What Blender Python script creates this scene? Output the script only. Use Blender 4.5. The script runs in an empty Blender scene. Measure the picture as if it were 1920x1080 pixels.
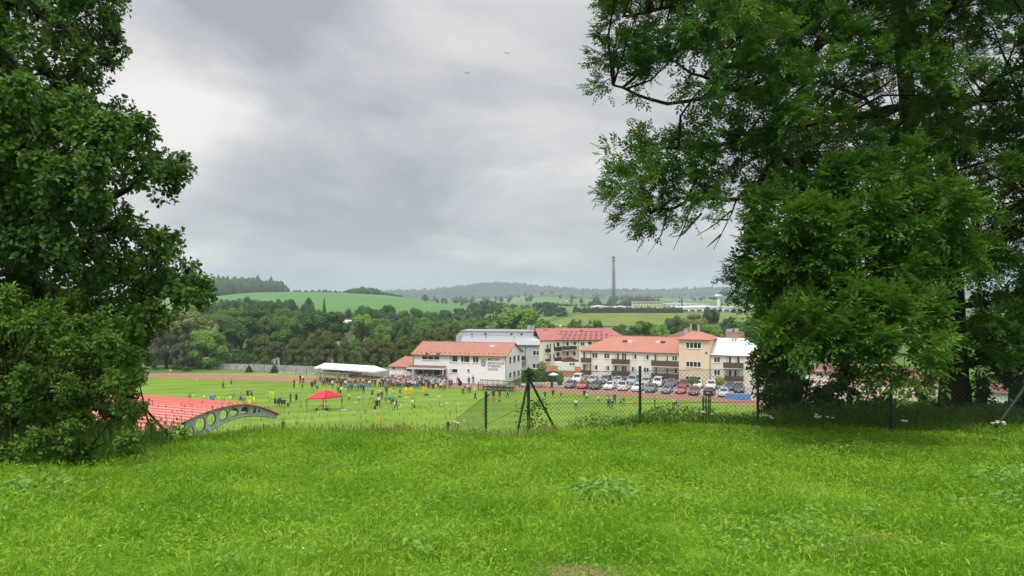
import bpy, math, random
import numpy as np
from mathutils import Vector, Matrix
random.seed(7)
RNG = np.random.default_rng(11)
SC = bpy.context.scene
COL = SC.collection
F, CX, HY, EYE = 1400.0, 960.0, 556.0, 18.0      # survey of the place: focal length, centre line, horizon, eye height


def P(px, py, D):
    return Vector(((px - CX) / F * D, D, EYE - (py - HY) / F * D))


def G(px, py, z=0.0):
    D = F * (EYE - z) / (py - HY)
    return Vector(((px - CX) / F * D, D, z))


# ------------------------------------------------------------------ terrain
def smooth(a, b, x):
    t = np.clip((np.asarray(x, float) - a) / (b - a), 0, 1)
    return t * t * (3 - 2 * t)


FARY = [60, 170, 300, 450, 640, 900, 1300, 3000, 9000]
FARZ = [0, 0, 0.3, 1.6, 4.0, 4.6, 5.6, 9.0, 9.0]


def edge_y(x):
    return 13.7 + 1.6 * smooth(-1.0, 4.0, x) + 8.5 * smooth(6.5, 9.5, x)


def ground_z(x, y):
    x = np.asarray(x, float); y = np.asarray(y, float)
    e = edge_y(x)
    zb = 16.4 - 0.075 * np.minimum(y, e)
    und = 0.05 * np.sin(x * 0.9 + 1.3) * np.cos(y * 0.7) + 0.03 * np.sin(x * 2.1 + y * 1.7)
    over = np.maximum(y - e, 0)
    near = zb - 0.44 * over * smooth(0, 3.0, over) - 0.075 * np.minimum(over, 3) + und
    z = np.where(y < 60, np.maximum(near, 0.0), np.interp(y, FARY, FARZ))
    return z


def gz(x, y):
    return float(ground_z(x, y))


# ------------------------------------------------------------------ tags
def tag(o, label=None, cat=None, group=None, kind=None):
    if label: o['label'] = label
    if cat: o['category'] = cat
    if group: o['group'] = group
    if kind: o['kind'] = kind
    return o


def empty(name, loc=(0, 0, 0), rz=0.0, label=None, cat=None, group=None):
    o = bpy.data.objects.new(name, None)
    o.empty_display_size = 0.2
    COL.objects.link(o)
    o.location = loc
    o.rotation_euler = (0, 0, rz)
    return tag(o, label, cat, group)


def copy_tree(o, parent=None):
    c = o.copy()
    COL.objects.link(c)
    if parent is not None: c.parent = parent
    for ch in o.children: copy_tree(ch, c)
    return c


def set_mats(o, mats):
    for i, m in enumerate(mats):
        if m is None or i >= len(o.material_slots): continue
        o.material_slots[i].link = 'OBJECT'
        o.material_slots[i].material = m


# ------------------------------------------------------------------ materials
def _nt(name):
    m = bpy.data.materials.new(name)
    m.use_nodes = True
    nt = m.node_tree
    return m, nt, nt.nodes, nt.links, nt.nodes['Principled BSDF']


def c4(c): return (c[0], c[1], c[2], 1.0)


def mk(name, col, rough=0.7, var=0.18, scale=3.0, bump=0.0, metal=0.0, spec=0.3, detail=4.0, col2=None, stretch=None):
    m, nt, N, L, b = _nt(name)
    tc = N.new('ShaderNodeTexCoord')
    nz = N.new('ShaderNodeTexNoise')
    nz.inputs['Scale'].default_value = scale
    nz.inputs['Detail'].default_value = detail
    if stretch:
        mp = N.new('ShaderNodeMapping'); mp.inputs['Scale'].default_value = stretch
        L.new(tc.outputs['Object'], mp.inputs[0]); L.new(mp.outputs[0], nz.inputs['Vector'])
    else:
        L.new(tc.outputs['Object'], nz.inputs['Vector'])
    rp = N.new('ShaderNodeValToRGB')
    a = tuple(max(0, x * (1 - var)) for x in col)
    d = tuple(min(1, x * (1 + var)) for x in (col2 or col))
    rp.color_ramp.elements[0].position = 0.3; rp.color_ramp.elements[0].color = c4(a)
    rp.color_ramp.elements[1].position = 0.7; rp.color_ramp.elements[1].color = c4(d)
    L.new(nz.outputs[0], rp.inputs[0])
    L.new(rp.outputs[0], b.inputs['Base Color'])
    b.inputs['Roughness'].default_value = rough
    b.inputs['Metallic'].default_value = metal
    b.inputs['Specular IOR Level'].default_value = spec
    if bump:
        bp = N.new('ShaderNodeBump'); bp.inputs['Strength'].default_value = bump
        L.new(nz.outputs[0], bp.inputs['Height']); L.new(bp.outputs[0], b.inputs['Normal'])
    return m


def leafmat(name, c1, c2, transl=0.35, tcol=None, rough=0.55, spec=0.25, noise=0.0):
    """leaf colours spread between c1 and c2 by the leaf's own tint"""
    m, nt, N, L, b = _nt(name)
    at = N.new('ShaderNodeAttribute'); at.attribute_name = 'tint'
    mx = N.new('ShaderNodeMix'); mx.data_type = 'RGBA'
    mx.inputs[6].default_value = c4(c1); mx.inputs[7].default_value = c4(c2)
    fac = at.outputs['Fac']
    if noise:
        tc = N.new('ShaderNodeTexCoord'); nz = N.new('ShaderNodeTexNoise'); nz.inputs['Scale'].default_value = noise
        nz.inputs['Detail'].default_value = 2
        L.new(tc.outputs['Object'], nz.inputs['Vector'])
        ma = N.new('ShaderNodeMath'); ma.operation = 'MULTIPLY_ADD'; ma.inputs[1].default_value = 1.6; ma.inputs[2].default_value = -0.8
        L.new(nz.outputs[0], ma.inputs[0])
        ad = N.new('ShaderNodeMath'); ad.operation = 'ADD'; ad.use_clamp = True
        L.new(fac, ad.inputs[0]); L.new(ma.outputs[0], ad.inputs[1]); fac = ad.outputs[0]
    L.new(fac, mx.inputs[0])
    L.new(mx.outputs[2], b.inputs['Base Color'])
    b.inputs['Roughness'].default_value = rough
    b.inputs['Specular IOR Level'].default_value = spec
    tr = N.new('ShaderNodeBsdfTranslucent')
    if tcol:
        tr.inputs[0].default_value = c4(tcol)
    else:
        L.new(mx.outputs[2], tr.inputs[0])
    ms = N.new('ShaderNodeMixShader'); ms.inputs[0].default_value = transl
    L.new(b.outputs[0], ms.inputs[1]); L.new(tr.outputs[0], ms.inputs[2])
    L.new(ms.outputs[0], N['Material Output'].inputs[0])
    return m


# ------------------------------------------------------------------ mesh builder
class MB:
    def __init__(s): s.v = []; s.f = []; s.m = []

    def add(s, vs, fs, mi=0):
        n = len(s.v)
        s.v += [tuple(v) for v in vs]
        for f in fs:
            s.f.append(tuple(i + n for i in f)); s.m.append(mi)
        return s

    def box(s, x0, x1, y0, y1, z0, z1, mi=0):
        return s.add([(x0, y0, z0), (x1, y0, z0), (x1, y1, z0), (x0, y1, z0), (x0, y0, z1), (x1, y0, z1), (x1, y1, z1), (x0, y1, z1)],
                     [(0, 3, 2, 1), (4, 5, 6, 7), (0, 1, 5, 4), (1, 2, 6, 5), (2, 3, 7, 6), (3, 0, 4, 7)], mi)

    def tube(s, pts, rad, n=6, mi=0, cap=True):
        pts = [Vector(p) for p in pts]
        if not hasattr(rad, '__len__'): rad = [rad] * len(pts)
        vs = []; fs = []
        for i, p in enumerate(pts):
            d = (pts[min(i + 1, len(pts) - 1)] - pts[max(i - 1, 0)])
            d = d.normalized() if d.length > 1e-9 else Vector((0, 0, 1))
            ref = Vector((0, 0, 1)) if abs(d.z) < 0.9 else Vector((1, 0, 0))
            a = d.cross(ref).normalized(); b = d.cross(a).normalized()
            for k in range(n):
                t = 2 * math.pi * k / n
                vs.append(p + (a * math.cos(t) + b * math.sin(t)) * rad[i])
        for i in range(len(pts) - 1):
            for k in range(n):
                k2 = (k + 1) % n
                fs.append((i * n + k, i * n + k2, (i + 1) * n + k2, (i + 1) * n + k))
        if cap and n > 2:
            fs.append(tuple(range(n))[::-1]); fs.append(tuple(range((len(pts) - 1) * n, len(pts) * n)))
        return s.add(vs, fs, mi)

    def prism(s, poly, y0, y1, mi=0):
        """poly in (x,z), extruded along y"""
        n = len(poly)
        vs = [(p[0], y0, p[1]) for p in poly] + [(p[0], y1, p[1]) for p in poly]
        fs = [tuple(range(n)), tuple(range(n, 2 * n))[::-1]] + [(i, i + n, (i + 1) % n + n, (i + 1) % n) for i in range(n)]
        return s.add(vs, fs, mi)

    def slab(s, quad, t, mi=0):
        """thick panel from four 3-D corners, thickness t downwards/inwards along the normal"""
        q = [Vector(p) for p in quad]
        nn = (q[1] - q[0]).cross(q[-1] - q[0]).normalized() * t
        k = len(q)
        vs = q + [p - nn for p in q]
        fs = [tuple(range(k)), tuple(range(k, 2 * k))[::-1]] + [(i, i + k, (i + 1) % k + k, (i + 1) % k) for i in range(k)]
        return s.add(vs, fs, mi)

    def ball(s, c, r, n=8, m=6, mi=0):
        if not hasattr(r, '__len__'): r = (r, r, r)
        vs = [(c[0], c[1], c[2] + r[2])]
        for i in range(1, m):
            a = math.pi * i / m
            for k in range(n):
                t = 2 * math.pi * k / n
                vs.append((c[0] + r[0] * math.sin(a) * math.cos(t), c[1] + r[1] * math.sin(a) * math.sin(t), c[2] + r[2] * math.cos(a)))
        vs.append((c[0], c[1], c[2] - r[2]))
        fs = [(0, 1 + k, 1 + (k + 1) % n) for k in range(n)]
        for i in range(m - 2):
            for k in range(n):
                a = 1 + i * n
                fs.append((a + k, a + n + k, a + n + (k + 1) % n, a + (k + 1) % n))
        e = len(vs) - 1; a = 1 + (m - 2) * n
        fs += [(a + (k + 1) % n, a + k, e) for k in range(n)]
        return s.add(vs, fs, mi)

    def build(s, name, mats, parent=None, loc=None, rz=None, smooth=False):
        me = bpy.data.meshes.new(name)
        me.from_pydata(s.v, [], s.f)
        if not isinstance(mats, (list, tuple)): mats = [mats]
        for m in mats: me.materials.append(m)
        me.polygons.foreach_set('material_index', s.m)
        if smooth: me.polygons.foreach_set('use_smooth', [True] * len(s.f))
        me.update()
        o = bpy.data.objects.new(name, me)
        COL.objects.link(o)
        if parent is not None: o.parent = parent
        if loc is not None: o.location = loc
        if rz is not None: o.rotation_euler = (0, 0, rz)
        return o


def np_mesh(name, V, faces, mats, tint=None, matidx=None, parent=None, smooth=False, loc=None):
    """faces: (M,k) int array, or list of such arrays"""
    if not isinstance(faces, (list, tuple)): faces = [faces]
    if not isinstance(mats, (list, tuple)): mats = [mats]
    me = bpy.data.meshes.new(name)
    V = np.asarray(V, np.float32)
    me.vertices.add(len(V)); me.vertices.foreach_set('co', V.ravel())
    loops = np.concatenate([f.ravel() for f in faces]).astype(np.int32)
    tot = np.concatenate([np.full(len(f), f.shape[1], np.int32) for f in faces])
    start = np.concatenate([[0], np.cumsum(tot)[:-1]]).astype(np.int32)
    me.loops.add(len(loops)); me.loops.foreach_set('vertex_index', loops)
    me.polygons.add(len(tot)); me.polygons.foreach_set('loop_start', start)
    for m in mats: me.materials.append(m)
    if matidx is not None: me.polygons.foreach_set('material_index', np.asarray(matidx, np.int32))
    if smooth: me.polygons.foreach_set('use_smooth', np.ones(len(tot), bool))
    if tint is not None:
        a = me.attributes.new('tint', 'FLOAT', 'POINT'); a.data.foreach_set('value', np.asarray(tint, np.float32))
    me.update(calc_edges=True)
    if name is None: return me
    o = bpy.data.objects.new(name, me); COL.objects.link(o)
    if parent is not None: o.parent = parent
    if loc is not None: o.location = loc
    return o


def unit(a):
    return a / np.maximum(np.linalg.norm(a, axis=-1, keepdims=True), 1e-9)


def rdir(n):
    return unit(RNG.normal(size=(n, 3)))


def leaf_quads(pos, ax, nr, L, W, fold=0.15, droop=0.1):
    """two-triangle folded leaves: returns verts (N*4,3) and tris"""
    n = len(pos)
    s = unit(np.cross(ax, nr)); nn = np.cross(s, ax)
    L = np.broadcast_to(np.asarray(L, float).reshape(-1, 1), (n, 1)); W = np.broadcast_to(np.asarray(W, float).reshape(-1, 1), (n, 1))
    mid = pos + ax * L * 0.42
    V = np.stack([pos, mid + s * W * .5 + nn * W * fold, pos + ax * L - nn * L * droop, mid - s * W * .5 + nn * W * fold], 1).reshape(-1, 3)
    b = np.arange(n)[:, None] * 4
    T = np.concatenate([b + np.array([[0, 1, 2]]), b + np.array([[0, 2, 3]])])
    return V, T


def oak_leaves(pos, ax, nr, L, W):
    n = len(pos)
    s = unit(np.cross(ax, nr)); nn = np.cross(s, ax)
    L = np.broadcast_to(np.asarray(L, float).reshape(-1, 1), (n, 1)); W = np.broadcast_to(np.asarray(W, float).reshape(-1, 1), (n, 1))
    f = 0.12
    V = np.stack([pos, pos + ax * L * .4 + s * W * .28 + nn * W * f, pos + ax * L * .72 + s * W * .5 + nn * W * f * 1.5,
                  pos + ax * L - nn * L * .1, pos + ax * L * .72 - s * W * .5 + nn * W * f * 1.5, pos + ax * L * .4 - s * W * .28 + nn * W * f], 1).reshape(-1, 3)
    b = np.arange(n)[:, None] * 6
    Q = np.concatenate([b + np.array([[0, 1, 2, 3]]), b + np.array([[3, 4, 5, 0]])])
    return V, Q
# ------------------------------------------------------------------ light and sky
SUN_EL, SUN_AZ = math.radians(58), math.radians(205)
W = bpy.data.worlds.new("World"); SC.world = W; W.use_nodes = True
wn, wl = W.node_tree.nodes, W.node_tree.links
bg = wn['Background']
sky = wn.new('ShaderNodeTexSky'); sky.sky_type = 'NISHITA'; sky.sun_disc = False
sky.sun_elevation = SUN_EL; sky.sun_rotation = SUN_AZ; sky.dust_density = 2.0


def wmath(op, a, b=None, clamp=False, c=None):
    n = wn.new('ShaderNodeMath'); n.operation = op; n.use_clamp = clamp
    for i, q in enumerate((a, b, c)):
        if q is None: continue
        if isinstance(q, (int, float)): n.inputs[i].default_value = q
        else: wl.new(q, n.inputs[i])
    return n.outputs[0]


def wramp(fac, stops):
    r = wn.new('ShaderNodeValToRGB')
    while len(r.color_ramp.elements) < len(stops): r.color_ramp.elements.new(0.5)
    for e, (p, c) in zip(r.color_ramp.elements, stops): e.position = p; e.color = c4(c)
    wl.new(fac, r.inputs[0])
    return r.outputs[0]


geo = wn.new('ShaderNodeTexCoord')
sep = wn.new('ShaderNodeSeparateXYZ'); wl.new(geo.outputs['Generated'], sep.inputs[0])
dx, dy, dz = sep.outputs
den = wmath('ADD', wmath('MAXIMUM', dz, 0.0), 0.30)
cmb = wn.new('ShaderNodeCombineXYZ')
wl.new(wmath('DIVIDE', dx, den), cmb.inputs[0]); wl.new(wmath('DIVIDE', dy, den), cmb.inputs[1])
nz1 = wn.new('ShaderNodeTexNoise'); nz1.inputs['Scale'].default_value = 1.35; nz1.inputs['Detail'].default_value = 6; nz1.inputs['Roughness'].default_value = 0.58
nz1.inputs['Distortion'].default_value = 0.35
wl.new(cmb.outputs[0], nz1.inputs['Vector'])
nz2 = wn.new('ShaderNodeTexNoise'); nz2.inputs['Scale'].default_value = 0.5; nz2.inputs['Detail'].default_value = 3
mp2 = wn.new('ShaderNodeMapping'); mp2.inputs['Location'].default_value = (3.1, 7.4, 0); wl.new(cmb.outputs[0], mp2.inputs[0]); wl.new(mp2.outputs[0], nz2.inputs['Vector'])


def blob(d, sharp, amt):
    """a brighter or darker bank of cloud around direction d"""
    v = Vector(d).normalized()
    dt = wn.new('ShaderNodeVectorMath'); dt.operation = 'DOT_PRODUCT'
    wl.new(geo.outputs['Generated'], dt.inputs[0]); dt.inputs[1].default_value = v
    q = wmath('MULTIPLY', wmath('SUBTRACT', dt.outputs['Value'], 1.0), sharp)
    return wmath('MULTIPLY', wmath('EXPONENT', q), amt)


def dirpx(px, py): return ((px - CX) / F, 1.0, (HY - py) / F)


cl = wmath('ADD', wmath('MULTIPLY_ADD', nz1.outputs[0], 1.15, False, -0.265), wmath('MULTIPLY', nz2.outputs[0], 0.38))
for px, py, s, a in ((300, 215, 160, 0.20), (430, 180, 200, 0.12), (560, 190, 160, 0.10), (240, 130, 200, 0.10), (400, 0, 200, -0.26), (600, 20, 220, -0.20), (480, 330, 150, -0.16), (640, 400, 150, -0.10), (720, 470, 120, -0.05),
                     (820, 330, 90, -0.04), (1000, 180, 50, 0.045), (1150, 330, 60, 0.03), (420, 300, 200, -0.05), (860, 60, 150, 0.03), (300, 480, 90, 0.06), (1100, 520, 60, 0.04)):
    cl = wmath('ADD', cl, blob(dirpx(px, py), s, a))
ccol = wramp(cl, [(0.33, (0.300, 0.305, 0.335)), (0.44, (0.375, 0.380, 0.408)), (0.54, (0.455, 0.452, 0.465)), (0.65, (0.575, 0.558, 0.55)), (0.77, (0.70, 0.67, 0.65))])
# an overcast sky is brighter overhead than at the horizon
lift = wmath('MULTIPLY_ADD', wmath('SMOOTH_MIN', wmath('MAXIMUM', wmath('SUBTRACT', dz, 0.36), 0.0), 0.5), 5.0, False, 1.0)
mixl = wn.new('ShaderNodeVectorMath'); mixl.operation = 'SCALE'; wl.new(ccol, mixl.inputs[0]); wl.new(lift, mixl.inputs['Scale'])
skys = wn.new('ShaderNodeVectorMath'); skys.operation = 'SCALE'; wl.new(sky.outputs[0], skys.inputs[0]); skys.inputs['Scale'].default_value = 1.0
CLOUD_GAIN = 10.2
cg = wn.new('ShaderNodeVectorMath'); cg.operation = 'SCALE'; wl.new(mixl.outputs[0], cg.inputs[0]); cg.inputs['Scale'].default_value = CLOUD_GAIN
mxw = wn.new('ShaderNodeMix'); mxw.data_type = 'RGBA'; mxw.inputs[0].default_value = 0.95
wl.new(skys.outputs[0], mxw.inputs[6]); wl.new(cg.outputs[0], mxw.inputs[7])
wl.new(mxw.outputs[2], bg.inputs[0]); bg.inputs[1].default_value = 0.1

sl = bpy.data.lights.new('sun', 'SUN'); sl.energy = 1.5; sl.angle = math.radians(14); sl.color = (1.0, 0.97, 0.91)
so = bpy.data.objects.new('sun', sl); COL.objects.link(so)
sd = Vector((math.sin(SUN_AZ) * math.cos(SUN_EL), math.cos(SUN_AZ) * math.cos(SUN_EL), math.sin(SUN_EL)))
so.rotation_euler = sd.to_track_quat('Z', 'Y').to_euler()

cd = bpy.data.cameras.new('camera'); co = bpy.data.objects.new('camera', cd); COL.objects.link(co)
cd.sensor_width = 36; cd.lens = 36 * F / 1920; cd.shift_y = (HY - 540) / 1920
co.location = (0, 0, EYE); co.rotation_euler = (math.radians(90), 0, 0)
cd.clip_start = 0.05; cd.clip_end = 20000
SC.camera = co
SC.view_settings.view_transform = 'Standard'; SC.view_settings.look = 'None'
SC.view_settings.exposure = 0.42; SC.view_settings.gamma = 1.0
SC.cycles.max_bounces = 6; SC.cycles.diffuse_bounces = 3; SC.cycles.glossy_bounces = 2; SC.cycles.transmission_bounces = 4
SC.cycles.transparent_max_bounces = 6; SC.cycles.volume_bounces = 1
SC.cycles.caustics_reflective = False; SC.cycles.caustics_refractive = False
SC.cycles.use_denoising = True

# ------------------------------------------------------------------ value noise
_tab = np.random.default_rng(5).random((256, 256))


def vnoise(x, y, s, o=0):
    x = np.asarray(x) / s + 31.7 + o * 17.3; y = np.asarray(y) / s + 57.1 + o * 9.1
    xi = np.floor(x).astype(int); yi = np.floor(y).astype(int); fx = x - xi; fy = y - yi
    fx = fx * fx * (3 - 2 * fx); fy = fy * fy * (3 - 2 * fy)
    g = lambda a, b: _tab[a % 256, b % 256]
    return (g(xi, yi) * (1 - fx) + g(xi + 1, yi) * fx) * (1 - fy) + (g(xi, yi + 1) * (1 - fx) + g(xi + 1, yi + 1) * fx) * fy


def grid_mesh(name, X, Y, Z, mats, rowmat=None, smooth=True):
    r, c = X.shape
    V = np.stack([X, Y, Z], -1).reshape(-1, 3)
    i = np.arange(r - 1)[:, None] * c + np.arange(c - 1)[None, :]
    Q = np.stack([i, i + 1, i + c + 1, i + c], -1).reshape(-1, 4)
    mi = None
    if rowmat is not None: mi = np.repeat(rowmat, c - 1)
    return np_mesh(name, V, Q, mats, matidx=mi, smooth=smooth)


# ------------------------------------------------------------------ ground sheet
m_soil = mk('meadow_soil', (0.085, 0.19, 0.014), 0.95, 0.3, 2.6, 0.3, col2=(0.12, 0.25, 0.018), spec=0.05)
m_slope = mk('slope_grass', (0.095, 0.19, 0.02), 0.95, 0.25, 0.5, 0.2, spec=0.05)


def fieldmat(name, cols, scale, stretch=(1, 1, 1)):
    m, nt, N, L, b = _nt(name)
    tc = N.new('ShaderNodeTexCoord'); mp = N.new('ShaderNodeMapping'); mp.inputs['Scale'].default_value = stretch
    vo = N.new('ShaderNodeTexVoronoi'); vo.inputs['Scale'].default_value = scale
    L.new(tc.outputs['Object'], mp.inputs[0]); L.new(mp.outputs[0], vo.inputs['Vector'])
    sp = N.new('ShaderNodeSeparateColor'); L.new(vo.outputs['Color'], sp.inputs[0])
    rp = N.new('ShaderNodeValToRGB'); rp.color_ramp.interpolation = 'CONSTANT'
    while len(rp.color_ramp.elements) < len(cols): rp.color_ramp.elements.new(0.5)
    for i, (e, c) in enumerate(zip(rp.color_ramp.elements, cols)): e.position = i / len(cols); e.color = c4(c)
    L.new(sp.outputs[0], rp.inputs[0])
    nz = N.new('ShaderNodeTexNoise'); nz.inputs['Scale'].default_value = 0.02; nz.inputs['Detail'].default_value = 5
    L.new(tc.outputs['Object'], nz.inputs['Vector'])
    mx = N.new('ShaderNodeMix'); mx.data_type = 'RGBA'; mx.blend_type = 'MULTIPLY'; mx.inputs[0].default_value = 0.5
    L.new(rp.outputs[0], mx.inputs[6]); L.new(nz.outputs['Color'], mx.inputs[7])
    bw = N.new('ShaderNodeRGBToBW'); L.new(nz.outputs['Color'], bw.inputs[0])
    ad = N.new('ShaderNodeMath'); ad.operation = 'ADD'; ad.inputs[1].default_value = 0.5; L.new(bw.outputs[0], ad.inputs[0])
    L.new(ad.outputs[0], mx.inputs[7])
    L.new(mx.outputs[2], b.inputs['Base Color']); b.inputs['Roughness'].default_value = 0.95; b.inputs['Specular IOR Level'].default_value = 0.05
    return m


m_low = fieldmat('lowland', [(0.10, 0.17, 0.04), (0.085, 0.16, 0.035), (0.14, 0.19, 0.05), (0.07, 0.14, 0.04)], 0.004, (1, 0.6, 1))
ys = np.concatenate([np.linspace(-10, 3, 12)[:-1], np.linspace(3, 20, 120)[:-1], np.linspace(20, 60, 90)[:-1], np.geomspace(60, 9000, 150)])
tt = np.linspace(-1.15, 1.15, 320)
X = tt[None, :] * (ys[:, None] + 25.0); Y = np.repeat(ys[:, None], len(tt), 1)
Z = ground_z(X, Y)
rm = np.where(ys[:-1] < 19, 0, np.where(ys[:-1] < 165, 1, 2))
g = grid_mesh('ground', X, Y, Z, [m_soil, m_slope, m_low], rm); tag(g, kind='structure')

# ------------------------------------------------------------------ pitch, track, car park
m_pitch = mk('pitch_grass', (0.165, 0.268, 0.036), 0.95, 0.10, 0.12, 0, detail=8, spec=0.04)
_n, _l = m_pitch.node_tree.nodes, m_pitch.node_tree.links
_wv = _n.new('ShaderNodeTexWave'); _wv.inputs['Scale'].default_value = 0.052; _wv.inputs['Distortion'].default_value = 0.6; _wv.inputs['Detail Scale'].default_value = .4
_mp = _n.new('ShaderNodeMapping'); _mp.inputs['Rotation'].default_value = (0, 0, math.radians(75)); _tc = _n.new('ShaderNodeTexCoord')
_l.new(_tc.outputs['Object'], _mp.inputs[0]); _l.new(_mp.outputs[0], _wv.inputs['Vector'])
_mr = _n.new('ShaderNodeMapRange'); _mr.inputs[3].default_value = .90; _mr.inputs[4].default_value = 1.06; _l.new(_wv.outputs['Fac'], _mr.inputs[0])
_wn = _n.new('ShaderNodeTexNoise'); _wn.inputs['Scale'].default_value = .035; _wn.inputs['Detail'].default_value = 6; _l.new(_tc.outputs['Object'], _wn.inputs['Vector'])
_mw = _n.new('ShaderNodeMapRange'); _mw.inputs[1].default_value = .3; _mw.inputs[2].default_value = .7; _mw.inputs[3].default_value = .88; _mw.inputs[4].default_value = 1.08; _l.new(_wn.outputs[0], _mw.inputs[0])
_mm = _n.new('ShaderNodeMath'); _mm.operation = 'MULTIPLY'; _l.new(_mr.outputs[0], _mm.inputs[0]); _l.new(_mw.outputs[0], _mm.inputs[1])
_sc = _n.new('ShaderNodeVectorMath'); _sc.operation = 'SCALE'; _bs = _n['Principled BSDF']
_l.new(_bs.inputs['Base Color'].links[0].from_socket, _sc.inputs[0]); _l.new(_mm.outputs[0], _sc.inputs['Scale']); _l.new(_sc.outputs[0], _bs.inputs['Base Color'])
m_pitch2 = mk('infield_verge', (0.22, 0.27, 0.06), 0.95, 0.15, 0.3, 0, spec=0.04)
m_track = mk('tartan_track', (0.32, 0.165, 0.12), 0.9, 0.10, 0.35, 0, spec=0.1)
m_lot = mk('gravel_lot', (0.36, 0.32, 0.27), 0.95, 0.2, 0.5, 0.2)
m_line = mk('chalk_line', (0.55, 0.66, 0.30), 0.9, 0.15, 1.0)


def sheet(name, pts, z, m):
    mb = MB(); mb.add([(p[0], p[1], z) for p in pts], [tuple(range(len(pts)))])
    o = mb.build(name, m); tag(o, kind='structure'); return o


def g2(px, py): v = G(px, py); return (v.x, v.y)


up = [(-60, 701.5), (120, 700), (270, 700), (420, 702.5), (600, 708.5), (760, 714), (880, 719), (1020, 725), (1125, 731), (1230, 739), (1335, 744.5), (1418, 752)]
lo = [(-60, 708.5), (120, 707.5), (270, 707.5), (420, 711.5), (600, 717.5), (760, 722), (880, 728), (1020, 735.5), (1125, 740), (1230, 747), (1335, 754), (1418, 762.5)]
UP = [g2(*p) for p in up] + [(48.5, 118), (52, 104), (51, 88), (45, 74)]
LO = [g2(*p) for p in lo] + [(44, 114), (46.5, 103), (45.5, 90), (40, 79)]
sheet('pitch', LO + [(25, 62), (-120, 62), (-150, 100)], 0.02, m_pitch)
mb = MB(); n = len(UP)
mb.add([(p[0], p[1], 0.03) for p in UP] + [(p[0], p[1], 0.03) for p in LO], [(i, i + n, i + n + 1, i + 1) for i in range(n - 1)])
tag(mb.build('running_track', m_track), kind='structure')
mb = MB()


def strip(pts, w, z=0.05):
    for a, b in zip(pts[:-1], pts[1:]):
        a = Vector((a[0], a[1], z)); b = Vector((b[0], b[1], z)); d = (b - a).normalized(); s = Vector((-d.y, d.x, 0)) * w / 2
        mb.add([a - s, b - s, b + s, a + s], [(0, 1, 2, 3)])


for k in (0.1, 0.3, 0.5, 0.7, 0.9):
    strip([((1 - k) * a[0] + k * b[0], (1 - k) * a[1] + k * b[1]) for a, b in zip(UP, LO)], 0.06, 0.045)
tag(mb.build('track_lane_lines', mk('lane_paint', (0.5, 0.3, 0.24), 0.9, 0.1, 1)), kind='structure')
mb = MB()
strip([g2(420, 783), g2(560, 776.5), g2(700, 771), g2(742, 760), g2(736, 752.5), g2(700, 748)], 0.12)
strip([g2(760, 776), g2(680, 780), g2(560, 790), g2(430, 800)], 0.12)
c = g2(690, 762)
strip([(c[0] + 5.5 * math.cos(a), c[1] + 5.5 * math.sin(a)) for a in np.linspace(-1.2, 1.5, 14)], 0.11)
strip([g2(300, 738), g2(520, 752), g2(640, 760)], 0.09)
strip([g2(700, 737), g2(760, 743), g2(870, 757)], 0.09)
tag(mb.build('pitch_markings', m_line), kind='structure')
sheet('verge', [UP[i] for i in range(6)] + [(-12, 166), (-30, 178), (-140, 200)], 0.012, m_pitch2)
sheet('parking_lot', [g2(985, 722.5), g2(1060, 726.5), g2(1125, 730.6), g2(1230, 738.6), g2(1335, 744), g2(1418, 751.5), (60, 112), (75, 150), (36, 165), (4, 168)], 0.024, m_lot)

# ------------------------------------------------------------------ hills
m_green = mk('spring_wheat', (0.098, 0.212, 0.058), 0.95, 0.10, 0.008, 0, detail=6, spec=0.03)
m_ridge = mk('wooded_hill', (0.030, 0.048, 0.030), 0.95, 0.35, 0.01, 0, detail=8, spec=0.02)
m_mid = fieldmat('hill_fields', [(0.10, 0.19, 0.06), (0.12, 0.22, 0.07), (0.15, 0.21, 0.08), (0.05, 0.09, 0.035)], 0.0035, (1, 0.8, 1))
m_crop = mk('crop_rows', (0.16, 0.20, 0.045), 0.95, 0.15, 0.05, 0, spec=0.03, stretch=(3.0, 0.25, 1))
m_crop2 = mk('pasture', (0.12, 0.22, 0.05), 0.95, 0.12, 0.03, 0, spec=0.03)


def hill(name, crest, D0, D1, D2, m, pw=1.0, bump=0.0, rows=40, cols=160):
    pxs = np.linspace(crest[0][0], crest[-1][0], cols)
    cz = EYE - (np.interp(pxs, [c[0] for c in crest], [c[1] for c in crest]) - HY) / F * D1
    Ds = np.concatenate([np.linspace(D0, D1, rows)[:-1], np.linspace(D1, D2, rows // 2)])
    PX, DD = np.meshgrid(pxs, Ds)
    X = (PX - CX) / F * DD
    t = np.clip((DD - D0) / (D1 - D0), 0, 1) ** pw
    b = np.clip((DD - D1) / (D2 - D1), 0, 1)
    z0 = ground_z(X, DD) - 0.6
    zc = np.maximum(np.repeat(cz[None, :], len(Ds), 0), z0)
    Z = z0 * (1 - t) + zc * t - (zc - z0) * (b ** 1.5)
    if bump: Z += bump * (vnoise(X, DD, 60) - 0.5) * t * (1 - b) + bump * .5 * (vnoise(X, DD, 23, 3) - .5) * t * (1 - b)
    o = grid_mesh(name, X, DD, Z, [m]); tag(o, kind='structure')
    return o


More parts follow.
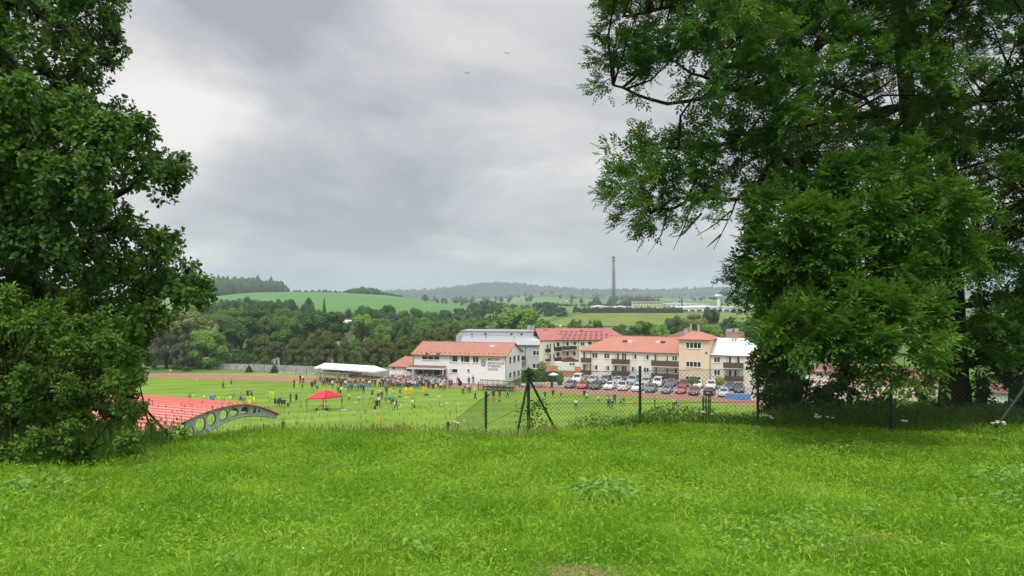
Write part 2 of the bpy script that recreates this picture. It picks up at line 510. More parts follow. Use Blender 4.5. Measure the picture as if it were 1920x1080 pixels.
GREEN_CREST = [(200, 572), (330, 562), (400, 556), (440, 551), (480, 548), (560, 547), (640, 548.5), (720, 553), (800, 563), (880, 573.5), (960, 581), (1010, 586)]
hill('green_hill', GREEN_CREST, 470, 1080, 1500, m_green, 1.1)
hill('mid_hills', [(700, 580), (820, 575), (880, 567), (940, 560), (1000, 553), (1040, 549.5), (1080, 553), (1140, 557), (1250, 559), (1330, 561), (1450, 559), (1700, 556), (2100, 552)], 1300, 2500, 3000, m_mid)
RIDGE = [(300, 556), (600, 553), (700, 549), (750, 546.5), (800, 546), (850, 541), (880, 537), (905, 533.5), (930, 531.5), (960, 533), (1000, 537.5), (1060, 542.5), (1100, 545), (1150, 545.5), (1200, 546), (1250, 546),
         (1300, 543), (1340, 541), (1400, 545), (1500, 544), (1700, 548), (2200, 540)]
hill('far_ridge', RIDGE, 3000, 3900, 4800, m_ridge, 0.8, 14.0)
hill('farther_ridge', [(-400, 540), (100, 545), (400, 552), (700, 552), (1150, 546), (1240, 543), (1330, 539.5), (1420, 541), (1600, 543), (2300, 534)], 4900, 5800, 6600, m_ridge, 0.8, 10.0)
Xc, Yc = np.meshgrid(np.linspace(0, 1, 30), np.linspace(415, 625, 40))
xl = (np.interp(Yc, [415, 625], [1010, 1105]) - CX) / F * Yc; xr = (1750 - CX) / F * Yc
g = grid_mesh('crop_field', xl + (xr - xl) * Xc, Yc, ground_z(xl + (xr - xl) * Xc, Yc) + 0.35, [m_crop]); tag(g, kind='structure')
Xc, Yc = np.meshgrid(np.linspace(0, 1, 12), np.linspace(480, 1100, 40))
xl = (np.interp(Yc, [480, 1100], [985, 1000]) - CX) / F * Yc; xr = (np.interp(Yc, [480, 700, 1100], [1025, 1082, 1100]) - CX) / F * Yc
g = grid_mesh('pasture_field', xl + (xr - xl) * Xc, Yc, ground_z(xl + (xr - xl) * Xc, Yc) + 0.15, [m_crop2]); tag(g, kind='structure')


# ------------------------------------------------------------------ far woods (masses nobody could count)
def wood(name, mat, xs, ys, zs, hs, label=None):
    """many small lumpy crowns in one mass"""
    n = len(xs)
    base = np.array([[0, 0, 1.0], [.42, 0, .72], [.13, .4, .75], [-.34, .25, .7], [-.34, -.25, .74], [.13, -.4, .7], [.5, .1, .35], [.1, .5, .3], [-.45, .3, .35], [-.42, -.3, .3], [.15, -.5, .35], [0, 0, 0.0]])
    tri = np.array([[0, 1, 2], [0, 2, 3], [0, 3, 4], [0, 4, 5], [0, 5, 1], [1, 6, 7], [1, 7, 2], [2, 7, 8], [2, 8, 3], [3, 8, 9], [3, 9, 4], [4, 9, 10], [4, 10, 5], [5, 10, 6], [5, 6, 1], [6, 11, 7], [7, 11, 8], [8, 11, 9], [9, 11, 10], [10, 11, 6]])
    a = RNG.random(n) * 6.28; ca, sa = np.cos(a), np.sin(a)
    B = base[None] * (1 + RNG.normal(0, 0.12, (n, 12, 3)))
    wd = hs * RNG.uniform(0.55, 0.95, n)
    bx = (B[..., 0] * ca[:, None] - B[..., 1] * sa[:, None]) * wd[:, None] + xs[:, None]
    by = (B[..., 0] * sa[:, None] + B[..., 1] * ca[:, None]) * wd[:, None] + ys[:, None]
    bz = B[..., 2] * hs[:, None] + zs[:, None]
    V = np.stack([bx, by, bz], -1).reshape(-1, 3)
    T = (np.arange(n)[:, None, None] * 12 + tri[None]).reshape(-1, 3)
    o = np_mesh(name, V, T, [mat], tint=np.repeat(RNG.random(n), 12))
    tag(o, label, 'woodland', None, 'stuff'); return o


m_wood = leafmat('woodland_green', (0.022, 0.05, 0.02), (0.05, 0.085, 0.03), 0.0, spec=0.05)
m_wood2 = leafmat('ridge_forest', (0.020, 0.036, 0.024), (0.036, 0.058, 0.034), 0.0, spec=0.05)


def crest_z(crest, px, D): return EYE - (np.interp(px, [c[0] for c in crest], [c[1] for c in crest]) - HY) / F * D


n = 5200
px = RNG.uniform(560, 1900, n); t = RNG.random(n) ** 0.7; D = 3150 + 750 * t
x = (px - CX) / F * D
zz = crest_z(RIDGE, px, 3900); zb = ground_z(x, D) * (1 - t ** .8) + zz * t ** .8
keep = (vnoise(x, D, 220, 2) > 0.30) | (t > .85)
wood('ridge_forest', m_wood2, x[keep], D[keep], zb[keep] - 8, RNG.uniform(12, 25, n)[keep], 'hazy dark forest covering the far rounded ridge on the horizon')
n = 420
px = RNG.uniform(340, 541, n); D = RNG.uniform(1085, 1200, n); x = (px - CX) / F * D
ptop = np.interp(px, [340, 395, 412, 425, 440, 500, 525, 541], [522, 523, 520.5, 526, 523, 524, 529, 540])
ztop = EYE - (ptop - HY) / F * 1140; zb = crest_z(GREEN_CREST, px, 1080) - 4
hh = np.maximum(ztop - zb, 5) * RNG.uniform(0.84, 1.0, n)
wood('hilltop_forest', m_wood, x, D, zb, hh, 'dark forest block on the left shoulder of the green hill')
n = 110
px = RNG.uniform(644, 752, n); D = RNG.uniform(1075, 1130, n); x = (px - CX) / F * D
ptop = np.interp(px, [644, 655, 672, 690, 705, 720, 735, 752], [546, 540, 537.5, 538, 541, 547, 549, 553]); zb = crest_z(GREEN_CREST, px, 1080) - 2
hh = np.maximum(EYE - (ptop - HY) / F * 1100 - zb, 3) * RNG.uniform(.7, 1, n)
wood('hilltop_copse', m_wood, x, D, zb, hh, 'small dark copse on the crest of the bright green hill')
n = 130
px = RNG.uniform(540, 760, n); D = RNG.uniform(1078, 1090, n); x = (px - CX) / F * D
wood('crest_hedge', m_wood, x, D, crest_z(GREEN_CREST, px, 1080) - 1.5, RNG.uniform(2, 5.5, n), 'thin dark hedge line along the top of the green hill')
n = 150
px = RNG.uniform(1044, 1240, n); D = RNG.uniform(960, 1040, n); x = (px - CX) / F * D
px2 = px
ptop = np.interp(px, [1044, 1100, 1150, 1172, 1185, 1215, 1234, 1240], [572, 570, 570, 560, 556.5, 556.5, 561, 571])
hh = np.maximum(EYE - (ptop - HY) / F * 1000 - 5, 4) * RNG.uniform(.75, 1, n)
wood('factory_wood', m_wood, x, D, np.full(n, 5.0), hh, 'dark round grove rising behind the yellow factory block')
n = 420
px = RNG.uniform(760, 1800, n); D = RNG.uniform(1250, 2400, n); x = (px - CX) / F * D
keep = vnoise(x, D, 160, 7) > 0.52
t = np.clip((D - 1300) / 1200, 0, 1)
MID = [(700, 580), (820, 575), (880, 567), (940, 560), (1000, 553), (1040, 549.5), (1080, 553), (1140, 557), (1250, 559), (1330, 561), (1450, 559), (1700, 556), (2100, 552)]
zb = ground_z(x, D) * (1 - t) + np.maximum(crest_z(MID, px, 2500), ground_z(x, D)) * t - 1
wood('field_trees', m_wood, x[keep], D[keep], zb[keep], RNG.uniform(7, 15, n)[keep], 'scattered dark trees and hedges among the far pale fields')
# ------------------------------------------------------------------ meadow grass (stuff)
m_blade = leafmat('grass_blade', (0.148, 0.345, 0.012), (0.365, 0.575, 0.042), 0.5, rough=0.5, spec=0.3, noise=0.9)
m_straw = leafmat('dry_straw', (0.30, 0.24, 0.09), (0.42, 0.36, 0.16), 0.2, rough=0.7)
m_tall = leafmat('tall_stem', (0.18, 0.29, 0.03), (0.35, 0.42, 0.08), 0.45, noise=0.6)
m_seed = leafmat('seed_head', (0.20, 0.20, 0.06), (0.34, 0.31, 0.12), 0.25)


def blades(x, y, h, w, lean, tint, z=None, curve=1.0, ang=None):
    n = len(x)
    if z is None: z = ground_z(x, y) - 0.02
    p = np.stack([x, y, z], 1)
    a = RNG.random(n) * 6.283 if ang is None else ang
    ld = np.stack([np.cos(a), np.sin(a), np.zeros(n)], 1)
    b = a + 1.5708 + RNG.normal(0, .5, n)
    sd_ = np.stack([np.cos(b), np.sin(b), np.zeros(n)], 1) * (w / 2)[:, None]
    up_ = np.array([[0, 0, 1.0]])
    mid = p + up_ * (h * .58)[:, None] + ld * (h * lean * .28)[:, None]
    tip = p + up_ * (h * (1 - .35 * np.minimum(lean, 1.3) * curve))[:, None] + ld * (h * lean)[:, None]
    V = np.stack([p - sd_ * .8, p + sd_ * .8, mid + sd_ * .75, mid - sd_ * .75, tip], 1).reshape(-1, 3)
    o = np.arange(n)[:, None] * 5
    return V, o + np.array([[0, 1, 2, 3]]), o + np.array([[3, 2, 4]]), np.repeat(tint, 5)


def in_meadow(x, y, m=1.0): return (y < edge_y(x) + m) & (y > 3.6)


N0 = 330000
yy = np.sqrt(RNG.uniform(4.0 ** 2, 17.2 ** 2, N0)); xx = RNG.uniform(-1, 1, N0) * (0.70 * yy + 2.0)
k = in_meadow(xx, yy, .9) & (RNG.random(N0) < np.clip(1.25 - (yy - 4) * 0.05, .5, 1))
bare = np.maximum.reduce([np.exp(-((xx - bx) ** 2 / rx ** 2 + (yy - by) ** 2 / ry ** 2)) for bx, by, rx, ry in
                          ((.52, 5.5, .32, .22), (3.1, 6.4, .35, .16), (2.6, 5.9, .2, .12), (3.4, 8.6, .5, .2), (6.6, 9.6, .4, .2))])
k &= RNG.random(N0) > bare * .93
xx, yy = xx[k], yy[k]; n = len(xx)
big = vnoise(xx, yy, 1.5) * .55 + vnoise(xx, yy, .45, 1) * .45
tuft = smooth(.5, .8, vnoise(xx, yy, .7, 4))
for tx, ty, tr in ((2.35, 7.35, .33), (3.55, 6.2, .35), (.05, 6.6, .4), (-.1, 5.9, .3), (4.3, 7.8, .3), (1.0, 6.2, .3), (-2.6, 6.6, .3), (2.6, 5.6, .5)):
    tuft = np.maximum(tuft, np.exp(-((xx - tx) ** 2 + (yy - ty) ** 2) / tr ** 2))
h = (0.055 + 0.055 * big + .085 * tuft) * RNG.uniform(.5, 1.45, n)
w = RNG.uniform(.0045, .0085, n) * (1 + np.clip(yy - 6, 0, 10) * .07) * (1 + tuft * .2)
lean = np.abs(RNG.normal(.75, .5, n)) * (1 - .5 * tuft)
tint = np.clip(.42 + (vnoise(xx, yy, 2.6, 9) - .5) * .45 + (vnoise(xx, yy, .3, 19) - .5) * .5 - tuft * .34 + RNG.normal(0, .26, n) + .1 * smooth(6, 14, yy), 0, 1)
V1, q1, t1, tn1 = blades(xx, yy, h, w, lean, tint)
# long arching pale blades
n2 = 13000
y2 = np.sqrt(RNG.uniform(16, 12.5 ** 2, n2)); x2 = RNG.uniform(-1, 1, n2) * (.7 * y2 + 2)
kk = in_meadow(x2, y2, 0) & (vnoise(x2, y2, .9, 12) > .42); x2, y2 = x2[kk], y2[kk]; n2 = len(x2)
V2, q2, t2, tn2 = blades(x2, y2, RNG.uniform(.11, .23, n2), RNG.uniform(.006, .010, n2), RNG.uniform(.5, 1.3, n2), np.clip(RNG.normal(.85, .2, n2), 0, 1))
n3 = 190000
y3 = np.sqrt(RNG.uniform(16, 17.0 ** 2, n3)); x3 = RNG.uniform(-1, 1, n3) * (.70 * y3 + 2)
kk = in_meadow(x3, y3, .4); x3, y3 = x3[kk], y3[kk]
bare3 = np.maximum.reduce([np.exp(-((x3 - bx) ** 2 / rx ** 2 + (y3 - by) ** 2 / ry ** 2)) for bx, by, rx, ry in ((.52, 5.5, .32, .22), (3.1, 6.4, .35, .16))])
kk = RNG.random(len(x3)) > bare3 * .9; x3, y3 = x3[kk], y3[kk]; n3 = len(x3)
p3 = np.stack([x3, y3, ground_z(x3, y3) + RNG.uniform(.02, .12, n3)], 1)
V3, T3 = leaf_quads(p3, unit(rdir(n3) + np.array([0, 0, .25])), unit(np.array([[0, -.15, 1.0]]) + rdir(n3) * .6), RNG.uniform(.02, .075, n3) * (1 + y3 * .03), RNG.uniform(.007, .017, n3) * (1 + y3 * .03), .1, .25)
tn3 = np.repeat(np.clip(RNG.normal(.6, .3, n3) + (vnoise(x3, y3, .5, 33) - .5) * .6, 0, 1), 4)
o1 = len(V1); o3 = len(V1) + len(V2)
gm = np_mesh('meadow_grass', np.concatenate([V1, V2, V3]), [np.concatenate([q1, q2 + o1]), np.concatenate([t1, t2 + o1, T3 + o3])], [m_blade], tint=np.concatenate([tn1, tn2, tn3]))
tag(gm, 'bright green unmown meadow grass covering the whole foreground', 'grass', None, 'stuff')
# dry straw where the turf is bare
sx, sy = [], []
for bx, by, rx, ry, c in ((.52, 5.5, .3, .2, 900), (3.1, 6.4, .3, .13, 420), (2.6, 5.9, .2, .1, 200), (3.4, 8.6, .45, .16, 320), (6.6, 9.6, .35, .16, 220)):
    sx.append(RNG.normal(bx, rx * .6, c)); sy.append(RNG.normal(by, ry * .6, c))
sx = np.concatenate(sx); sy = np.concatenate(sy); n = len(sx)
V, q, t, tn = blades(sx, sy, RNG.uniform(.05, .11, n), RNG.uniform(.004, .007, n), RNG.uniform(1.2, 2.4, n), RNG.random(n))
tag(np_mesh('dry_straw', V, [q, t], [m_straw], tint=tn), 'patches of dry straw showing through the foreground turf', 'straw', None, 'stuff')


# broad-leaved ground plants in the turf
m_clov = leafmat('broad_weed_leaf', (0.11, 0.27, 0.035), (0.25, 0.44, 0.085), 0.3)
pos, ax, nr, LL, WW, tn = [], [], [], [], [], []
for (cx, cy, r, nl, s) in [(1.05, 8.1, .42, 190, .075), (6.05, 9.0, .42, 170, .075), (5.2, 7.6, .7, 240, .06), (3.0, 6.9, .5, 130, .05), (2.2, 6.1, .6, 170, .05), (-5.3, 8.3, .38, 120, .09),
                          (-.9, 6.0, .4, 60, .06), (7.2, 8.5, .8, 150, .06), (5.6, 12.0, .6, 120, .07), (4.2, 13.2, .7, 110, .07), (8.4, 12.5, .8, 120, .07), (-1.3, 12.4, .7, 80, .06)] + \
        [(x_, y_, .16, 16, .045) for x_, y_ in zip(RNG.uniform(-6, 8, 90), RNG.uniform(5, 13, 90))]:
    a = RNG.random(nl) * 6.283; rr = r * np.sqrt(RNG.random(nl))
    x_ = cx + rr * np.cos(a); y_ = cy + rr * np.sin(a)
    pos.append(np.stack([x_, y_, ground_z(x_, y_) + RNG.uniform(.08, .20, nl) * (1.2 - .6 * rr / r)], 1))
    d = unit(np.stack([np.cos(a + RNG.normal(0, .8, nl)), np.sin(a + RNG.normal(0, .8, nl)), RNG.normal(-.05, .25, nl)], 1)); ax.append(d)
    nr.append(unit(np.array([[0, 0, 1.0]]) + RNG.normal(0, .3, (nl, 3)))); LL.append(s * RNG.uniform(.8, 1.7, nl)); WW.append(s * RNG.uniform(.4, .75, nl)); tn.append(np.clip(RNG.normal(.6, .25, nl), 0, 1))
V, T = leaf_quads(np.concatenate(pos), np.concatenate(ax), np.concatenate(nr), np.concatenate(LL), np.concatenate(WW), .12, .15)
tag(np_mesh('meadow_weeds', V, T, [m_clov], tint=np.repeat(np.concatenate(tn), 4)), 'broad leaved weeds growing low among the meadow grass', 'ground cover', None, 'stuff')


# ------------------------------------------------------------------ tall seeding grass along the lip of the slope
def seed_heads(x, y, z, h, lean, ang):
    n = len(x)
    tip = np.stack([x + np.cos(ang) * h * lean, y + np.sin(ang) * h * lean, z + h * (1 - .35 * np.minimum(lean, 1.3))], 1)
    ax_ = unit(np.stack([np.cos(ang) * lean * .7, np.sin(ang) * lean * .7, np.ones(n)], 1))
    Ls = RNG.uniform(.05, .11, n)
    Vs, Ts = [], []
    for k_ in range(2):
        nr_ = unit(np.cross(ax_, rdir(n)))
        v, t_ = leaf_quads(tip - ax_ * (Ls * .5)[:, None], ax_, nr_, Ls, RNG.uniform(.010, .018, n), 0, 0)
        Ts.append(t_ + sum(len(q_) for q_ in Vs)); Vs.append(v)
    return np.concatenate(Vs), np.concatenate(Ts)


def tall_band(name, x, y, hmin, hmax, wd, label, seeds=.4, mats=None, tintm=.5):
    n = len(x); z = ground_z(x, y) - .03
    h = RNG.uniform(hmin, hmax, n); ln = np.abs(RNG.normal(.18, .16, n)); an = RNG.random(n) * 6.283
    V, q, t, tn = blades(x, y, h, RNG.uniform(wd * .7, wd * 1.3, n), ln, np.clip(RNG.normal(tintm, .25, n), 0, 1), z, 1.0, an)
    s = RNG.random(n) < seeds
    Vs, Ts = seed_heads(x[s], y[s], z[s], h[s], ln[s], an[s])
    o = np_mesh(name, np.concatenate([V, Vs]), [q, np.concatenate([t, Ts + len(V)])], mats or [m_tall, m_seed],
                tint=np.concatenate([tn, RNG.random(len(Vs))]), matidx=np.concatenate([np.zeros(len(q) + len(t)), np.ones(len(Ts))]))
    return tag(o, label, 'tall grass', None, 'stuff')


n = 11000
x = RNG.uniform(-8.2, .9, n); y = edge_y(x) + RNG.uniform(-.35, 1.5, n) ** 1
k = RNG.random(n) < (.35 + .65 * vnoise(x, y, .6, 3)) * np.where(x < -5.0, .4, 1); x, y = x[k], y[k]
hs = .72
tall_band('tall_grass', x, y, .10, .30, .006, 'tall yellowish seeding grass along the lip of the slope', .30)
n = 260
x = RNG.uniform(-7.0, 0.4, n); y = edge_y(x) + RNG.uniform(-.1, .8, n)
tall_band('seeding_stems', x, y, .4, .80, .005, 'lone tall brown seed stems standing above the slope grass', 1.0, None, .8)
n = 4600
a = RNG.uniform(-9.5, -5.6, n); y = np.interp(a, [-9.5, -7.2, -5.6, -5.2], [10.0, 10.5, 11.5, 12.4]) + RNG.uniform(-.7, .9, n)
m_tall2 = leafmat('dark_long_grass', (0.09, 0.21, 0.018), (0.21, 0.36, 0.05), 0.45)  # a darker green than the seeding grass
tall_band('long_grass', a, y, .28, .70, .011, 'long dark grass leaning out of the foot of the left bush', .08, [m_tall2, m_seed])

# leafy weeds along the fence
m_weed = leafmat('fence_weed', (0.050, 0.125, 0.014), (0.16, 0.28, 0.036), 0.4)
n = 22000
x = RNG.uniform(.0, 13.5, n)
y = np.interp(x, [0, 3, 5.2, 8, 13.5], [16.0, 16.0, 15.6, 15.6, 15.8]) + RNG.uniform(-.5, 1.6, n)
hgt = np.interp(x, [0, 1.0, 3, 5, 7, 13.5], [.40, .45, .50, .55, .62, .70])
clump = .35 + .75 * vnoise(x, y, .8, 21)
zz = ground_z(x, y) + hgt * clump * RNG.random(n) ** .8
nr = unit(np.array([[0, -.3, 1.0]]) + RNG.normal(0, .5, (n, 3)))
V, T = leaf_quads(np.stack([x, y, zz], 1), unit(rdir(n) + np.array([[0, -.2, .3]])), nr, RNG.uniform(.05, .12, n), RNG.uniform(.012, .030, n), .1, .25)
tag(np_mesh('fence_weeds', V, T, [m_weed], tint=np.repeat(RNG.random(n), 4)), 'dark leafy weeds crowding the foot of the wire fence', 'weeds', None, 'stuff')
n = 9000
x = RNG.uniform(.2, 13.5, n); y = np.interp(x, [0, 3, 5.2, 8, 13.5], [15.9, 15.9, 15.5, 15.4, 15.6]) + RNG.uniform(-.5, 1.3, n)
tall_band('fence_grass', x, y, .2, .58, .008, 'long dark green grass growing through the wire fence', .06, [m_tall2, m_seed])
# ------------------------------------------------------------------ bark and leaf materials
m_bark = mk('bark_dark', (0.040, 0.031, 0.022), 0.95, 0.45, 9.0, 0.6, spec=0.1, stretch=(1, 1, .25))  # base tone lowered to carry the deep shade on the trunks
m_ash = leafmat('ash_leaf', (0.026, 0.088, 0.011), (0.145, 0.30, 0.028), 0.42, rough=0.5, spec=0.3, noise=0.55)
m_oak = leafmat('oak_leaf', (0.032, 0.098, 0.011), (0.150, 0.295, 0.030), 0.38, rough=0.5, spec=0.3, noise=0.5)
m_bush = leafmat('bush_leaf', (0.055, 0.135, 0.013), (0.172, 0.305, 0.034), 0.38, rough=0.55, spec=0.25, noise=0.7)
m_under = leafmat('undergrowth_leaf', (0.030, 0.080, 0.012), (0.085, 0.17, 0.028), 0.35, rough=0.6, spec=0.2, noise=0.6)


def inpoly(px, py, poly):
    c = np.zeros(len(px), bool); n = len(poly)
    for i in range(n):
        x1, y1 = poly[i]; x2, y2 = poly[(i + 1) % n]
        cond = (y1 > py) != (y2 > py)
        xin = (x2 - x1) * (py - y1) / ((y2 - y1) if y2 != y1 else 1e-9) + x1
        c ^= cond & (px < xin)
    return c


def scatter(poly, dist, tries=6000, rng=None):
    rng = rng or RNG
    P_ = np.array(poly); lo_, hi_ = P_.min(0), P_.max(0); out = []
    q = rng.uniform(lo_, hi_, (tries, 2)); q = q[inpoly(q[:, 0], q[:, 1], poly)]
    for p in q:
        if all((p[0] - o[0]) ** 2 + (p[1] - o[1]) ** 2 > dist * dist for o in out): out.append(p)
    return np.array(out)


def w3(px, py, D): return np.stack([(px - CX) / F * D, D, EYE - (py - HY) / F * D], -1)


def branches(mb, skel, clumps, r0=.035, sag=.25):
    """a curved bough from the nearest lower skeleton point to every clump, returns bough ends"""
    S = np.array([p for line in skel for p in line])
    for c in clumps:
        d = np.linalg.norm(S - c, axis=1) + np.maximum(0, S[:, 2] - c[2] - .2) * 1.2
        s = S[np.argmin(d)]; L = np.linalg.norm(c - s)
        m1 = s + (c - s) * .45 + np.array([0, 0, sag * L * .35]) + RNG.normal(0, .05 * L, 3)
        m2 = s + (c - s) * .8 + np.array([0, 0, sag * L * .2]) + RNG.normal(0, .03 * L, 3)
        r = r0 * min(1.5, .35 + L * .35)
        mb.tube([s, m1, m2, c], [r, r * .7, r * .45, r * .22], 5, 0, False)


def wob(line, amp=.05, k=4):
    out = []
    for i in range(len(line) - 1):
        p0, p1, p2, p3 = [np.array(line[max(0, min(len(line) - 1, j))], float) for j in (i - 1, i, i + 1, i + 2)]
        for t in np.linspace(0, 1, k, endpoint=False):
            q = .5 * ((2 * p1) + (-p0 + p2) * t + (2 * p0 - 5 * p1 + 4 * p2 - p3) * t * t + (-p0 + 3 * p1 - 3 * p2 + p3) * t ** 3)
            out.append(q + (RNG.normal(0, amp, 3) if (i or t) else 0))
    return out + [np.array(line[-1], float)]


def dens(line, k=5):
    out = []
    for a, b in zip(line[:-1], line[1:]):
        for t in np.linspace(0, 1, k, endpoint=False): out.append(np.array(a) * (1 - t) + np.array(b) * t)
    out.append(np.array(line[-1])); return out


def ash_foliage(clumps, rad, nleaf, axis0, twigs, llen=.085, bright=None):
    """pinnate leaves: each a drooping rachis with four pairs of leaflets and one at the end"""
    C = np.repeat(clumps, nleaf, 0); R = np.repeat(rad, nleaf); n = len(C)
    outw = C - axis0; outw[:, 2] *= .3; outw = unit(outw)
    d = unit(rdir(n) + outw * .55 + np.array([0, 0, .18]))
    # leaves gather at shoot tips
    ns = 7
    sh = np.repeat(unit(rdir(len(clumps) * ns) + np.repeat(outw[::1][np.arange(len(clumps)) * nleaf if np.isscalar(nleaf) else 0], ns, 0) * .5 + np.array([0, 0, .12])).reshape(len(clumps), ns, 3), 1, 0)
    pick = RNG.integers(0, ns, n); ci = np.repeat(np.arange(len(clumps)), nleaf)
    sdv = sh[ci, pick]
    base = C + sdv * (R * RNG.uniform(.35, 1.0, n))[:, None] + rdir(n) * (R * .22)[:, None]
    for c, r, s in zip(clumps, rad, sh):
        for v in s: twigs.append((c, c + v * r * .95))
    ra = unit(d * .8 + sdv * .7 + np.array([0, 0, .05])); Rl = RNG.uniform(.17, .30, n) * (llen / .085)
    nr = unit(np.array([[0, 0, 1.0]]) + rdir(n) * .55); side = unit(np.cross(ra, nr)); nr = np.cross(side, ra)
    tl = np.clip(RNG.normal(.45, .2, n), 0, 1)
    Vs, Ts, tn, off = [], [], [], 0
    for t, sg in ((.28, 1), (.28, -1), (.48, 1), (.48, -1), (.68, 1), (.68, -1), (.86, 1), (.86, -1), (1.0, 0)):
        p = base + ra * (Rl * t)[:, None] - np.array([0, 0, 1.0]) * (Rl * .16 * t * t)[:, None]
        ax_ = unit(ra * (.55 if sg else 1) + side * sg * .85 - np.array([0, 0, .12]) + RNG.normal(0, .14, (n, 3)))
        L = llen * RNG.uniform(.75, 1.25, n) * (1.0 if t > .4 else .8)
        v, tr = leaf_quads(p, ax_, nr, L, L * .42, .12, .12)
        Vs.append(v); Ts.append(tr + off); off += len(v); tn.append(np.repeat(np.clip(tl + RNG.normal(0, .07, n), 0, 1), 4))
    return np.concatenate(Vs), np.concatenate(Ts), np.concatenate(tn)


def twig_mesh(mb, twigs, r=.008):
    for a, b in twigs:
        a = np.array(a); b = np.array(b); m = (a + b) / 2 + RNG.normal(0, .03, 3)
        mb.tube([a, m, b], [r, r * .7, r * .3], 3, 0, False)


# ------------------------------------------------------------------ big ash tree on the right
root = empty('ash_tree', (P(1792, 760, 19).x, 19, gz(P(1792, 760, 19).x, 19) - .1), 0,
             'huge dark ash tree with feathery leaves overhanging the fence at the right', 'tree')
tb = MB()
base = np.array(P(1792, 800, 19)); fork = np.array(P(1782, 520, 19))
L1 = [np.array(P(1730, 330, 19.2)), np.array(P(1703, 200, 19.4)), np.array(P(1688, 60, 19.6)), np.array(P(1668, -120, 19.8)), np.array(P(1650, -380, 20))]
L2 = [np.array(P(1790, 380, 18.6)), np.array(P(1768, 240, 18.4)), np.array(P(1752, 60, 18.3)), np.array(P(1765, -150, 18.1)), np.array(P(1800, -380, 18))]
tb.tube([base, base + (fork - base) * .08, base + (fork - base) * .3, base + (fork - base) * .65, fork], [.58, .42, .34, .31, .30], 14, 0)
tb.tube([fork] + L1, [.27, .23, .205, .18, .14, .08], 10)
tb.tube([fork] + L2, [.25, .19, .165, .14, .11, .07], 10)
limbs = [
    [L1[2], np.array(P(1600, 60, 18.6)), np.array(P(1540, 84, 17.6)), np.array(P(1480, 125, 17)), np.array(P(1400, 160, 16.6)), np.array(P(1250, 190, 16)), np.array(P(1150, 160, 15.6))],
    [L1[3], np.array(P(1560, -20, 18.6)), np.array(P(1467, 42, 17.4)), np.array(P(1405, 86, 17)), np.array(P(1370, 120, 16.7)), np.array(P(1335, 150, 16.5)), np.array(P(1250, 110, 16))],
    [L1[3], np.array(P(1540, -60, 18.2)), np.array(P(1400, -40, 17.0)), np.array(P(1280, 10, 16.4)), np.array(P(1170, 30, 16))],
    [L1[0], np.array(P(1600, 300, 17.6)), np.array(P(1480, 300, 16.6)), np.array(P(1420, 335, 16.2)), np.array(P(1382, 369, 16)), np.array(P(1300, 372, 15.8)), np.array(P(1220, 400, 15.6))],
    [L1[1], np.array(P(1590, 215, 17.8)), np.array(P(1480, 240, 16.9)), np.array(P(1360, 270, 16.4)), np.array(P(1220, 290, 16))],
    [fork, np.array(P(1690, 440, 16.5)), np.array(P(1600, 420, 14.4)), np.array(P(1500, 470, 13.4)), np.array(P(1420, 520, 13.2))],
    [np.array(P(1785, 600, 19)), np.array(P(1700, 580, 16)), np.array(P(1640, 600, 13.8)), np.array(P(1560, 640, 12.8))],
    [fork, np.array(P(1860, 420, 17)), np.array(P(1960, 360, 15.5)), np.array(P(2060, 340, 15))],
    [L2[1], np.array(P(1850, 160, 17)), np.array(P(1960, 100, 16)), np.array(P(2100, 40, 15.5))],
    [L2[2], np.array(P(1830, -60, 17)), np.array(P(1930, -160, 16.2))],
    [np.array(P(1785, 580, 19)), np.array(P(1880, 560, 18.4)), np.array(P(1990, 560, 18))],
    [L1[1], np.array(P(1620, 190, 20.8)), np.array(P(1500, 120, 22))], [L2[1], np.array(P(1900, 260, 21)), np.array(P(2010, 200, 22))],
]
limbs = [wob(l) for l in limbs]
for i, l in enumerate(limbs):
    r = .115 if i < 5 else .085
    k = len(l); tb.tube(l, [r * (1 - .80 * j / (k - 1)) for j in range(k)], 7)
# bare hanging twigs below the left bough
c0 = np.array(P(1382, 369, 16))
for line in ([(1382, 369), (1372, 400), (1362, 420), (1350, 445), (1338, 468)], [(1366, 412), (1340, 412), (1315, 408)], [(1352, 440), (1335, 455), (1325, 464)], [(1372, 395), (1335, 425), (1306, 442)],
             [(1300, 372), (1285, 420), (1262, 470)], [(1250, 400), (1240, 440), (1215, 478)], [(1316, 400), (1280, 440), (1258, 445)]):
    q = [P(a, b, 16) for a, b in line]; tb.tube(q, [.022 - .017 * j / (len(q) - 1) for j in range(len(q))], 5)
skel = [dens([base, fork] + L1), dens([fork] + L2)] + [dens(l) for l in limbs]

r1 = np.random.default_rng(3)
POLY_UP = [(1150, -30), (1155, 55), (1128, 120), (1135, 150), (1190, 170), (1255, 205), (1250, 245), (1178, 285), (1158, 320), (1178, 365), (1198, 405), (1232, 425), (1270, 412), (1330, 385), (1380, 350), (1450, 330), (1560, 330),
           (1700, 330), (1830, 300), (2250, 300), (2300, -420), (1250, -420)]
a = scatter(POLY_UP, 36, 30000, r1)
gaps = [(1662, 178, 34), (1240, 185, 24), (1300, 190, 20), (1360, 140, 10), (1700, 120, 8), (1420, 330, 14), (1880, 120, 14), (1345, 205, 14), (1815, 190, 10)]
k = np.ones(len(a), bool)
for gx, gy, gr in gaps: k &= (a[:, 0] - gx) ** 2 + (a[:, 1] - gy) ** 2 > (gr + 20) ** 2
a = a[k]
dmid = np.interp(a[:, 0], [1100, 1300, 1500, 1700, 1850, 2300], [15.8, 16.2, 16.8, 18, 17.5, 15.5])
up_c = w3(a[:, 0], a[:, 1], dmid + r1.uniform(-2.8, 2.0, len(a)))
up_r = r1.uniform(.42, .60, len(a))
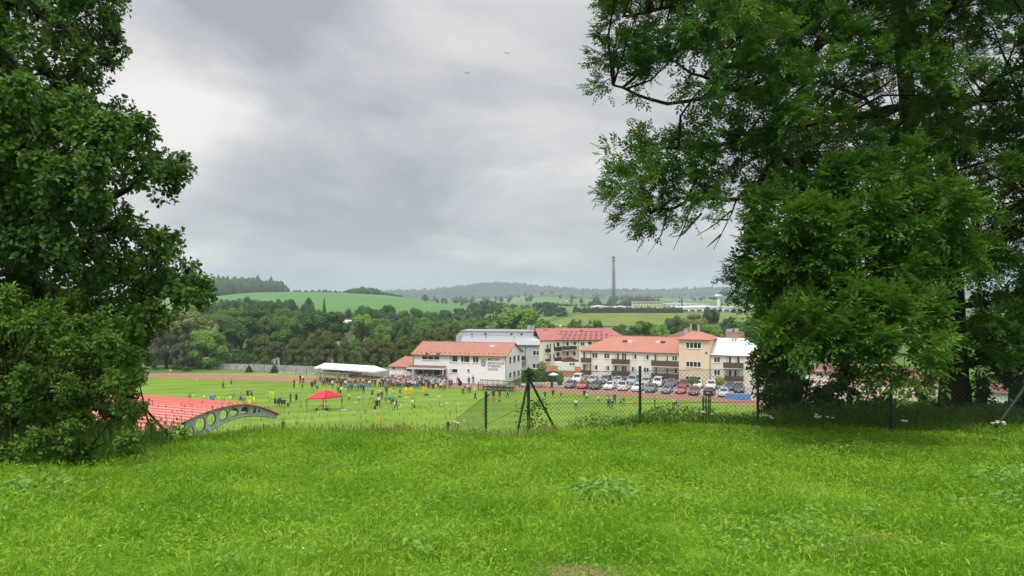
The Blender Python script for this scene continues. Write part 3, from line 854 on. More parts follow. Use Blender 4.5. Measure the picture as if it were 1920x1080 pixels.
POLY_LO = [(1425, 440), (1420, 500), (1440, 550), (1435, 590), (1460, 620), (1490, 630), (1560, 615), (1630, 650), (1690, 690), (1750, 650), (1785, 570), (1790, 470), (1770, 330), (1650, 300), (1520, 330), (1440, 400)]
b = scatter(POLY_LO, 42, 9000, r1); b = b[~((b[:, 0] > 1735) & (b[:, 1] > 525))]
dl = np.interp(b[:, 1], [300, 450, 620, 730], [14.2, 13.2, 12.4, 11.8]) + np.interp(b[:, 0], [1400, 1500], [1.6, 0])
lo_c = w3(b[:, 0], b[:, 1], dl + r1.uniform(-.7, 1.0, len(b)))
lo_r = r1.uniform(.34, .50, len(b))
POLY_BK = [(1440, 330), (1420, 560), (1450, 640), (1560, 600), (1700, 640), (1760, 500), (1900, 300), (1900, -300), (1500, -300), (1330, 60)]
b2 = scatter(POLY_BK, 44, 14000, r1); bk_c = w3(b2[:, 0], b2[:, 1], r1.uniform(18.5, 23.5, len(b2))); bk_r = r1.uniform(.5, .7, len(b2))
POLY_R = [(1830, 380), (1820, 480), (1845, 560), (1850, 640), (1860, 690), (1960, 710), (2250, 640), (2250, 300), (1900, 300)]
b3 = scatter(POLY_R, 38, 12000, r1); b3 = b3[~((b3[:, 0] < 1838) & (b3[:, 1] > 520))]; rt_c = w3(b3[:, 0], b3[:, 1], r1.uniform(14.5, 20, len(b3))); rt_r = r1.uniform(.4, .55, len(b3))
b4 = np.array([(1385, 525), (1370, 535), (1395, 505), (1378, 545), (1400, 580), (1398, 545)], float); w_c = w3(b4[:, 0], b4[:, 1], r1.uniform(14, 15, 6)); w_r = np.full(6, .30)
twigs = []
parts = []
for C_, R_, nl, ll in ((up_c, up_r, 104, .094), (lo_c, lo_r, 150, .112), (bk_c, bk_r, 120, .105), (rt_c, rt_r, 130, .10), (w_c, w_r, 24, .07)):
    v_, t_, q_ = ash_foliage(C_, R_, nl, fork, twigs, ll); parts.append((v_, t_, np.clip(q_ + (.13 if C_ is lo_c else -.04), 0, 1)))  # light on the low bough put into its leaf tint, other clumps darker
skel_up = skel[:2] + [dens(l) for i_, l in enumerate(limbs) if i_ not in (5, 6)]
branches(tb, skel_up, np.concatenate([up_c, bk_c, rt_c]), .030, .2)
branches(tb, skel, np.concatenate([lo_c, w_c]), .030, .2)
twig_mesh(tb, twigs, .007)
tk = tb.build('trunk', m_bark, smooth=True); tk.parent = root; tk.matrix_parent_inverse = Matrix.Translation(-Vector(root.location))
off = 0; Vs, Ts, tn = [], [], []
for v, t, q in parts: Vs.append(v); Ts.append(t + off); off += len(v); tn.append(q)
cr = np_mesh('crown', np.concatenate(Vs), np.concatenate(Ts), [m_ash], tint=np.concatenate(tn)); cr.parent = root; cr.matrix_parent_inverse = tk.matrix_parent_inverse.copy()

# ------------------------------------------------------------------ oak on the left
root = empty('oak_tree', (P(60, 800, 14.6).x, 14.6, gz(P(60, 800, 14.6).x, 14.6) - .1), 0, 'tall dense oak tree filling the upper left edge of the picture', 'tree')
ob = MB()
ol = [np.array(P(60, 860, 14.6)), np.array(P(55, 700, 14.6)), np.array(P(40, 480, 14.6)), np.array(P(20, 250, 14.7)), np.array(P(0, 20, 14.8)), np.array(P(-20, -280, 15))]
ob.tube(ol, [.42, .33, .28, .22, .16, .07], 12)
olimbs = [[ol[2], np.array(P(140, 400, 14)), np.array(P(240, 350, 13.6)), np.array(P(320, 320, 13.5))], [ol[1], np.array(P(170, 540, 14)), np.array(P(270, 520, 13.6)), np.array(P(370, 545, 13.4))],
          [ol[3], np.array(P(110, 150, 14)), np.array(P(190, 90, 13.6))], [ol[3], np.array(P(130, 260, 13.4)), np.array(P(220, 240, 13))], [ol[2], np.array(P(150, 440, 15)), np.array(P(260, 430, 15))],
          [ol[2], np.array(P(-80, 380, 13.6)), np.array(P(-220, 330, 13))], [ol[4], np.array(P(80, -60, 14)), np.array(P(180, -100, 13.6))], [ol[1], np.array(P(-60, 600, 13.6)), np.array(P(-200, 560, 13))],
          [ol[2], np.array(P(60, 330, 13)), np.array(P(90, 300, 12.2))], [ol[3], np.array(P(-100, 120, 13.8)), np.array(P(-240, 60, 13))]]
olimbs = [wob(l) for l in olimbs]
for l in olimbs: k = len(l); ob.tube(l, [.10 * (1 - .75 * j / (k - 1)) for j in range(k)], 7)
oskel = [dens(ol)] + [dens(l) for l in olimbs]
POLY_O = [(185, -60), (200, 20), (208, 75), (192, 140), (180, 185), (225, 215), (290, 240), (292, 270), (328, 310), (330, 345), (320, 372), (262, 385), (275, 420), (325, 462), (318, 505), (352, 535), (385, 540), (360, 555), (320, 562), (300, 600), (262, 655), (200, 690),
          (100, 670), (-260, 650), (-300, -300), (150, -300)]
a = scatter(POLY_O, 34, 24000, r1)
gaps = [(20, 325, 10), (15, 440, 8), (150, 330, 4), (285, 395, 14)]
k = np.ones(len(a), bool)
for gx, gy, gr in gaps: k &= (a[:, 0] - gx) ** 2 + (a[:, 1] - gy) ** 2 > (gr + 18) ** 2
a = a[k]
dd = r1.uniform(12.6, 16.6, len(a)); fr = a[:, 0] > 250; dd[fr] = r1.uniform(12.8, 14.6, fr.sum())
oc = w3(a[:, 0], a[:, 1], dd); orr = r1.uniform(.34, .46, len(a))
a2 = scatter([(0, 170), (110, 165), (170, 190), (215, 260), (190, 380), (120, 460), (0, 480), (-200, 500), (-200, 100)], 40, 6000, r1)
oc = np.concatenate([oc, w3(a2[:, 0], a2[:, 1], r1.uniform(11.6, 12.6, len(a2)))]); orr = np.concatenate([orr, r1.uniform(.30, .40, len(a2))])
branches(ob, oskel, oc, .026, .2)


def oak_foliage(clumps, rad, nsh, nlv, axis0, mbt, L=.095, W=.06, flat=1.0):
    nc = len(clumps)
    C = np.repeat(clumps, nsh, 0); R = np.repeat(rad, nsh); n = len(C)
    ow = C - axis0; ow[:, 2] *= .3; ow = unit(ow)
    d = unit(rdir(n) + ow * .5 + np.array([0, 0, .22]))
    tip = C + d * (R * RNG.uniform(.45, 1.05, n))[:, None]
    for c, t in zip(C, tip): mbt.append((c, t))
    T_ = np.repeat(tip, nlv, 0); Dn = np.repeat(d, nlv, 0); m = len(T_)
    rad_ = unit(np.cross(Dn, rdir(m)))
    ax_ = unit(Dn * RNG.uniform(.15, .9, m)[:, None] + rad_ + np.array([0, 0, -.12]))
    nr_ = unit(Dn * .8 + np.array([0, 0, .9]) + rdir(m) * .45)
    pos = T_ - Dn * (RNG.random(m) * .12)[:, None] + rad_ * .01
    s = RNG.uniform(.7, 1.25, m)
    tl = np.repeat(np.clip(RNG.normal(.45, .18, n), 0, 1), nlv) + RNG.normal(0, .08, m)
    V, Q = oak_leaves(pos, ax_, nr_, L * s, W * s)
    return V, Q, np.repeat(np.clip(tl, 0, 1), 6)


tw = []
V, Q, tn = oak_foliage(oc, orr, 44, 9, ol[3], tw, .10, .066)
twig_mesh(ob, tw, .006)
tk = ob.build('trunk', m_bark, smooth=True); tk.parent = root; tk.matrix_parent_inverse = Matrix.Translation(-Vector(root.location))
cr = np_mesh('crown', V, Q, [m_oak], tint=tn); cr.parent = root; cr.matrix_parent_inverse = tk.matrix_parent_inverse.copy()


# ------------------------------------------------------------------ shrubs near the camera
def shrub(name, label, cat, poly, dist, D0, D1, mat, rr, nsh, nlv, L, Wd, baseD, basepx, group=None, gaps=()):
    bx = (basepx - CX) / F * baseD; bz = gz(bx, baseD) - .05
    root = empty(name, (bx, baseD, bz), 0, label, cat, group)
    a = scatter(poly, dist, 9000, r1)
    k = np.ones(len(a), bool)
    for gx, gy, gr in gaps: k &= (a[:, 0] - gx) ** 2 + (a[:, 1] - gy) ** 2 > gr ** 2
    a = a[k]
    C = w3(a[:, 0], a[:, 1], r1.uniform(D0, D1, len(a)))
    C[:, 2] = np.maximum(C[:, 2], ground_z(C[:, 0], C[:, 1]) + .12)
    R = r1.uniform(rr * .8, rr * 1.25, len(a))
    mb = MB(); st = np.array([bx, baseD, bz])
    for s in range(9):
        e = C[r1.integers(len(C))]
        mb.tube([st + r1.normal(0, .25, 3) * (1, 1, 0), st * .5 + e * .5 + np.array([0, 0, .1]), e], [.03, .02, .008], 5, 0, False)
    sk = [[st + (c - st) * t for t in (.0, .35, .6)] for c in C[::4]]
    branches(mb, sk, C, .018, .15)
    tw = []
    V, Q, tn = oak_foliage(C, R, nsh, nlv, st + np.array([0, 0, .8]), tw, L, Wd)
    twig_mesh(mb, tw, .004)
    for o in (mb.build('branches', m_bark, smooth=True), np_mesh('foliage', V, Q, [mat], tint=tn)):
        o.parent = root; o.matrix_parent_inverse = Matrix.Translation(-Vector(root.location))
    return root


shrub('elder_bush', 'wide leafy green bush below the oak at the left edge', 'bush', [(-260, 530), (-60, 590), (30, 545), (80, 590), (140, 565), (205, 610), (240, 655), (256, 690), (246, 735), (250, 790), (235, 835), (100, 858), (-260, 858)], 20, 9.9, 13.2, m_bush, .25, 38, 9, .078, .034, 10.9, 60)
shrub('hawthorn_sapling', 'small loose sapling in front of the red grandstand roof', 'bush', [(258, 690), (272, 700), (268, 735), (275, 770), (300, 790), (340, 800), (350, 815), (300, 830), (262, 800)], 26, 12.3, 13.3, m_bush, .17, 12, 7, .06, .03, 13.2, 285)
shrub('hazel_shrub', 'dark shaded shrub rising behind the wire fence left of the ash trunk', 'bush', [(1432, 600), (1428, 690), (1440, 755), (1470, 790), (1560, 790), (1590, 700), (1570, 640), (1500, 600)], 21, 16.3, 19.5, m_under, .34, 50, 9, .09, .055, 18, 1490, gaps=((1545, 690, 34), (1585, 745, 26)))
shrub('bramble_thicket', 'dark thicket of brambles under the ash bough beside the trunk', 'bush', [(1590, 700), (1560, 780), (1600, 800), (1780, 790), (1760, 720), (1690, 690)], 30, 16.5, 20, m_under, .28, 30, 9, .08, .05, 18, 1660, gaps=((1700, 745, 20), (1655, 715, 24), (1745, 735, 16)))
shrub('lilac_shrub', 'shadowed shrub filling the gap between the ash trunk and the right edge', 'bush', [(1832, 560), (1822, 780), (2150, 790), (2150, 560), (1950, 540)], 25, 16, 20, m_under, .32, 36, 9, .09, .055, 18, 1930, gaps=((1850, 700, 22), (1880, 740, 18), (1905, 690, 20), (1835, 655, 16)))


# ------------------------------------------------------------------ trees of the valley: prototypes one unit high
def crown_cloud(blobs, nq, size, up=.5, stretch=1.0):
    B = np.array(blobs); w = B[:, 3] ** 2; k = RNG.choice(len(B), nq, p=w / w.sum())
    d = rdir(nq); pos = B[k, :3] + d * (B[k, 3] * RNG.uniform(.72, 1.08, nq))[:, None] * np.array([1, 1, stretch])
    # keep the leaves that are on the outside of the union or just under it
    ins = np.zeros(nq, bool)
    for b in B: ins |= (np.linalg.norm((pos - b[:3]) / np.array([1, 1, stretch]), axis=1) < b[3] * .66)
    pos, d = pos[~ins], d[~ins]; n = len(pos)
    nr = unit(d + np.array([0, 0, up]) + rdir(n) * .55); ax_ = unit(np.cross(nr, rdir(n)))
    s = size * RNG.uniform(.6, 1.4, n)
    V, T = leaf_quads(pos - ax_ * (s * .5)[:, None], ax_, nr, s, s * .8, .1, .1)
    return V, T, np.repeat(np.clip(RNG.normal(.5, .25, n), 0, 1), 4)


def proto(kind):
    bl = []
    tw_, th = .025, .3
    if kind == 'broad':
        for i in range(46):
            z = RNG.uniform(.12, .9); rmax = .36 * math.sqrt(max(0.05, 1 - ((z - .48) / .50) ** 2)); a = RNG.random() * 6.28; r = rmax * math.sqrt(RNG.random())
            bl.append((r * math.cos(a), r * math.sin(a), z, RNG.uniform(.07, .12)))
        nq, sz, up = 17000, .034, .7
    elif kind == 'round':
        for i in range(60):
            z = RNG.uniform(.05, .88); rmax = .44 * math.sqrt(max(0.05, 1 - ((z - .42) / .54) ** 2)); a = RNG.random() * 6.28; r = rmax * RNG.random() ** .35
            bl.append((r * math.cos(a), r * math.sin(a), z, RNG.uniform(.07, .115)))
        nq, sz, up = 20000, .032, .8
    elif kind == 'loose':
        for i in range(30):
            z = RNG.uniform(.3, .93); rmax = .36 * math.sqrt(max(0.05, 1 - ((z - .6) / .42) ** 2)); a = RNG.random() * 6.28; r = rmax * math.sqrt(RNG.random())
            bl.append((r * math.cos(a), r * math.sin(a), z, RNG.uniform(.055, .10)))
        nq, sz, up = 10000, .03, .7
    elif kind == 'thuja':
        for i in range(110):
            z = RNG.uniform(.03, .96); rmax = .29 * (1 - z ** 1.8) ** .75 * (.75 + .25 * min(1, z * 5)); a = RNG.random() * 6.28; r = rmax * RNG.random() ** .4
            bl.append((r * math.cos(a), r * math.sin(a), z, RNG.uniform(.04, .065)))
        nq, sz, up = 22000, .026, .5; th = .1
    elif kind == 'spruce':
        for i in range(16):
            z = .06 + .88 * i / 15; rr = .21 * (1 - z) ** .85 + .012
            for a in np.arange(0, 6.28, 6.28 / max(3, int(9 * (1 - z)) + 2)):
                for q in (.95, .5): bl.append((rr * q * math.cos(a + i), rr * q * math.sin(a + i), z - q * rr * .25, .02 + .035 * (1 - z)))
        nq, sz, up = 8000, .03, .4; tw_ = .018
    elif kind == 'weeping':
        for i in range(60):
            z = RNG.uniform(.08, .9); rmax = .36 * math.sqrt(max(.05, 1 - ((z - .4) / .56) ** 2)); a = RNG.random() * 6.28; r = rmax * RNG.random() ** .4
            bl.append((r * math.cos(a), r * math.sin(a), z, RNG.uniform(.04, .07)))
        nq, sz, up = 15000, .026, .1
    V, T, tn = crown_cloud(bl, nq, sz, up, 1.5 if kind in ('thuja', 'weeping') else 1.0)
    mb = MB(); mb.tube([(0, 0, -.03), (.005, 0, th * .5), (0, .01, th), (0, 0, .7)], [tw_ * 1.3, tw_, tw_ * .8, tw_ * .3], 7)
    for i in range(7):
        b = bl[RNG.integers(len(bl))]; mb.tube([(0, 0, th * .9), (b[0] * .5, b[1] * .5, (th + b[2]) / 2), (b[0], b[1], b[2])], [tw_ * .5, tw_ * .35, tw_ * .12], 5)
    return (V, T, tn), mb


def lm(n, a, b, t=.2):
    a = [x * 1.5 for x in a]; b = [x * 2.35 for x in b]
    return leafmat(n, a, b, t, rough=.6, spec=.12)


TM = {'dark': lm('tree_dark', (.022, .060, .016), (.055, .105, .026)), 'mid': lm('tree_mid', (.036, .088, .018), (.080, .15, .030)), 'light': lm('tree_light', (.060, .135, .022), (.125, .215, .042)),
      'lime': lm('tree_lime', (.095, .155, .025), (.17, .235, .045)), 'thuja': lm('tree_thuja', (.036, .058, .012), (.080, .102, .022), .08), 'blue': lm('tree_blue', (.026, .060, .030), (.058, .10, .045)),
      'brown': lm('tree_brown', (.050, .056, .036), (.085, .085, .052)), 'olive': lm('tree_olive', (.075, .105, .022), (.145, .165, .045)), 'pale': lm('tree_pale', (.13, .15, .07), (.22, .23, .12)),
      'spruce': lm('tree_spruce', (.018, .050, .022), (.042, .085, .036), .05)}
PROTO = {}
for kd, vs in (('broad', 3), ('round', 1), ('loose', 2), ('thuja', 2), ('spruce', 1), ('weeping', 1)):
    for i in range(vs):
        (V, T, tn), mb = proto(kd)
        me = bpy.data.meshes.new('crown_mesh')
        c_ = np_mesh('crown', V, T, [TM['mid']], tint=tn); t_ = mb.build('trunk', m_bark, smooth=True)
        PROTO.setdefault(kd, []).append((c_.data, t_.data))
        bpy.data.objects.remove(c_); bpy.data.objects.remove(t_)
TREE_WIDTH = {'broad': .80, 'round': .98, 'loose': .78, 'thuja': .60, 'spruce': .46, 'weeping': .80}


def tree(kind, px, top, w, D, tint, label, group=None, name=None, base=None):
    x = (px - CX) / F * D; z0 = gz(x, D) if base is None else base
    h = EYE - (top - HY) / F * D - z0; wd = w / F * D
    r = empty(name or {'thuja': 'thuja_tree', 'spruce': 'spruce_tree', 'weeping': 'willow_tree'}.get(kind, 'broadleaf_tree'), (x, D, z0), random.random() * 6.28, label, 'tree', group)
    cm, tm = random.choice(PROTO[kind])
    sx = wd / TREE_WIDTH[kind]
    for nm, me in (('trunk', tm), ('crown', cm)):
        o = bpy.data.objects.new(nm, me); COL.objects.link(o); o.parent = r; o.scale = (sx, sx, h)
        if nm == 'crown': set_mats(o, [TM[tint]])
    return r


T_ = tree
T_('weeping', 312, 602, 82, 186, 'brown', 'greyish brown feathery tree at the far end of the pitch, behind the corner flag')
T_('weeping', 345, 640, 50, 184, 'brown', 'drooping grey green willow between the brown tree and the bright yew')
T_('round', 388, 617, 84, 186, 'light', 'bright green rounded yew standing left of the concrete wall')
T_('broad', 342, 581, 96, 206, 'olive', 'yellowish olive tree rising above the brown tree at the far end')
T_('loose', 388, 596, 40, 215, 'pale', 'small pale blossoming crown behind the bright yew')
T_('round', 452, 592, 104, 204, 'dark', 'broad dark green tree between the bright yew and the first brown conifer')
T_('thuja', 493, 630, 50, 190, 'thuja', 'first brownish conifer behind the wall, left of the two small spruces')
T_('broad', 507, 590, 60, 214, 'mid', 'mid green tree behind the first brownish conifer')
T_('broad', 548, 589, 70, 216, 'mid', 'leafy green tree over the gap between the first two brown conifers')
T_('broad', 520, 640, 34, 196, 'blue', 'low bluish tree filling the gap right of the first brown conifer')
T_('thuja', 552, 634, 46, 190, 'thuja', 'second brownish conifer, squat, behind the middle of the wall')
T_('thuja', 584, 627, 44, 191, 'thuja', 'third brownish conifer left of the tall pair before the house')
T_('thuja', 613, 622, 54, 192, 'thuja', 'tallest brownish conifer standing left of the hidden house')
T_('broad', 612, 581, 92, 216, 'dark', 'large dark tree towering in front of the white gabled house')
T_('thuja', 646, 634, 32, 190, 'thuja', 'slim brownish conifer right below the white gable')
T_('loose', 680, 588, 62, 214, 'light', 'light green loose tree right of the white gable')
T_('broad', 663, 640, 30, 206, 'mid', 'small green tree half hiding the orange roof')
T_('thuja', 692, 636, 50, 191, 'thuja', 'brownish conifer behind the left part of the white marquee')
T_('thuja', 722, 634, 46, 192, 'thuja', 'brownish conifer directly behind the right end of the marquee')
T_('broad', 749, 595, 52, 226, 'dark', 'dark round headed tree standing above the low clubhouse wing')
T_('broad', 716, 606, 44, 224, 'light', 'lighter green tree left of the dark round headed tree')
T_('thuja', 757, 630, 48, 196, 'thuja', 'brownish conifer rising over the low wing of the clubhouse')
for i, (px, tp, w, lb) in enumerate(((783, 622, 46, 'olive brown conifer behind the left end of the clubhouse ridge'), (808, 616, 44, 'olive brown conifer behind the middle of the clubhouse roof'),
                                    (834, 614, 46, 'olive brown conifer between the clubhouse roof and the grey building'), (858, 612, 44, 'olive brown conifer above the left end of the grey building'))):
    T_('thuja', px, tp, w, 206 + i * 2, 'thuja', lb)
T_('broad', 790, 604, 60, 236, 'mid', 'green tree crown just above the olive conifers behind the clubhouse')
T_('broad', 850, 600, 60, 238, 'mid', 'green tree crown above the left end of the grey building')
T_('round', 968, 574, 116, 232, 'light', 'big domed dark green tree rising above the grey building')
T_('broad', 1022, 597, 50, 236, 'mid', 'green tree right of the big domed tree, above the red roofed block')
T_('broad', 910, 598, 60, 240, 'mid', 'green tree left of the big domed tree')
T_('loose', 1082, 598, 36, 228, 'mid', 'small bushy tree standing above the red roof ridge on the left')
T_('loose', 1115, 597, 40, 228, 'mid', 'small bushy tree standing above the middle of the red roof')
T_('broad', 1172, 606, 50, 226, 'dark', 'dark tree behind the right end of the red roofed block')
T_('broad', 1202, 600, 70, 230, 'mid', 'rounded green tree above the middle of the cream apartment roof')
T_('broad', 1240, 606, 56, 228, 'light', 'lighter green tree above the right of the cream apartment roof')
T_('broad', 1264, 590, 46, 250, 'dark', 'dark tree left of the stair tower chimneys')
T_('loose', 1300, 586, 52, 255, 'olive', 'olive loose tree behind the stair tower chimneys')
T_('broad', 1330, 574, 46, 262, 'spruce', 'very dark round tree standing in front of the flat factory halls')
T_('broad', 1362, 592, 40, 250, 'dark', 'dark tree right of the very dark round tree')
T_('round', 1336, 606, 56, 225, 'light', 'low green tree between the tower roof and the brown roofed house')
T_('broad', 1405, 596, 60, 240, 'mid', 'green tree right of the brown roofed house')
T_('broad', 1470, 590, 70, 230, 'mid', 'green tree seen through the ash leaves above the silver roof')
T_('broad', 1560, 588, 80, 230, 'dark', 'dark tree seen through the lower ash bough')
T_('broad', 1650, 590, 80, 230, 'mid', 'tree glimpsed behind the ash trunk')
# belt of woodland behind, filled row after row
env = lambda p: np.interp(p, [-100, 200, 290, 400, 430, 455, 480, 530, 560, 600, 650, 690, 720, 760, 800, 850, 900, 960, 1020], [590, 590, 585, 570, 560, 553, 560, 558, 566, 582, 586, 575, 574, 584, 580, 588, 594, 596, 600])
for D, dy, step, tn_, lb, gp in ((330, 0, 26, ('blue', 'dark', 'blue', 'mid'), 'hazy bluish green tree in the far woodland row below the bright hill', 'far woodland row'),
                                 (282, 10, 34, ('blue', 'dark', 'mid', 'dark'), 'dark green tree in the middle woodland row below the bright hill', 'middle woodland row'),
                                 (246, 20, 42, ('dark', 'mid', 'mid'), 'green tree in the near woodland row behind the brownish conifers', 'near woodland row')):
    p = 215.0
    while p < 1010:
        tn = random.choice(tn_); wh = next(w for q, w in ((300, 'behind the oak'), (430, 'above the bright yew'), (590, 'above the first conifers'), (700, 'around the white gable'), (860, 'above the low clubhouse wing'), (9999, 'above the grey building')) if p < q)
        T_(random.choice(['broad', 'broad', 'round', 'loose']), p, float(env(p)) - 4 + dy + random.uniform(-4, 7), step * random.uniform(1.3, 1.8), D + random.uniform(-14, 14), tn, {'blue': 'hazy bluish green', 'dark': 'dark green', 'mid': 'mid green'}[tn] + ' tree in the ' + gp + ', ' + wh, gp)
        p += step * random.uniform(.7, 1.2)
T_('spruce', 608, 556, 15, 330, 'spruce', 'pointed dark spruce standing out against the bright green hill')
T_('broad', 578, 557, 24, 335, 'blue', 'rounded dark tree left of the pointed spruce on the hill')
T_('loose', 724, 570, 26, 320, 'blue', 'rounded tree breaking the lower edge of the green hill')
# far single trees
for px, tp, w, D, lb in ((797.5, 552, 9, 1000, 'lone dark oval tree on the sloping right end of the green hill'), (820, 559, 6, 1000, 'first of three small trees on the hill edge right of the lone oval tree'),
                         (829, 560, 7, 1000, 'middle one of three small trees on the hill edge'), (837, 560.5, 6, 1000, 'last of three small trees on the hill edge'), (866, 563, 7, 1000, 'tiny tree at the low right end of the hill edge')):
    D_ = 1000; zb = float(crest_z(GREEN_CREST, px, 1080)) - 1.5
    T_('round', px, tp, w, D_, 'blue', lb, base=zb)
for i, (px, tp, w, D) in enumerate(((888, 566, 30, 520), (905, 561, 34, 530), (925, 562, 26, 540), (940, 566, 30, 520), (895, 577, 20, 470), (1008, 566, 26, 560), (1024, 565, 28, 560), (1040, 566, 24, 580), (985, 571, 30, 520), (1050, 575, 30, 560), (960, 570, 24, 600), (862, 577, 34, 430), (835, 580, 30, 420))):
    T_(random.choice(['broad', 'round', 'loose']), px, tp, w, D, random.choice(['blue', 'mid', 'blue']), 'grey green tree in the clump beyond the domed tree, before far fields', 'clump beyond the domed tree')
for px, tp, lb in ((1108, 564, 'dark pointed tree left of the tall chimney'), (1124, 562, 'second dark tree left of the tall chimney'), (1142, 562, 'dark tree just left of the tall chimney base')):
    T_('broad', px, tp, 11, 900, 'blue', lb)
p = 1078.0
while p < 1280:
    if not 1233 < p < 1237:
        tp = np.interp(p, [1078, 1090, 1150, 1280], [573, 577, 576, 577]) + random.uniform(-1.5, 1.5)
        T_('thuja', p, tp, 9 * random.uniform(.9, 1.3), 640 + random.uniform(-5, 5), 'spruce', 'dark conifer in the clipped row along the edge of the pale crop field', 'conifer row before the factory')
    p += random.uniform(3.6, 5.2)
T_('round', 1062, 591, 6, 560, 'dark', 'tiny lone bush on the green pasture left of the crop field')
# two little spruces by the wall, round topped garden tree and hedges
T_('spruce', 467, 684, 15, 177.5, 'spruce', 'left one of two little spruces before the concrete wall')
T_('spruce', 514.5, 682, 17, 176, 'spruce', 'right one of two little spruces before the concrete wall')
T_('round', 351, 688, 18, 180, 'mid', 'grey green rounded bush at the foot of the bright yew', name='round_bush')
n = 16000
px = RNG.uniform(275, 745, n); D = RNG.uniform(194, 212, n); x = (px - CX) / F * D
hh = (1.5 + 4.5 * vnoise(x, D, 4.0, 41)) * RNG.random(n) ** .6
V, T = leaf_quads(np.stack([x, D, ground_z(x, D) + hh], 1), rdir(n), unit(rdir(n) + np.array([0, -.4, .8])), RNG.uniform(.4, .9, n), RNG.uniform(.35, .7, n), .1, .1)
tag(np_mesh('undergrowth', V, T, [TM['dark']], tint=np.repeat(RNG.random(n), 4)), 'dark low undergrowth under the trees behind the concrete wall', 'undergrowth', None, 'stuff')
# ------------------------------------------------------------------ building materials
m_white = mk('white_render', (0.84, 0.86, 0.87), 0.85, 0.04, 0.6, 0.05)
m_cream = mk('cream_render', (0.80, 0.745, 0.62), 0.85, 0.05, 0.7, 0.05)
m_ochre = mk('ochre_render', (0.76, 0.61, 0.44), 0.85, 0.05, 0.7, 0.05)
m_yell = mk('yellow_render', (0.72, 0.62, 0.40), 0.85, 0.06, 0.7, 0.05)
m_gray = mk('pale_grey_render', (0.47, 0.48, 0.51), 0.85, 0.05, 0.5, 0.05)
m_salmon = mk('salmon_render', (0.60, 0.25, 0.15), 0.85, 0.10, 1.0, 0.05)
m_frame = mk('white_window_frame', (0.80, 0.80, 0.80), 0.5, 0.03, 3)
m_trim = mk('brown_gutter', (0.16, 0.07, 0.05), 0.6, 0.15, 3)
m_wood_b = mk('balcony_boards', (0.115, 0.075, 0.045), 0.8, 0.35, 7, 0.2, stretch=(1, 1, 6))
m_wood_d = mk('dark_balcony_boards', (0.060, 0.034, 0.026), 0.8, 0.3, 7, 0.2, stretch=(1, 1, 6))
m_conc = mk('concrete', (0.42, 0.41, 0.39), 0.9, 0.18, 0.9, 0.15)
m_concd = mk('stained_concrete', (0.36, 0.36, 0.36), 0.9, 0.30, 1.4, 0.2, stretch=(1, 1, .4))
m_darkroom = mk('dark_doorway', (0.05, 0.05, 0.055), 0.7, 0.2, 2)
m_steel = mk('galvanised_steel', (0.40, 0.41, 0.43), 0.55, 0.12, 2, 0, .3)
m_dsteel = mk('dark_steel', (0.06, 0.062, 0.065), 0.6, 0.2, 3)
m_curt = mk('net_curtain', (0.55, 0.53, 0.50), 0.8, 0.15, 4, stretch=(8, 1, 1))


def glassmat(name, col, r=.12):
    m, nt, N, L, b = _nt(name)
    tc = N.new('ShaderNodeTexCoord'); nz = N.new('ShaderNodeTexNoise'); nz.inputs['Scale'].default_value = .7
    L.new(tc.outputs['Object'], nz.inputs['Vector'])
    rp = N.new('ShaderNodeValToRGB'); rp.color_ramp.elements[0].color = c4([x * .5 for x in col]); rp.color_ramp.elements[1].color = c4([x * 1.6 for x in col])
    rp.color_ramp.elements[0].position = .35; rp.color_ramp.elements[1].position = .65
    L.new(nz.outputs[0], rp.inputs[0]); L.new(rp.outputs[0], b.inputs['Base Color'])
    b.inputs['Roughness'].default_value = r; b.inputs['Specular IOR Level'].default_value = .5
    return m


m_glass = glassmat('window_glass', (0.028, 0.033, 0.035))


def roofmat(name, col, tile=3.2, var=.14, rough=.75, line=.55):
    """courses of tiles: thin darker joints along the slope rows plus weathering"""
    m, nt, N, L, b = _nt(name)
    tc = N.new('ShaderNodeTexCoord')
    nz = N.new('ShaderNodeTexNoise'); nz.inputs['Scale'].default_value = .5; nz.inputs['Detail'].default_value = 8
    L.new(tc.outputs['Object'], nz.inputs['Vector'])
    br = N.new('ShaderNodeTexBrick'); br.inputs['Scale'].default_value = tile; br.inputs['Mortar Size'].default_value = .025
    mp = N.new('ShaderNodeMapping'); mp.inputs['Scale'].default_value = (1, 1, 1)
    L.new(tc.outputs['Object'], mp.inputs[0]); L.new(mp.outputs[0], br.inputs['Vector'])
    br.inputs['Color1'].default_value = c4(col); br.inputs['Color2'].default_value = c4([x * .9 for x in col]); br.inputs['Mortar'].default_value = c4([x * line for x in col])
    ad = N.new('ShaderNodeMath'); ad.operation = 'MULTIPLY_ADD'; ad.inputs[1].default_value = var * 3; ad.inputs[2].default_value = 1 - var * 1.5
    L.new(nz.outputs[0], ad.inputs[0])
    mx = N.new('ShaderNodeVectorMath'); mx.operation = 'SCALE'; L.new(br.outputs[0], mx.inputs[0]); L.new(ad.outputs[0], mx.inputs['Scale'])
    L.new(mx.outputs[0], b.inputs['Base Color']); b.inputs['Roughness'].default_value = rough
    b.inputs['Specular IOR Level'].default_value = .25
    return m


m_roof = roofmat('terracotta_tiles', (0.46, 0.212, 0.142))
m_roof2 = roofmat('orange_tiles', (0.535, 0.228, 0.163), 3.4, .08)
m_roofp = roofmat('pink_red_sheeting', (0.46, 0.165, 0.145), 1.2, .10)
m_roofb = roofmat('brown_tiles', (0.24, 0.12, 0.085), 3.2)
m_roofg = roofmat('grey_sheeting', (0.40, 0.41, 0.43), .8, .06, .5, .8)
m_roofs = roofmat('silver_shingles', (0.80, 0.77, 0.74), 1.4, .06, .45, .72)


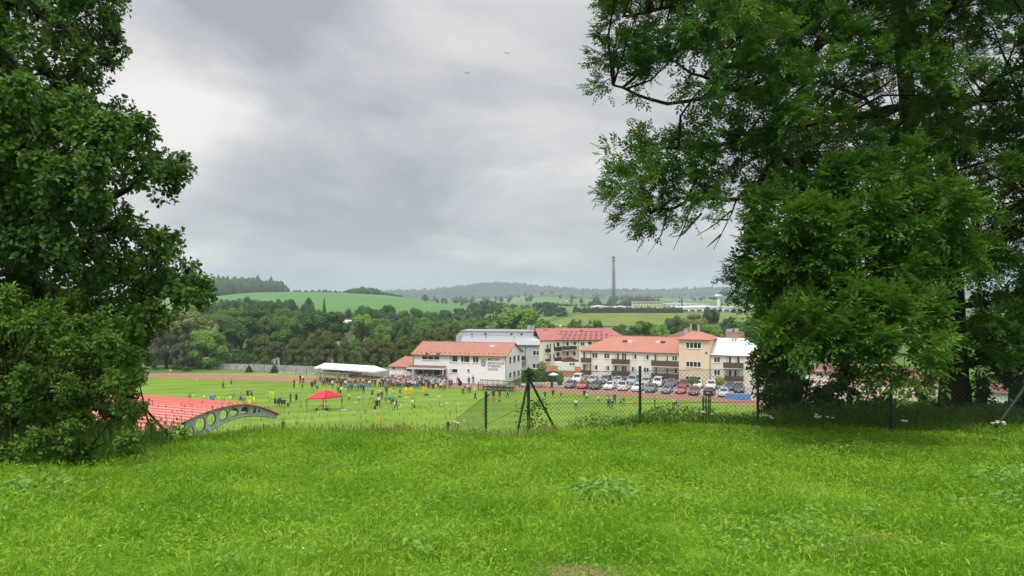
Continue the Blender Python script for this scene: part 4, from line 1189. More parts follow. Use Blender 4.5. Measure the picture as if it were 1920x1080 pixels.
class Facade:
    """a wall standing on the ground between two surveyed points; local X runs along it, local Y into the building"""

    def __init__(s, A, B):
        s.A = Vector((A[0], A[1])); d = Vector((B[0], B[1])) - s.A; s.L = d.length; s.dir = d.normalized(); s.n = Vector((-s.dir.y, s.dir.x))
        s.rz = math.atan2(s.dir.y, s.dir.x)

    def uz(s, px, py, off=0.0):
        """where the sight line through px,py meets the wall plane (off metres inside it)"""
        k = (px - CX) / F; O = s.A + s.n * off
        # O + u t = D*(k,1)
        det = s.dir.x - s.dir.y * k
        t = (k * O.y - O.x) / det if abs(det) > 1e-9 else 0
        D = O.y + s.dir.y * t
        return t, EYE - (py - HY) / F * D

    def u(s, px, off=0.0): return s.uz(px, 600, off)[0]

    def root(s, name, label, cat, group=None, z=0.0):
        return empty(name, (s.A.x, s.A.y, z), s.rz, label, cat, group)


def walls(mb, x0, x1, y0, y1, z0, z1, mi=0): mb.box(x0, x1, y0, y1, z0, z1, mi)


def window(root, f, box, panes=2, y=0.0, frame=m_frame, glass=m_glass, split=None, curtain=0, sill=True, uz=None):
    """window > pane; box is (left, top, right, bottom) as surveyed"""
    if uz: u0, z1, u1, z0 = uz
    else:
        u0, z1 = f.uz(box[0], box[1]); u1, z0 = f.uz(box[2], box[3])
        zb = f.uz(box[2], box[1])[1]; z1 = (z1 + zb) / 2
        zc = f.uz(box[0], box[3])[1]; z0 = (z0 + zc) / 2
    mb = MB(); t = min(.10, (u1 - u0) * .09)
    cuts = [u0] + ([u0 + (u1 - u0) * q for q in split] if split else [u0 + (u1 - u0) * k / panes for k in range(1, panes)]) + [u1]
    mb.box(u0, u1, y - .05, y + .02, z0, z0 + t); mb.box(u0, u1, y - .05, y + .02, z1 - t, z1)
    for i, c in enumerate(cuts):
        a = c if i == 0 else (c - t if i == len(cuts) - 1 else c - t * .6)
        mb.box(a, a + (t if i in (0, len(cuts) - 1) else t * 1.2), y - .05, y + .02, z0 + t, z1 - t)
    if sill: mb.box(u0 - .06, u1 + .06, y - .14, y - .052, z0 - .05, z0 + .01)
    w = mb.build('window', frame, root)
    pb = MB(); pb.box(u0 + t * .5, u1 - t * .5, y - .022, y - .006, z0 + t * .5, z1 - t * .5)
    pb.build('pane', glass, w)
    if curtain:
        cb = MB(); c0 = cuts[curtain - 1]; c1 = cuts[curtain]
        cb.box(c0 + t, c1 - t, y - .034, y - .026, z0 + t, z1 - t); cb.build('curtain', m_curt, w)
    return w


def hip_roof(name, root, mat, x0, x1, y0, y1, ze, zr, hl, hr, ov=.4, th=.14, fascia=True):
    """pitched roof: ridge along x, hl/hr = hip run at each end (0 = gable)"""
    X0, X1, Y0, Y1 = x0 - ov, x1 + ov, y0 - ov, y1 + ov; ym = (y0 + y1) / 2
    s = (zr - ze) / (ym - y0); zl = ze - s * ov
    a, b, c, d = (X0, Y0, zl), (X1, Y0, zl), (X1, Y1, zl), (X0, Y1, zl)
    rl, rr = (X0 + (hl + ov if hl else 0), ym, zr), (X1 - (hr + ov if hr else 0), ym, zr)
    mb = MB()
    top = [a, b, c, d, rl, rr]; bot = [(p[0], p[1], p[2] - th) for p in top]
    fs = [(0, 1, 5, 4), (2, 3, 4, 5), (1, 2, 5), (3, 0, 4)]
    if not hl: fs.remove((3, 0, 4))
    if not hr: fs.remove((1, 2, 5))
    mb.add(top + bot, fs + [tuple(i + 6 for i in f[::-1]) for f in fs])
    ring = [0, 1] + ([] if hr else [5]) + [2, 3] + ([] if hl else [4])
    mb.add(top + bot, [(ring[i], ring[i] + 6, ring[(i + 1) % len(ring)] + 6, ring[(i + 1) % len(ring)]) for i in range(len(ring))], 1)
    # ridge and gutter
    mb.tube([rl, rr], .10, 6, 0); mb.tube([(X0, Y0 - .07, zl - .07), (X1, Y0 - .07, zl - .07)], .08, 6, 1)
    return mb.build(name, [mat, m_trim], root)


def gable_fill(mb, x, y0, y1, ze, zr, t, mi=0):
    ym = (y0 + y1) / 2; mb.add([(x, y0, ze), (x, y1, ze), (x, ym, zr), (x + t, y0, ze), (x + t, y1, ze), (x + t, ym, zr)], [(0, 1, 2), (5, 4, 3), (0, 2, 5, 3), (1, 4, 5, 2)], mi)


def balcony(root, f, box, rail=m_wood_b, depth=1.0, y=0.0):
    u0, z1 = f.uz(box[0], box[1], -depth); u1, z0 = f.uz(box[2], box[3], -depth)
    z1 = (z1 + f.uz(box[2], box[1], -depth)[1]) / 2
    z0 = (z0 + f.uz(box[0], box[3], -depth)[1]) / 2
    mb = MB(); mb.box(u0, u1, y - depth, y - .003, z0 - .16, z0 - .003)
    b = mb.build('balcony', m_frame, root)
    rb = MB(); rb.box(u0, u1, y - depth - .03, y - depth + .03, z0, z1); rb.box(u0, u0 + .06, y - depth + .032, y - .004, z0, z1); rb.box(u1 - .06, u1, y - depth + .032, y - .004, z0, z1)
    nb = max(3, int((u1 - u0) / .14))
    for k in range(nb): q = u0 + (u1 - u0) * (k + .5) / nb; rb.box(q - .055, q + .055, y - depth - .05, y - depth - .032, z0 + .02, z1 - .01)
    rb.build('railing', rail, b)
    return b


def door(root, f, box, y=0.0, mat=m_darkroom, frame=m_frame):
    u0, z1 = f.uz(box[0], box[1]); u1, z0 = f.uz(box[2], box[3])
    mb = MB(); mb.box(u0, u0 + .07, y - .05, y + .01, z0, z1); mb.box(u1 - .07, u1, y - .05, y + .01, z0, z1); mb.box(u0 + .07, u1 - .07, y - .05, y + .01, z1 - .07, z1)
    d = mb.build('door', frame, root)
    pb = MB(); pb.box(u0 + .07, u1 - .07, y - .03, y - .008, z0, z1 - .07); pb.build('leaf', mat, d)
    return d


def lettering(root, txt, u0, z0, size, y, mat, wide=None):
    cu = bpy.data.curves.new('text', 'FONT'); cu.body = txt; cu.size = size; cu.extrude = .012; cu.offset = size * .012
    to = bpy.data.objects.new('text', cu); COL.objects.link(to)
    dg = bpy.context.evaluated_depsgraph_get(); me = bpy.data.meshes.new_from_object(to.evaluated_get(dg))
    bpy.data.objects.remove(to)
    me.materials.clear(); me.materials.append(mat)
    o = bpy.data.objects.new('lettering', me); COL.objects.link(o); o.parent = root
    xs = [v.co.x for v in me.vertices]
    sx = (wide / (max(xs) - min(xs))) if wide else 1
    o.scale = (sx, 1, 1); o.rotation_euler = (math.pi / 2, 0, 0); o.location = (u0 - min(xs) * sx, y, z0)
    return o


# ------------------------------------------------------------------ the white clubhouse
A = Vector((-20.9, 158.0)); B = Vector((-1.31, 152.7)); f = Facade(A, B)
r = f.root('clubhouse', 'white two storey clubhouse with terracotta roof and black lettering on its front wall', 'clubhouse')
Ww, ZE, ZR = 12.7, 5.95, 8.15
WL = -5.46
mb = MB()
mb.box(0, f.L, 0, Ww, -.4, ZE); gable_fill(mb, 0, 0, Ww, ZE, ZR - .16, .3); gable_fill(mb, f.L - .3, 0, Ww, ZE, ZR - .16, .3)
mb.box(WL, -.003, 0.0, 7.0, -.4, 3.3)
mb.build('wall', m_white, r)
rf = hip_roof('roof', r, m_roof, 0, f.L, 0, Ww, ZE, ZR, 0, 0, .45)
sl_ = (ZR - ZE) / (Ww / 2)
for k in range(19):
    u = .6 + (f.L - 1.2) * k / 18
    sb = MB(); sb.prism([(u - .16, 0), (u + .16, 0), (u + .1, .16), (u - .1, .16)], .55, .61, 0)
    sg = sb.build('snow_guard', m_trim, rf); sg.location = (0, 0, ZE + sl_ * .58 - .02)
vb = MB(); u_, z_ = f.uz(923, 646, 4.2); vb.box(u_ - .5, u_ + .5, 3.9, 4.6, ZE + sl_ * 4.2 - .1, ZE + sl_ * 4.2 + .28); vb.build('skylight', m_frame, rf)
hip_roof('wing_roof', r, m_roof, WL, -.42, 0, 7.0, 3.3, 5.0, 2.0, 0, .35)
# entrance canopy
u0, z1 = f.uz(770, 685); u1, z0 = f.uz(837, 689)
cb = MB(); zt = f.uz(800, 684)[1]
cb.add([(u0 - .2, -1.7, zt - .50), (u1 + .1, -1.7, zt - .50), (u1 + .1, 0, zt - .12), (u0 - .2, 0, zt - .12), (u0 - .2, -1.7, zt - .72), (u1 + .1, -1.7, zt - .72), (u1 + .1, 0, zt - .72), (u0 - .2, 0, zt - .72)],
       [(0, 1, 2, 3)], 0)
cb.add([(u0 - .2, -1.7, zt - .50), (u1 + .1, -1.7, zt - .50), (u1 + .1, 0, zt - .12), (u0 - .2, 0, zt - .12), (u0 - .2, -1.7, zt - .78), (u1 + .1, -1.7, zt - .78), (u1 + .1, 0, zt - .78), (u0 - .2, 0, zt - .78)],
       [(0, 4, 5, 1), (1, 5, 6, 2), (3, 7, 4, 0), (4, 7, 6, 5)], 1)
cb.build('canopy', [m_roofb, m_frame], r)
# flat dark panel below it, the porch's shade painted in its colour
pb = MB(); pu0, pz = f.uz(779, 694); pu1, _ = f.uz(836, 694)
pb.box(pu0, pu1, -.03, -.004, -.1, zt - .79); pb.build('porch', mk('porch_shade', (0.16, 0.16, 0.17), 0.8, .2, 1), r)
for bx in ((783, 693, 794, 714), (813, 692, 826, 714)): door(r, f, bx, -.04)
mb = MB(); mb.box(pu0 - .02, pu0 + .14, -1.62, -1.46, -.1, zt - .785); mb.box(pu1 - .14, pu1 + .02, -1.62, -1.46, -.1, zt - .785)
mb.build('canopy_posts', m_frame, r)
window(r, f, (791, 667, 824.5, 675), 3)
window(r, f, (842, 666.3, 859, 678.7), split=(.34,), panes=2, curtain=1)
window(r, f, (864, 667, 881, 679.7), split=(.34,), panes=2)
window(r, f, (886.5, 668, 898, 680.5), 2)
window(r, f, (842, 691, 858.5, 699.5), split=(.33,), panes=2, curtain=1)
window(r, f, (876, 692, 881, 697), 1)
window(r, f, (757, 688.7, 773, 697), split=(.34,), panes=2, curtain=1)
window(r, f, (735.5, 687.7, 740.5, 692.5), 1)
# gable side windows, in the side wall's own frame
rs = Facade(B, B + f.n * Ww)
side = empty('side_wall_windows', (f.L, 0, 0), math.pi / 2); side.parent = r
bpy.data.objects.remove(side)
for bx in ((954.5, 669, 958.5, 682), (962, 667, 966.5, 680), (970, 665.5, 974, 678), (954, 698.5, 958.5, 709), (962, 696.5, 966.5, 707), (970, 694.5, 974, 705)):
    a_, z1 = rs.uz(bx[0], bx[1]); b_, z0 = rs.uz(bx[2], bx[3])
    mb = MB(); x_ = f.L; t = .08
    mb.box(x_ - .02, x_ + .05, a_, a_ + t, z0, z1); mb.box(x_ - .02, x_ + .05, b_ - t, b_, z0, z1); mb.box(x_ - .02, x_ + .05, a_ + t, b_ - t, z0, z0 + t); mb.box(x_ - .02, x_ + .05, a_ + t, b_ - t, z1 - t, z1)
    mb.box(x_ + .052, x_ + .12, a_ - .05, b_ + .05, z0 - .05, z0 + .01)
    w = mb.build('window', m_frame, r); pb = MB(); pb.box(x_ + .004, x_ + .02, a_ + t * .5, b_ - t * .5, z0 + t * .5, z1 - t * .5); pb.build('pane', m_glass, w)
# downpipe, air units and lamp
mb = MB(); mb.tube([(f.L + .05, -.06, ZE - .1), (f.L + .05, -.06, .1)], .06, 6); mb.tube([(.1, -.06, ZE - .1), (.1, -.06, 3.4)], .05, 6); mb.build('downpipe', m_trim, r)
for px0, px1 in ((799, 803), (820, 824.5)):
    a_, z1 = f.uz(px0, 661.5); b_, z0 = f.uz(px1, 665); mb = MB(); mb.box(a_, b_, -.32, -.004, z0, z1); mb.build('air_unit', m_dsteel, r)
# name on the wall and the town's arms beside it
m_ink = mk('black_lettering', (0.03, 0.03, 0.03), 0.7, .1, 3)
for txt, x0, x1, yb, yt in (('MĚSTSKÝ', 915, 937.5, 675.8, 671.5), ('SPORTOVNÍ', 914.8, 945.5, 683.0, 678.2), ('STADION', 914.8, 938.5, 688.3, 683.8), ('DAČICE', 914.8, 933.5, 694.2, 689.8)):
    ua, zb = f.uz(x0, yb); ub, zt_ = f.uz(x1, yt)
    lettering(r, txt, ua, zb, .62, -.014, m_ink, ub - ua)
ua, zt_ = f.uz(901, 670); ub, zb = f.uz(912, 688); uc = (ua + ub) / 2; w = ub - ua; h = zt_ - zb
m_shb = mk('arms_blue', (0.10, 0.25, 0.50), .6, .1, 3); m_shg = mk('arms_gold', (0.55, 0.42, 0.12), .6, .2, 3); m_shl = mk('arms_pale_blue', (0.40, 0.58, 0.74), .6, .1, 3)
mb = MB()
sh = [(-.30, .62), (.30, .62), (.30, .22), (.22, .08), (0, 0), (-.22, .08), (-.30, .22)]
mb.prism([(uc + a * w, zb + b * h) for a, b in sh], -.035, -.004, 0)
mb.prism([(uc + a * w, zb + b * h) for a, b in [(-.13, .5), (.13, .5), (.13, .22), (0, .1), (-.13, .22)]], -.05, -.036, 2)
mb.prism([(uc + a * w, zb + b * h) for a, b in [(-.22, .64), (.22, .64), (.26, .84), (.12, .76), (0, .92), (-.12, .76), (-.26, .84)]], -.035, -.004, 1)
mb.ball((uc, -.02, zb + .93 * h), (.07 * w, .02, .045 * h), 6, 5, 1)
for s in (-1, 1):
    mb.prism([(uc + s * a * w, zb + b * h) for a, b in [(.33, .30), (.48, .42), (.44, .60), (.50, .78), (.38, .86), (.33, .70)][::s]], -.03, -.004, 1)
    mb.prism([(uc + s * a * w, zb + b * h) for a, b in [(.33, .12), (.52, .30), (.50, .40), (.33, .27)][::s]], -.028, -.004, 2)
mb.build('emblem', [m_shb, m_shg, m_shl], r)

# ------------------------------------------------------------------ grey building behind it
f = Facade((P(866, 600, 186).x, 186), (P(1025.5, 600, 182.5).x, 182.5))
r = f.root('grey_building', 'pale grey flat topped building with sloping metal roof standing behind the clubhouse', 'building')
ze = f.uz(1000, 646.7)[1]
mb = MB(); mb.box(0, f.L, 0, 14, -.5, ze); mb.build('wall', m_gray, r)
zm = f.uz(930, 629.7, 6.0)[1]; zt = f.uz(930, 620.5, 6.0)[1]; zs = f.uz(930, 620.5, 9.0)[1]
xr = f.u(1000, 6.0); xl = f.u(868, 6.0)
mb = MB()
mb.slab([(-.3, -.35, ze), (f.L + .35, -.35, ze), (xr + .05, 6.0, zm), (xl, 6.0, zm)], .12)
mb.slab([(f.L + .35, -.35, ze), (f.L + .35, 14.2, ze), (xr + .05, 13, zm), (xr + .05, 6.0, zm)], .12)
mb.tube([(-.3, -.42, ze - .1), (f.L + .35, -.42, ze - .1)], .08, 6, 1)
mb.build('roof', [m_roofg, m_dsteel], r)
mb = MB(); a_ = f.u(855, 6.0); b_ = f.u(866, 6.0)
mb.prism([(a_, ze - 2), (xr, ze - 2), (xr, zt - .12), (b_, zt - .12), (a_, zm + .0)], 6.003, 14)
up_ = mb.build('upper_storey', m_gray, r)
mb = MB(); mb.box(b_ - .2, xr + .2, 5.8, 14.1, zt - .118, zt + .06); mb.slab([(a_ - .1, 5.9, zm + .06), (b_ - .2, 5.9, zt + .06), (b_ - .2, 14.1, zt + .06), (a_ - .1, 14.1, zm + .06)], .1)
mb.build('flat_roof', m_roofg, up_)
for px, w_, hh in ((885, 2.6, 2.6), (910, 4, 3.4), (959, 4, 3.2), (978, 4, 3.2)):
    a_, z1 = f.uz(px - w_ / 2, 626.5 - hh / 2, 6.0); b2_, z0 = f.uz(px + w_ / 2, 626.5 + hh / 2, 6.0)
    mb = MB(); mb.box(a_, b2_, 5.96, 6.001, z0, z1); mb.build('window', m_glass, up_)
for px, hgt in ((933.5, 1.1), (946, .8), (949.5, 1.0), (953.5, .9)):
    a_ = f.u(px, 8.0); mb = MB(); mb.tube([(a_, 8.0, zt + .05), (a_, 8.0, zt + .1 + hgt)], .03, 4); mb.build('antenna', m_steel, r)
for px in (862, 885, 911, 964): 
    a_, z_ = f.uz(px, 634, 4.5); mb = MB(); mb.tube([(a_, 4.5, ze + (zm - ze) * .76), (a_, 4.5, ze + (zm - ze) * .76 + .5)], .09, 6); mb.build('roof_vent', m_dsteel, r)
window(r, f, (998.5, 656.8, 1012.3, 667), 2); window(r, f, (998, 681, 1012, 691), 2)
mb = MB(); a_ = f.u(985); mb.tube([(a_, -.06, ze), (a_, -.06, 0)], .06, 6); mb.build('downpipe', m_dsteel, r)
window(r, f, (979, 655, 982, 662), 1); window(r, f, (979, 675, 982, 690), 1)
balcony(r, f, (978, 668, 983, 676), m_wood_d)

# ------------------------------------------------------------------ red roofed block with dark balconies
f = Facade((P(1056.5, 600, 185).x, 185), (P(1176, 600, 186).x, 186))
r = f.root('apartment_block', 'cream apartment block with pinkish red seamed roof and dark wooden balconies', 'building')
ze = f.uz(1084, 636.9)[1]; zr = f.uz(1080, 615.3, 8)[1]
fl = Facade((P(1017, 600, 181.5).x, 181.5), (P(1056.5, 600, 185).x, 185))
mb = MB(); mb.box(0, f.L, 0, 15, -.5, ze)
k = f.rz - fl.rz
# the angled left part shares the front corner
lv = Matrix.Rotation(-f.rz, 4, 'Z') @ Vector((fl.A.x - f.A.x, fl.A.y - f.A.y, 0)); ln = Vector((-lv.y, lv.x, 0)).normalized() * -1
if ln.y < 0: ln = -ln
q = [lv, Vector((-.004, 0, 0)), Vector((-.004, 14, 0)), lv + ln * 14]
mb.add([(p.x, p.y, -.5) for p in q] + [(p.x, p.y, ze) for p in q], [(0, 1, 5, 4), (1, 2, 6, 5), (2, 3, 7, 6), (3, 0, 4, 7), (4, 5, 6, 7)])
mb.build('wall', m_yell if False else m_cream, r)
xa = f.u(1003, 8); xb = f.u(1143, 8); xd = f.u(1180, 4)
mb = MB(); o_ = .45
c1 = (lv.x - .5, lv.y - .3, ze - .05); c2 = (-.1, -o_, ze - .05); c3 = (f.L + .6, -o_, ze - .05); c4_ = (f.L + .6, 16, ze - .05)
R1 = (xa, 8, zr); R2 = (xb, 8, zr)
mid1 = (xa + (xb - xa) * .3, 8, zr)
mb.slab([c2, c3, R2, mid1], .15); mb.slab([c3, c4_, R2], .15); mb.slab([c1, c2, mid1, R1], .15); mb.slab([c4_, (xa - 4, 16, ze), R1, R2], .15)
mb.tube([c1, c2, c3], .09, 6, 1)
rf = mb.build('roof', [m_roofp, m_trim], r)
# standing snow bars across the roof and roof windows
mb = MB()
for j, t in enumerate((.12, .30, .46, .66)):
    n_ = 12
    for i in range(n_):
        a_ = .2 + .82 * (i + (.5 if j % 2 else 0)) / n_
        xs0 = c2[0] + (c3[0] - c2[0]) * (a_ - .2) / .8; xt = mid1[0] + (R2[0] - mid1[0]) * (a_ - .2) / .8
        x_ = xs0 + (xt - xs0) * t; yy_ = -o_ + (8 + o_) * t; z_ = ze + (zr - ze) * t
        if i < n_ - j: mb.box(x_ - .42, x_ + .42, yy_ - .03, yy_ + .03, z_, z_ + .16)
mb.build('snow_bars', m_trim, rf)
for px, py in ((1023, 619), (1090, 619.5), (1157, 623)):
    a_, z_ = f.uz(px, py, 6.4); mb = MB(); mb.box(a_ - .45, a_ + .45, 6.1, 6.8, z_ - .25, z_ + .12); mb.build('skylight', m_dsteel, rf)
for px, s in ((992.5, .8), (999.5, .5)):
    a_ = f.u(px, 9); mb = MB(); mb.box(a_ - s * .6, a_ + s * .6, 8.6, 9.4, zr - 2, zr + .25 + s * .6); mb.build('chimney', m_conc, rf)
mb = MB(); a_ = f.u(1050.5, 8); mb.tube([(a_, 8, zr), (a_, 8, zr + .5)], .03, 5); mb.ball((a_, 7.9, zr + .6), (.28, .1, .28), 8, 6); mb.build('satellite_dish', m_frame, rf)
for bx in ((1068.5, 640, 1081, 647.5), (1056, 640, 1067, 649), (1068.5, 658.5, 1080, 667.5), (1056, 658.5, 1067, 668)): window(r, f, bx, 2, curtain=1)
window(r, f, (1088, 641, 1096.5, 649), 2); window(r, f, (1102, 640, 1110, 647), 1)
for bx in ((1055, 649, 1067.5, 656), (1069, 649, 1081.5, 655.5)): balcony(r, f, bx, m_wood_d, .9)
# angled part: windows and balconies in its own frame
ang = fl.rz - f.rz


def on_left(o):
    """carry a piece modelled in the angled wall's frame over to the block's frame"""
    o.matrix_local = Matrix.Translation(Vector((lv.x, lv.y, 0))) @ Matrix.Rotation(ang, 4, 'Z')


for bx in ((1037.5, 643, 1040.5, 653), (1037, 663, 1040, 672), (1043, 641, 1049.5, 650), (1043, 660, 1049.5, 669), (1030, 644, 1033, 652), (1030, 664, 1033, 673), (1025.5, 645, 1028.5, 653)): on_left(window(r, fl, bx, 1, sill=False))
for bx in ((1041.5, 650.5, 1053.5, 658.5), (1041.5, 670, 1053, 677), (1025, 653.5, 1032.5, 661), (1025, 673, 1032.5, 677.5)): on_left(balcony(r, fl, bx, m_wood_d, .6))
mb = MB(); a_ = f.u(1084); mb.tube([(a_, -.06, ze), (a_, -.06, 0)], .06, 6); mb.tube([(.06, -.06, ze), (.06, -.06, 0)], .06, 6); mb.build('downpipe', m_trim, r)
mb = MB(); a_, z1 = f.uz(1069, 669.5, -2.5); b_, z0 = f.uz(1085, 677, -2.5); c_, _ = f.uz(1054.5, 677, -2.5)
mb.prism([(c_, z0 - .15), (b_, z0 - .15), (b_, z0 + .12), (a_, z1), (c_, z0 + .12)], -3, -.02); mb.build('gable_canopy', mk('brown_boards', (0.12, .05, .035), .8, .2, 4), r)
mb = MB(); a_, z1 = f.uz(1040, 679, -3); b_, z0 = f.uz(1086, 690, -3); mb.box(a_, b_, -3.5, -.01, -.2, z1); mb.build('porch', m_frame, r)
window(r, f, None, 2, -3.51, uz=(f.uz(1067, 680, -3.5)[0], f.uz(1067, 680, -3.5)[1], f.uz(1078, 685, -3.5)[0], f.uz(1078, 685.5, -3.5)[1]))

# salmon wall with white banner
f = Facade((P(1023, 600, 172).x, 172), (P(1088.5, 600, 168).x, 168))
r = f.root('garden_wall', 'salmon rendered wall with a white banner, beside the cream apartments', 'wall')
z1 = f.uz(1050, 687)[1]; mb = MB(); mb.box(0, f.L, 0, .3, -.3, z1); mb.box(-.04, f.L + .04, -.05, .35, z1 + .002, z1 + .1); mb.build('wall', m_salmon, r)
a_, zt = f.uz(1046.5, 685.5); b_, zb = f.uz(1077.5, 695.5)
mb = MB(); mb.box(a_, b_, -.05, -.004, zb, zt)
m_ban = mk('banner_cloth', (.74, .76, .74), .7, .06, 1.5); bn = mb.build('banner', m_ban, r)
mb = MB()
for i in range(5):
    q = a_ + (b_ - a_) * (.12 + .17 * i); mb.box(q, q + (b_ - a_) * .11, -.056, -.051, zb + (zt - zb) * .30, zb + (zt - zb) * .38)
mb.tube([(a_ + (b_ - a_) * .2 + .25 * math.cos(t), -.056, zb + (zt - zb) * .6 + .25 * math.sin(t)) for t in np.linspace(0, 4.5, 10)], .03, 4)
mb.build('faint_print', mk('grey_print', (.42, .44, .44), .7, .1, 2), bn)

# ------------------------------------------------------------------ cream apartment house with stair tower and silver roof
A = Vector((P(1089, 0, 162).x, 162)); B = Vector((P(1272, 0, 153.3).x, 153.3)); f = Facade(A, B)
r = f.root('cream_apartment_house', 'long cream apartment house with orange roof, brown balconies, ochre stair tower and silver roofed end', 'building')
LE = f.u(1430); ze = 6.55; zr = 9.35; ym = 11.0
TX0, TX1 = f.u(1272.8, -1.2), f.u(1329.8, -1.2)
ze2 = f.uz(1360, 664.5)[1]; zr2 = f.uz(1365, 634.3, 5.5)[1]
mb = MB(); mb.box(0, TX0, 0, ym, -.4, ze); mb.box(TX1 + .003, LE, .02, ym, -.4, ze2); mb.build('wall', m_cream, r)
hl_ = f.u(1149, 5.5) - 0
rf = hip_roof('roof', r, m_roof2, 0, TX0 - .35, 0, ym, ze, zr, max(2, hl_), 0, .35)
for px, py, mt in ((1172, 636.3, m_dsteel), (1182, 637, m_frame), (1234, 638.5, m_frame), (1243, 639, m_dsteel)):
    a_, z_ = f.uz(px, py, 3.4); mb = MB(); s_ = (zr - ze) / (ym / 2); mb.box(a_ - .45, a_ + .45, 3.1, 3.8, ze + s_ * 3.3 - .1, ze + s_ * 3.3 + .32); mb.build('skylight', mt, rf)
rs_ = hip_roof('silver_roof', r, m_roofs, TX1 + .36, LE, 0, ym, ze2, zr2, 0, 4.0, .3)
for px in (1374, 1379.5):
    a_, z_ = f.uz(px, 634, 4.5); mb = MB(); mb.tube([(a_, 4.5, ze2 + (zr2 - ze2) * .72), (a_, 4.5, zr2 + .55)], .16, 8); mb.tube([(a_, 4.5, zr2 + .56), (a_, 4.5, zr2 + .72)], .22, 8); mb.build('flue', m_steel, rs_)
# tower
zt = f.uz(1300, 636, -1.2)[1]
mb = MB(); mb.box(TX0 + .003, TX1, -1.2, 8.2, -.4, zt); tw_ = mb.build('stair_tower', m_ochre, r)
mb = MB(); X0, X1, Y0, Y1 = TX0 - .4, TX1 + .5, -1.65, 8.7; zl = zt - .05; za = f.uz(1312, 621.5, 3.5)[1]; ax_ = f.u(1311, 3.5)
mb.slab([(X0, Y0, zl), (X1, Y0, zl), (ax_ + .4, 3.5, za), (ax_ - 1.4, 3.5, za)], .14); mb.slab([(X1, Y0, zl), (X1, Y1, zl), (ax_ + .4, 3.5, za)], .14)
mb.slab([(X1, Y1, zl), (X0, Y1, zl), (ax_ - 1.4, 3.5, za), (ax_ + .4, 3.5, za)], .14); mb.slab([(X0, Y1, zl), (X0, Y0, zl), (ax_ - 1.4, 3.5, za)], .14)
mb.tube([(X0, Y0 - .07, zl - .06), (X1, Y0 - .07, zl - .06), (X1 + .05, Y1, zl - .06)], .08, 6, 1)
mb.build('roof', [m_roof2, m_trim], tw_)
for px, tp, w_, off in ((1287, 617, 6.5, 5.0), (1295.5, 608.5, 2.6, 4.4), (1310, 610, 3.6, 3.0)):
    a_, z1 = f.uz(px - w_ / 2, tp, off); b_, _ = f.uz(px + w_ / 2, tp, off)
    mb = MB(); mb.box(a_, b_, off - .3, off + .3, zt - .3, z1); mb.box(a_ - .07, b_ + .07, off - .37, off + .37, z1 + .002, z1 + .12); mb.build('chimney', m_conc, tw_)
ft = Facade(A - f.n * 1.2, B - f.n * 1.2)
for bx in ((1286, 641.5, 1315, 653.5), (1286, 677.5, 1314.5, 688.5), (1285, 705, 1314.5, 715)): window(tw_, ft, bx, 4, -1.2)
mb = MB(); a_, z1 = ft.uz(1322.5, 659.5); b_, z0 = ft.uz(1326, 664.5); mb.box(a_, b_, -1.24, -1.203, z0, z1); mb.build('wall_lamp', m_trim, tw_)
for bx in ((1110, 661, 1121, 671.8), (1132.5, 662, 1143, 672.5), (1184, 663.5, 1194, 673.8), (1206.5, 664.5, 1217, 675), (1260, 667, 1270, 677),
           (1110.5, 684, 1121, 694), (1133, 685, 1143, 695.2), (1184, 687.2, 1194, 697.5), (1206.5, 688.5, 1217, 698.5), (1260, 690.5, 1270, 701)): window(r, f, bx, 2, curtain=random.choice([0, 0, 1, 2]))
for bx in ((1093, 658.5, 1102, 676), (1152, 661, 1161.5, 678), (1165.5, 661.5, 1175, 679), (1226.5, 663.5, 1235, 681), (1247.5, 666.5, 1253, 682),
           (1093, 682.5, 1102, 700), (1152, 684.5, 1161.5, 701), (1165.5, 685.5, 1175, 702), (1226, 688, 1232, 704), (1247, 690, 1253, 705)): window(r, f, bx, 2, sill=False, curtain=random.choice([0, 1, 2]))
for bx in ((1089, 671.2, 1106, 680), (1146.5, 673.5, 1178.5, 683), (1221, 676.5, 1273, 687), (1089, 694, 1106, 703), (1146.5, 696.3, 1178.5, 705.5), (1221, 700.5, 1273, 711)): balcony(r, f, bx)
for bx in ((1112, 707, 1122, 712), (1165, 709, 1173, 713.5), (1186, 710, 1194, 715)): window(r, f, bx, 2, sill=False)
for bx in ((1338.5, 669, 1350.5, 680), (1338.5, 692.8, 1350.5, 704), (1376, 718.5, 1388, 727)): window(r, f, bx, 2)
for bx in ((1360.5, 668, 1372, 686), (1376, 668, 1387.5, 686), (1360.5, 693, 1372, 710), (1376, 693, 1387.5, 710)): window(r, f, bx, 2, sill=False, curtain=random.choice([1, 2]))
for bx in ((1356, 680, 1393, 690.3), (1358, 705, 1393, 715)): balcony(r, f, bx)
mb = MB()
for px, y_ in ((1107.5, -.06), (1331.5, -.06)): a_ = f.u(px); mb.tube([(a_, y_, ze2 if px > 1300 else ze), (a_, y_, 0)], .06, 6)
mb.build('downpipe', m_trim, r)

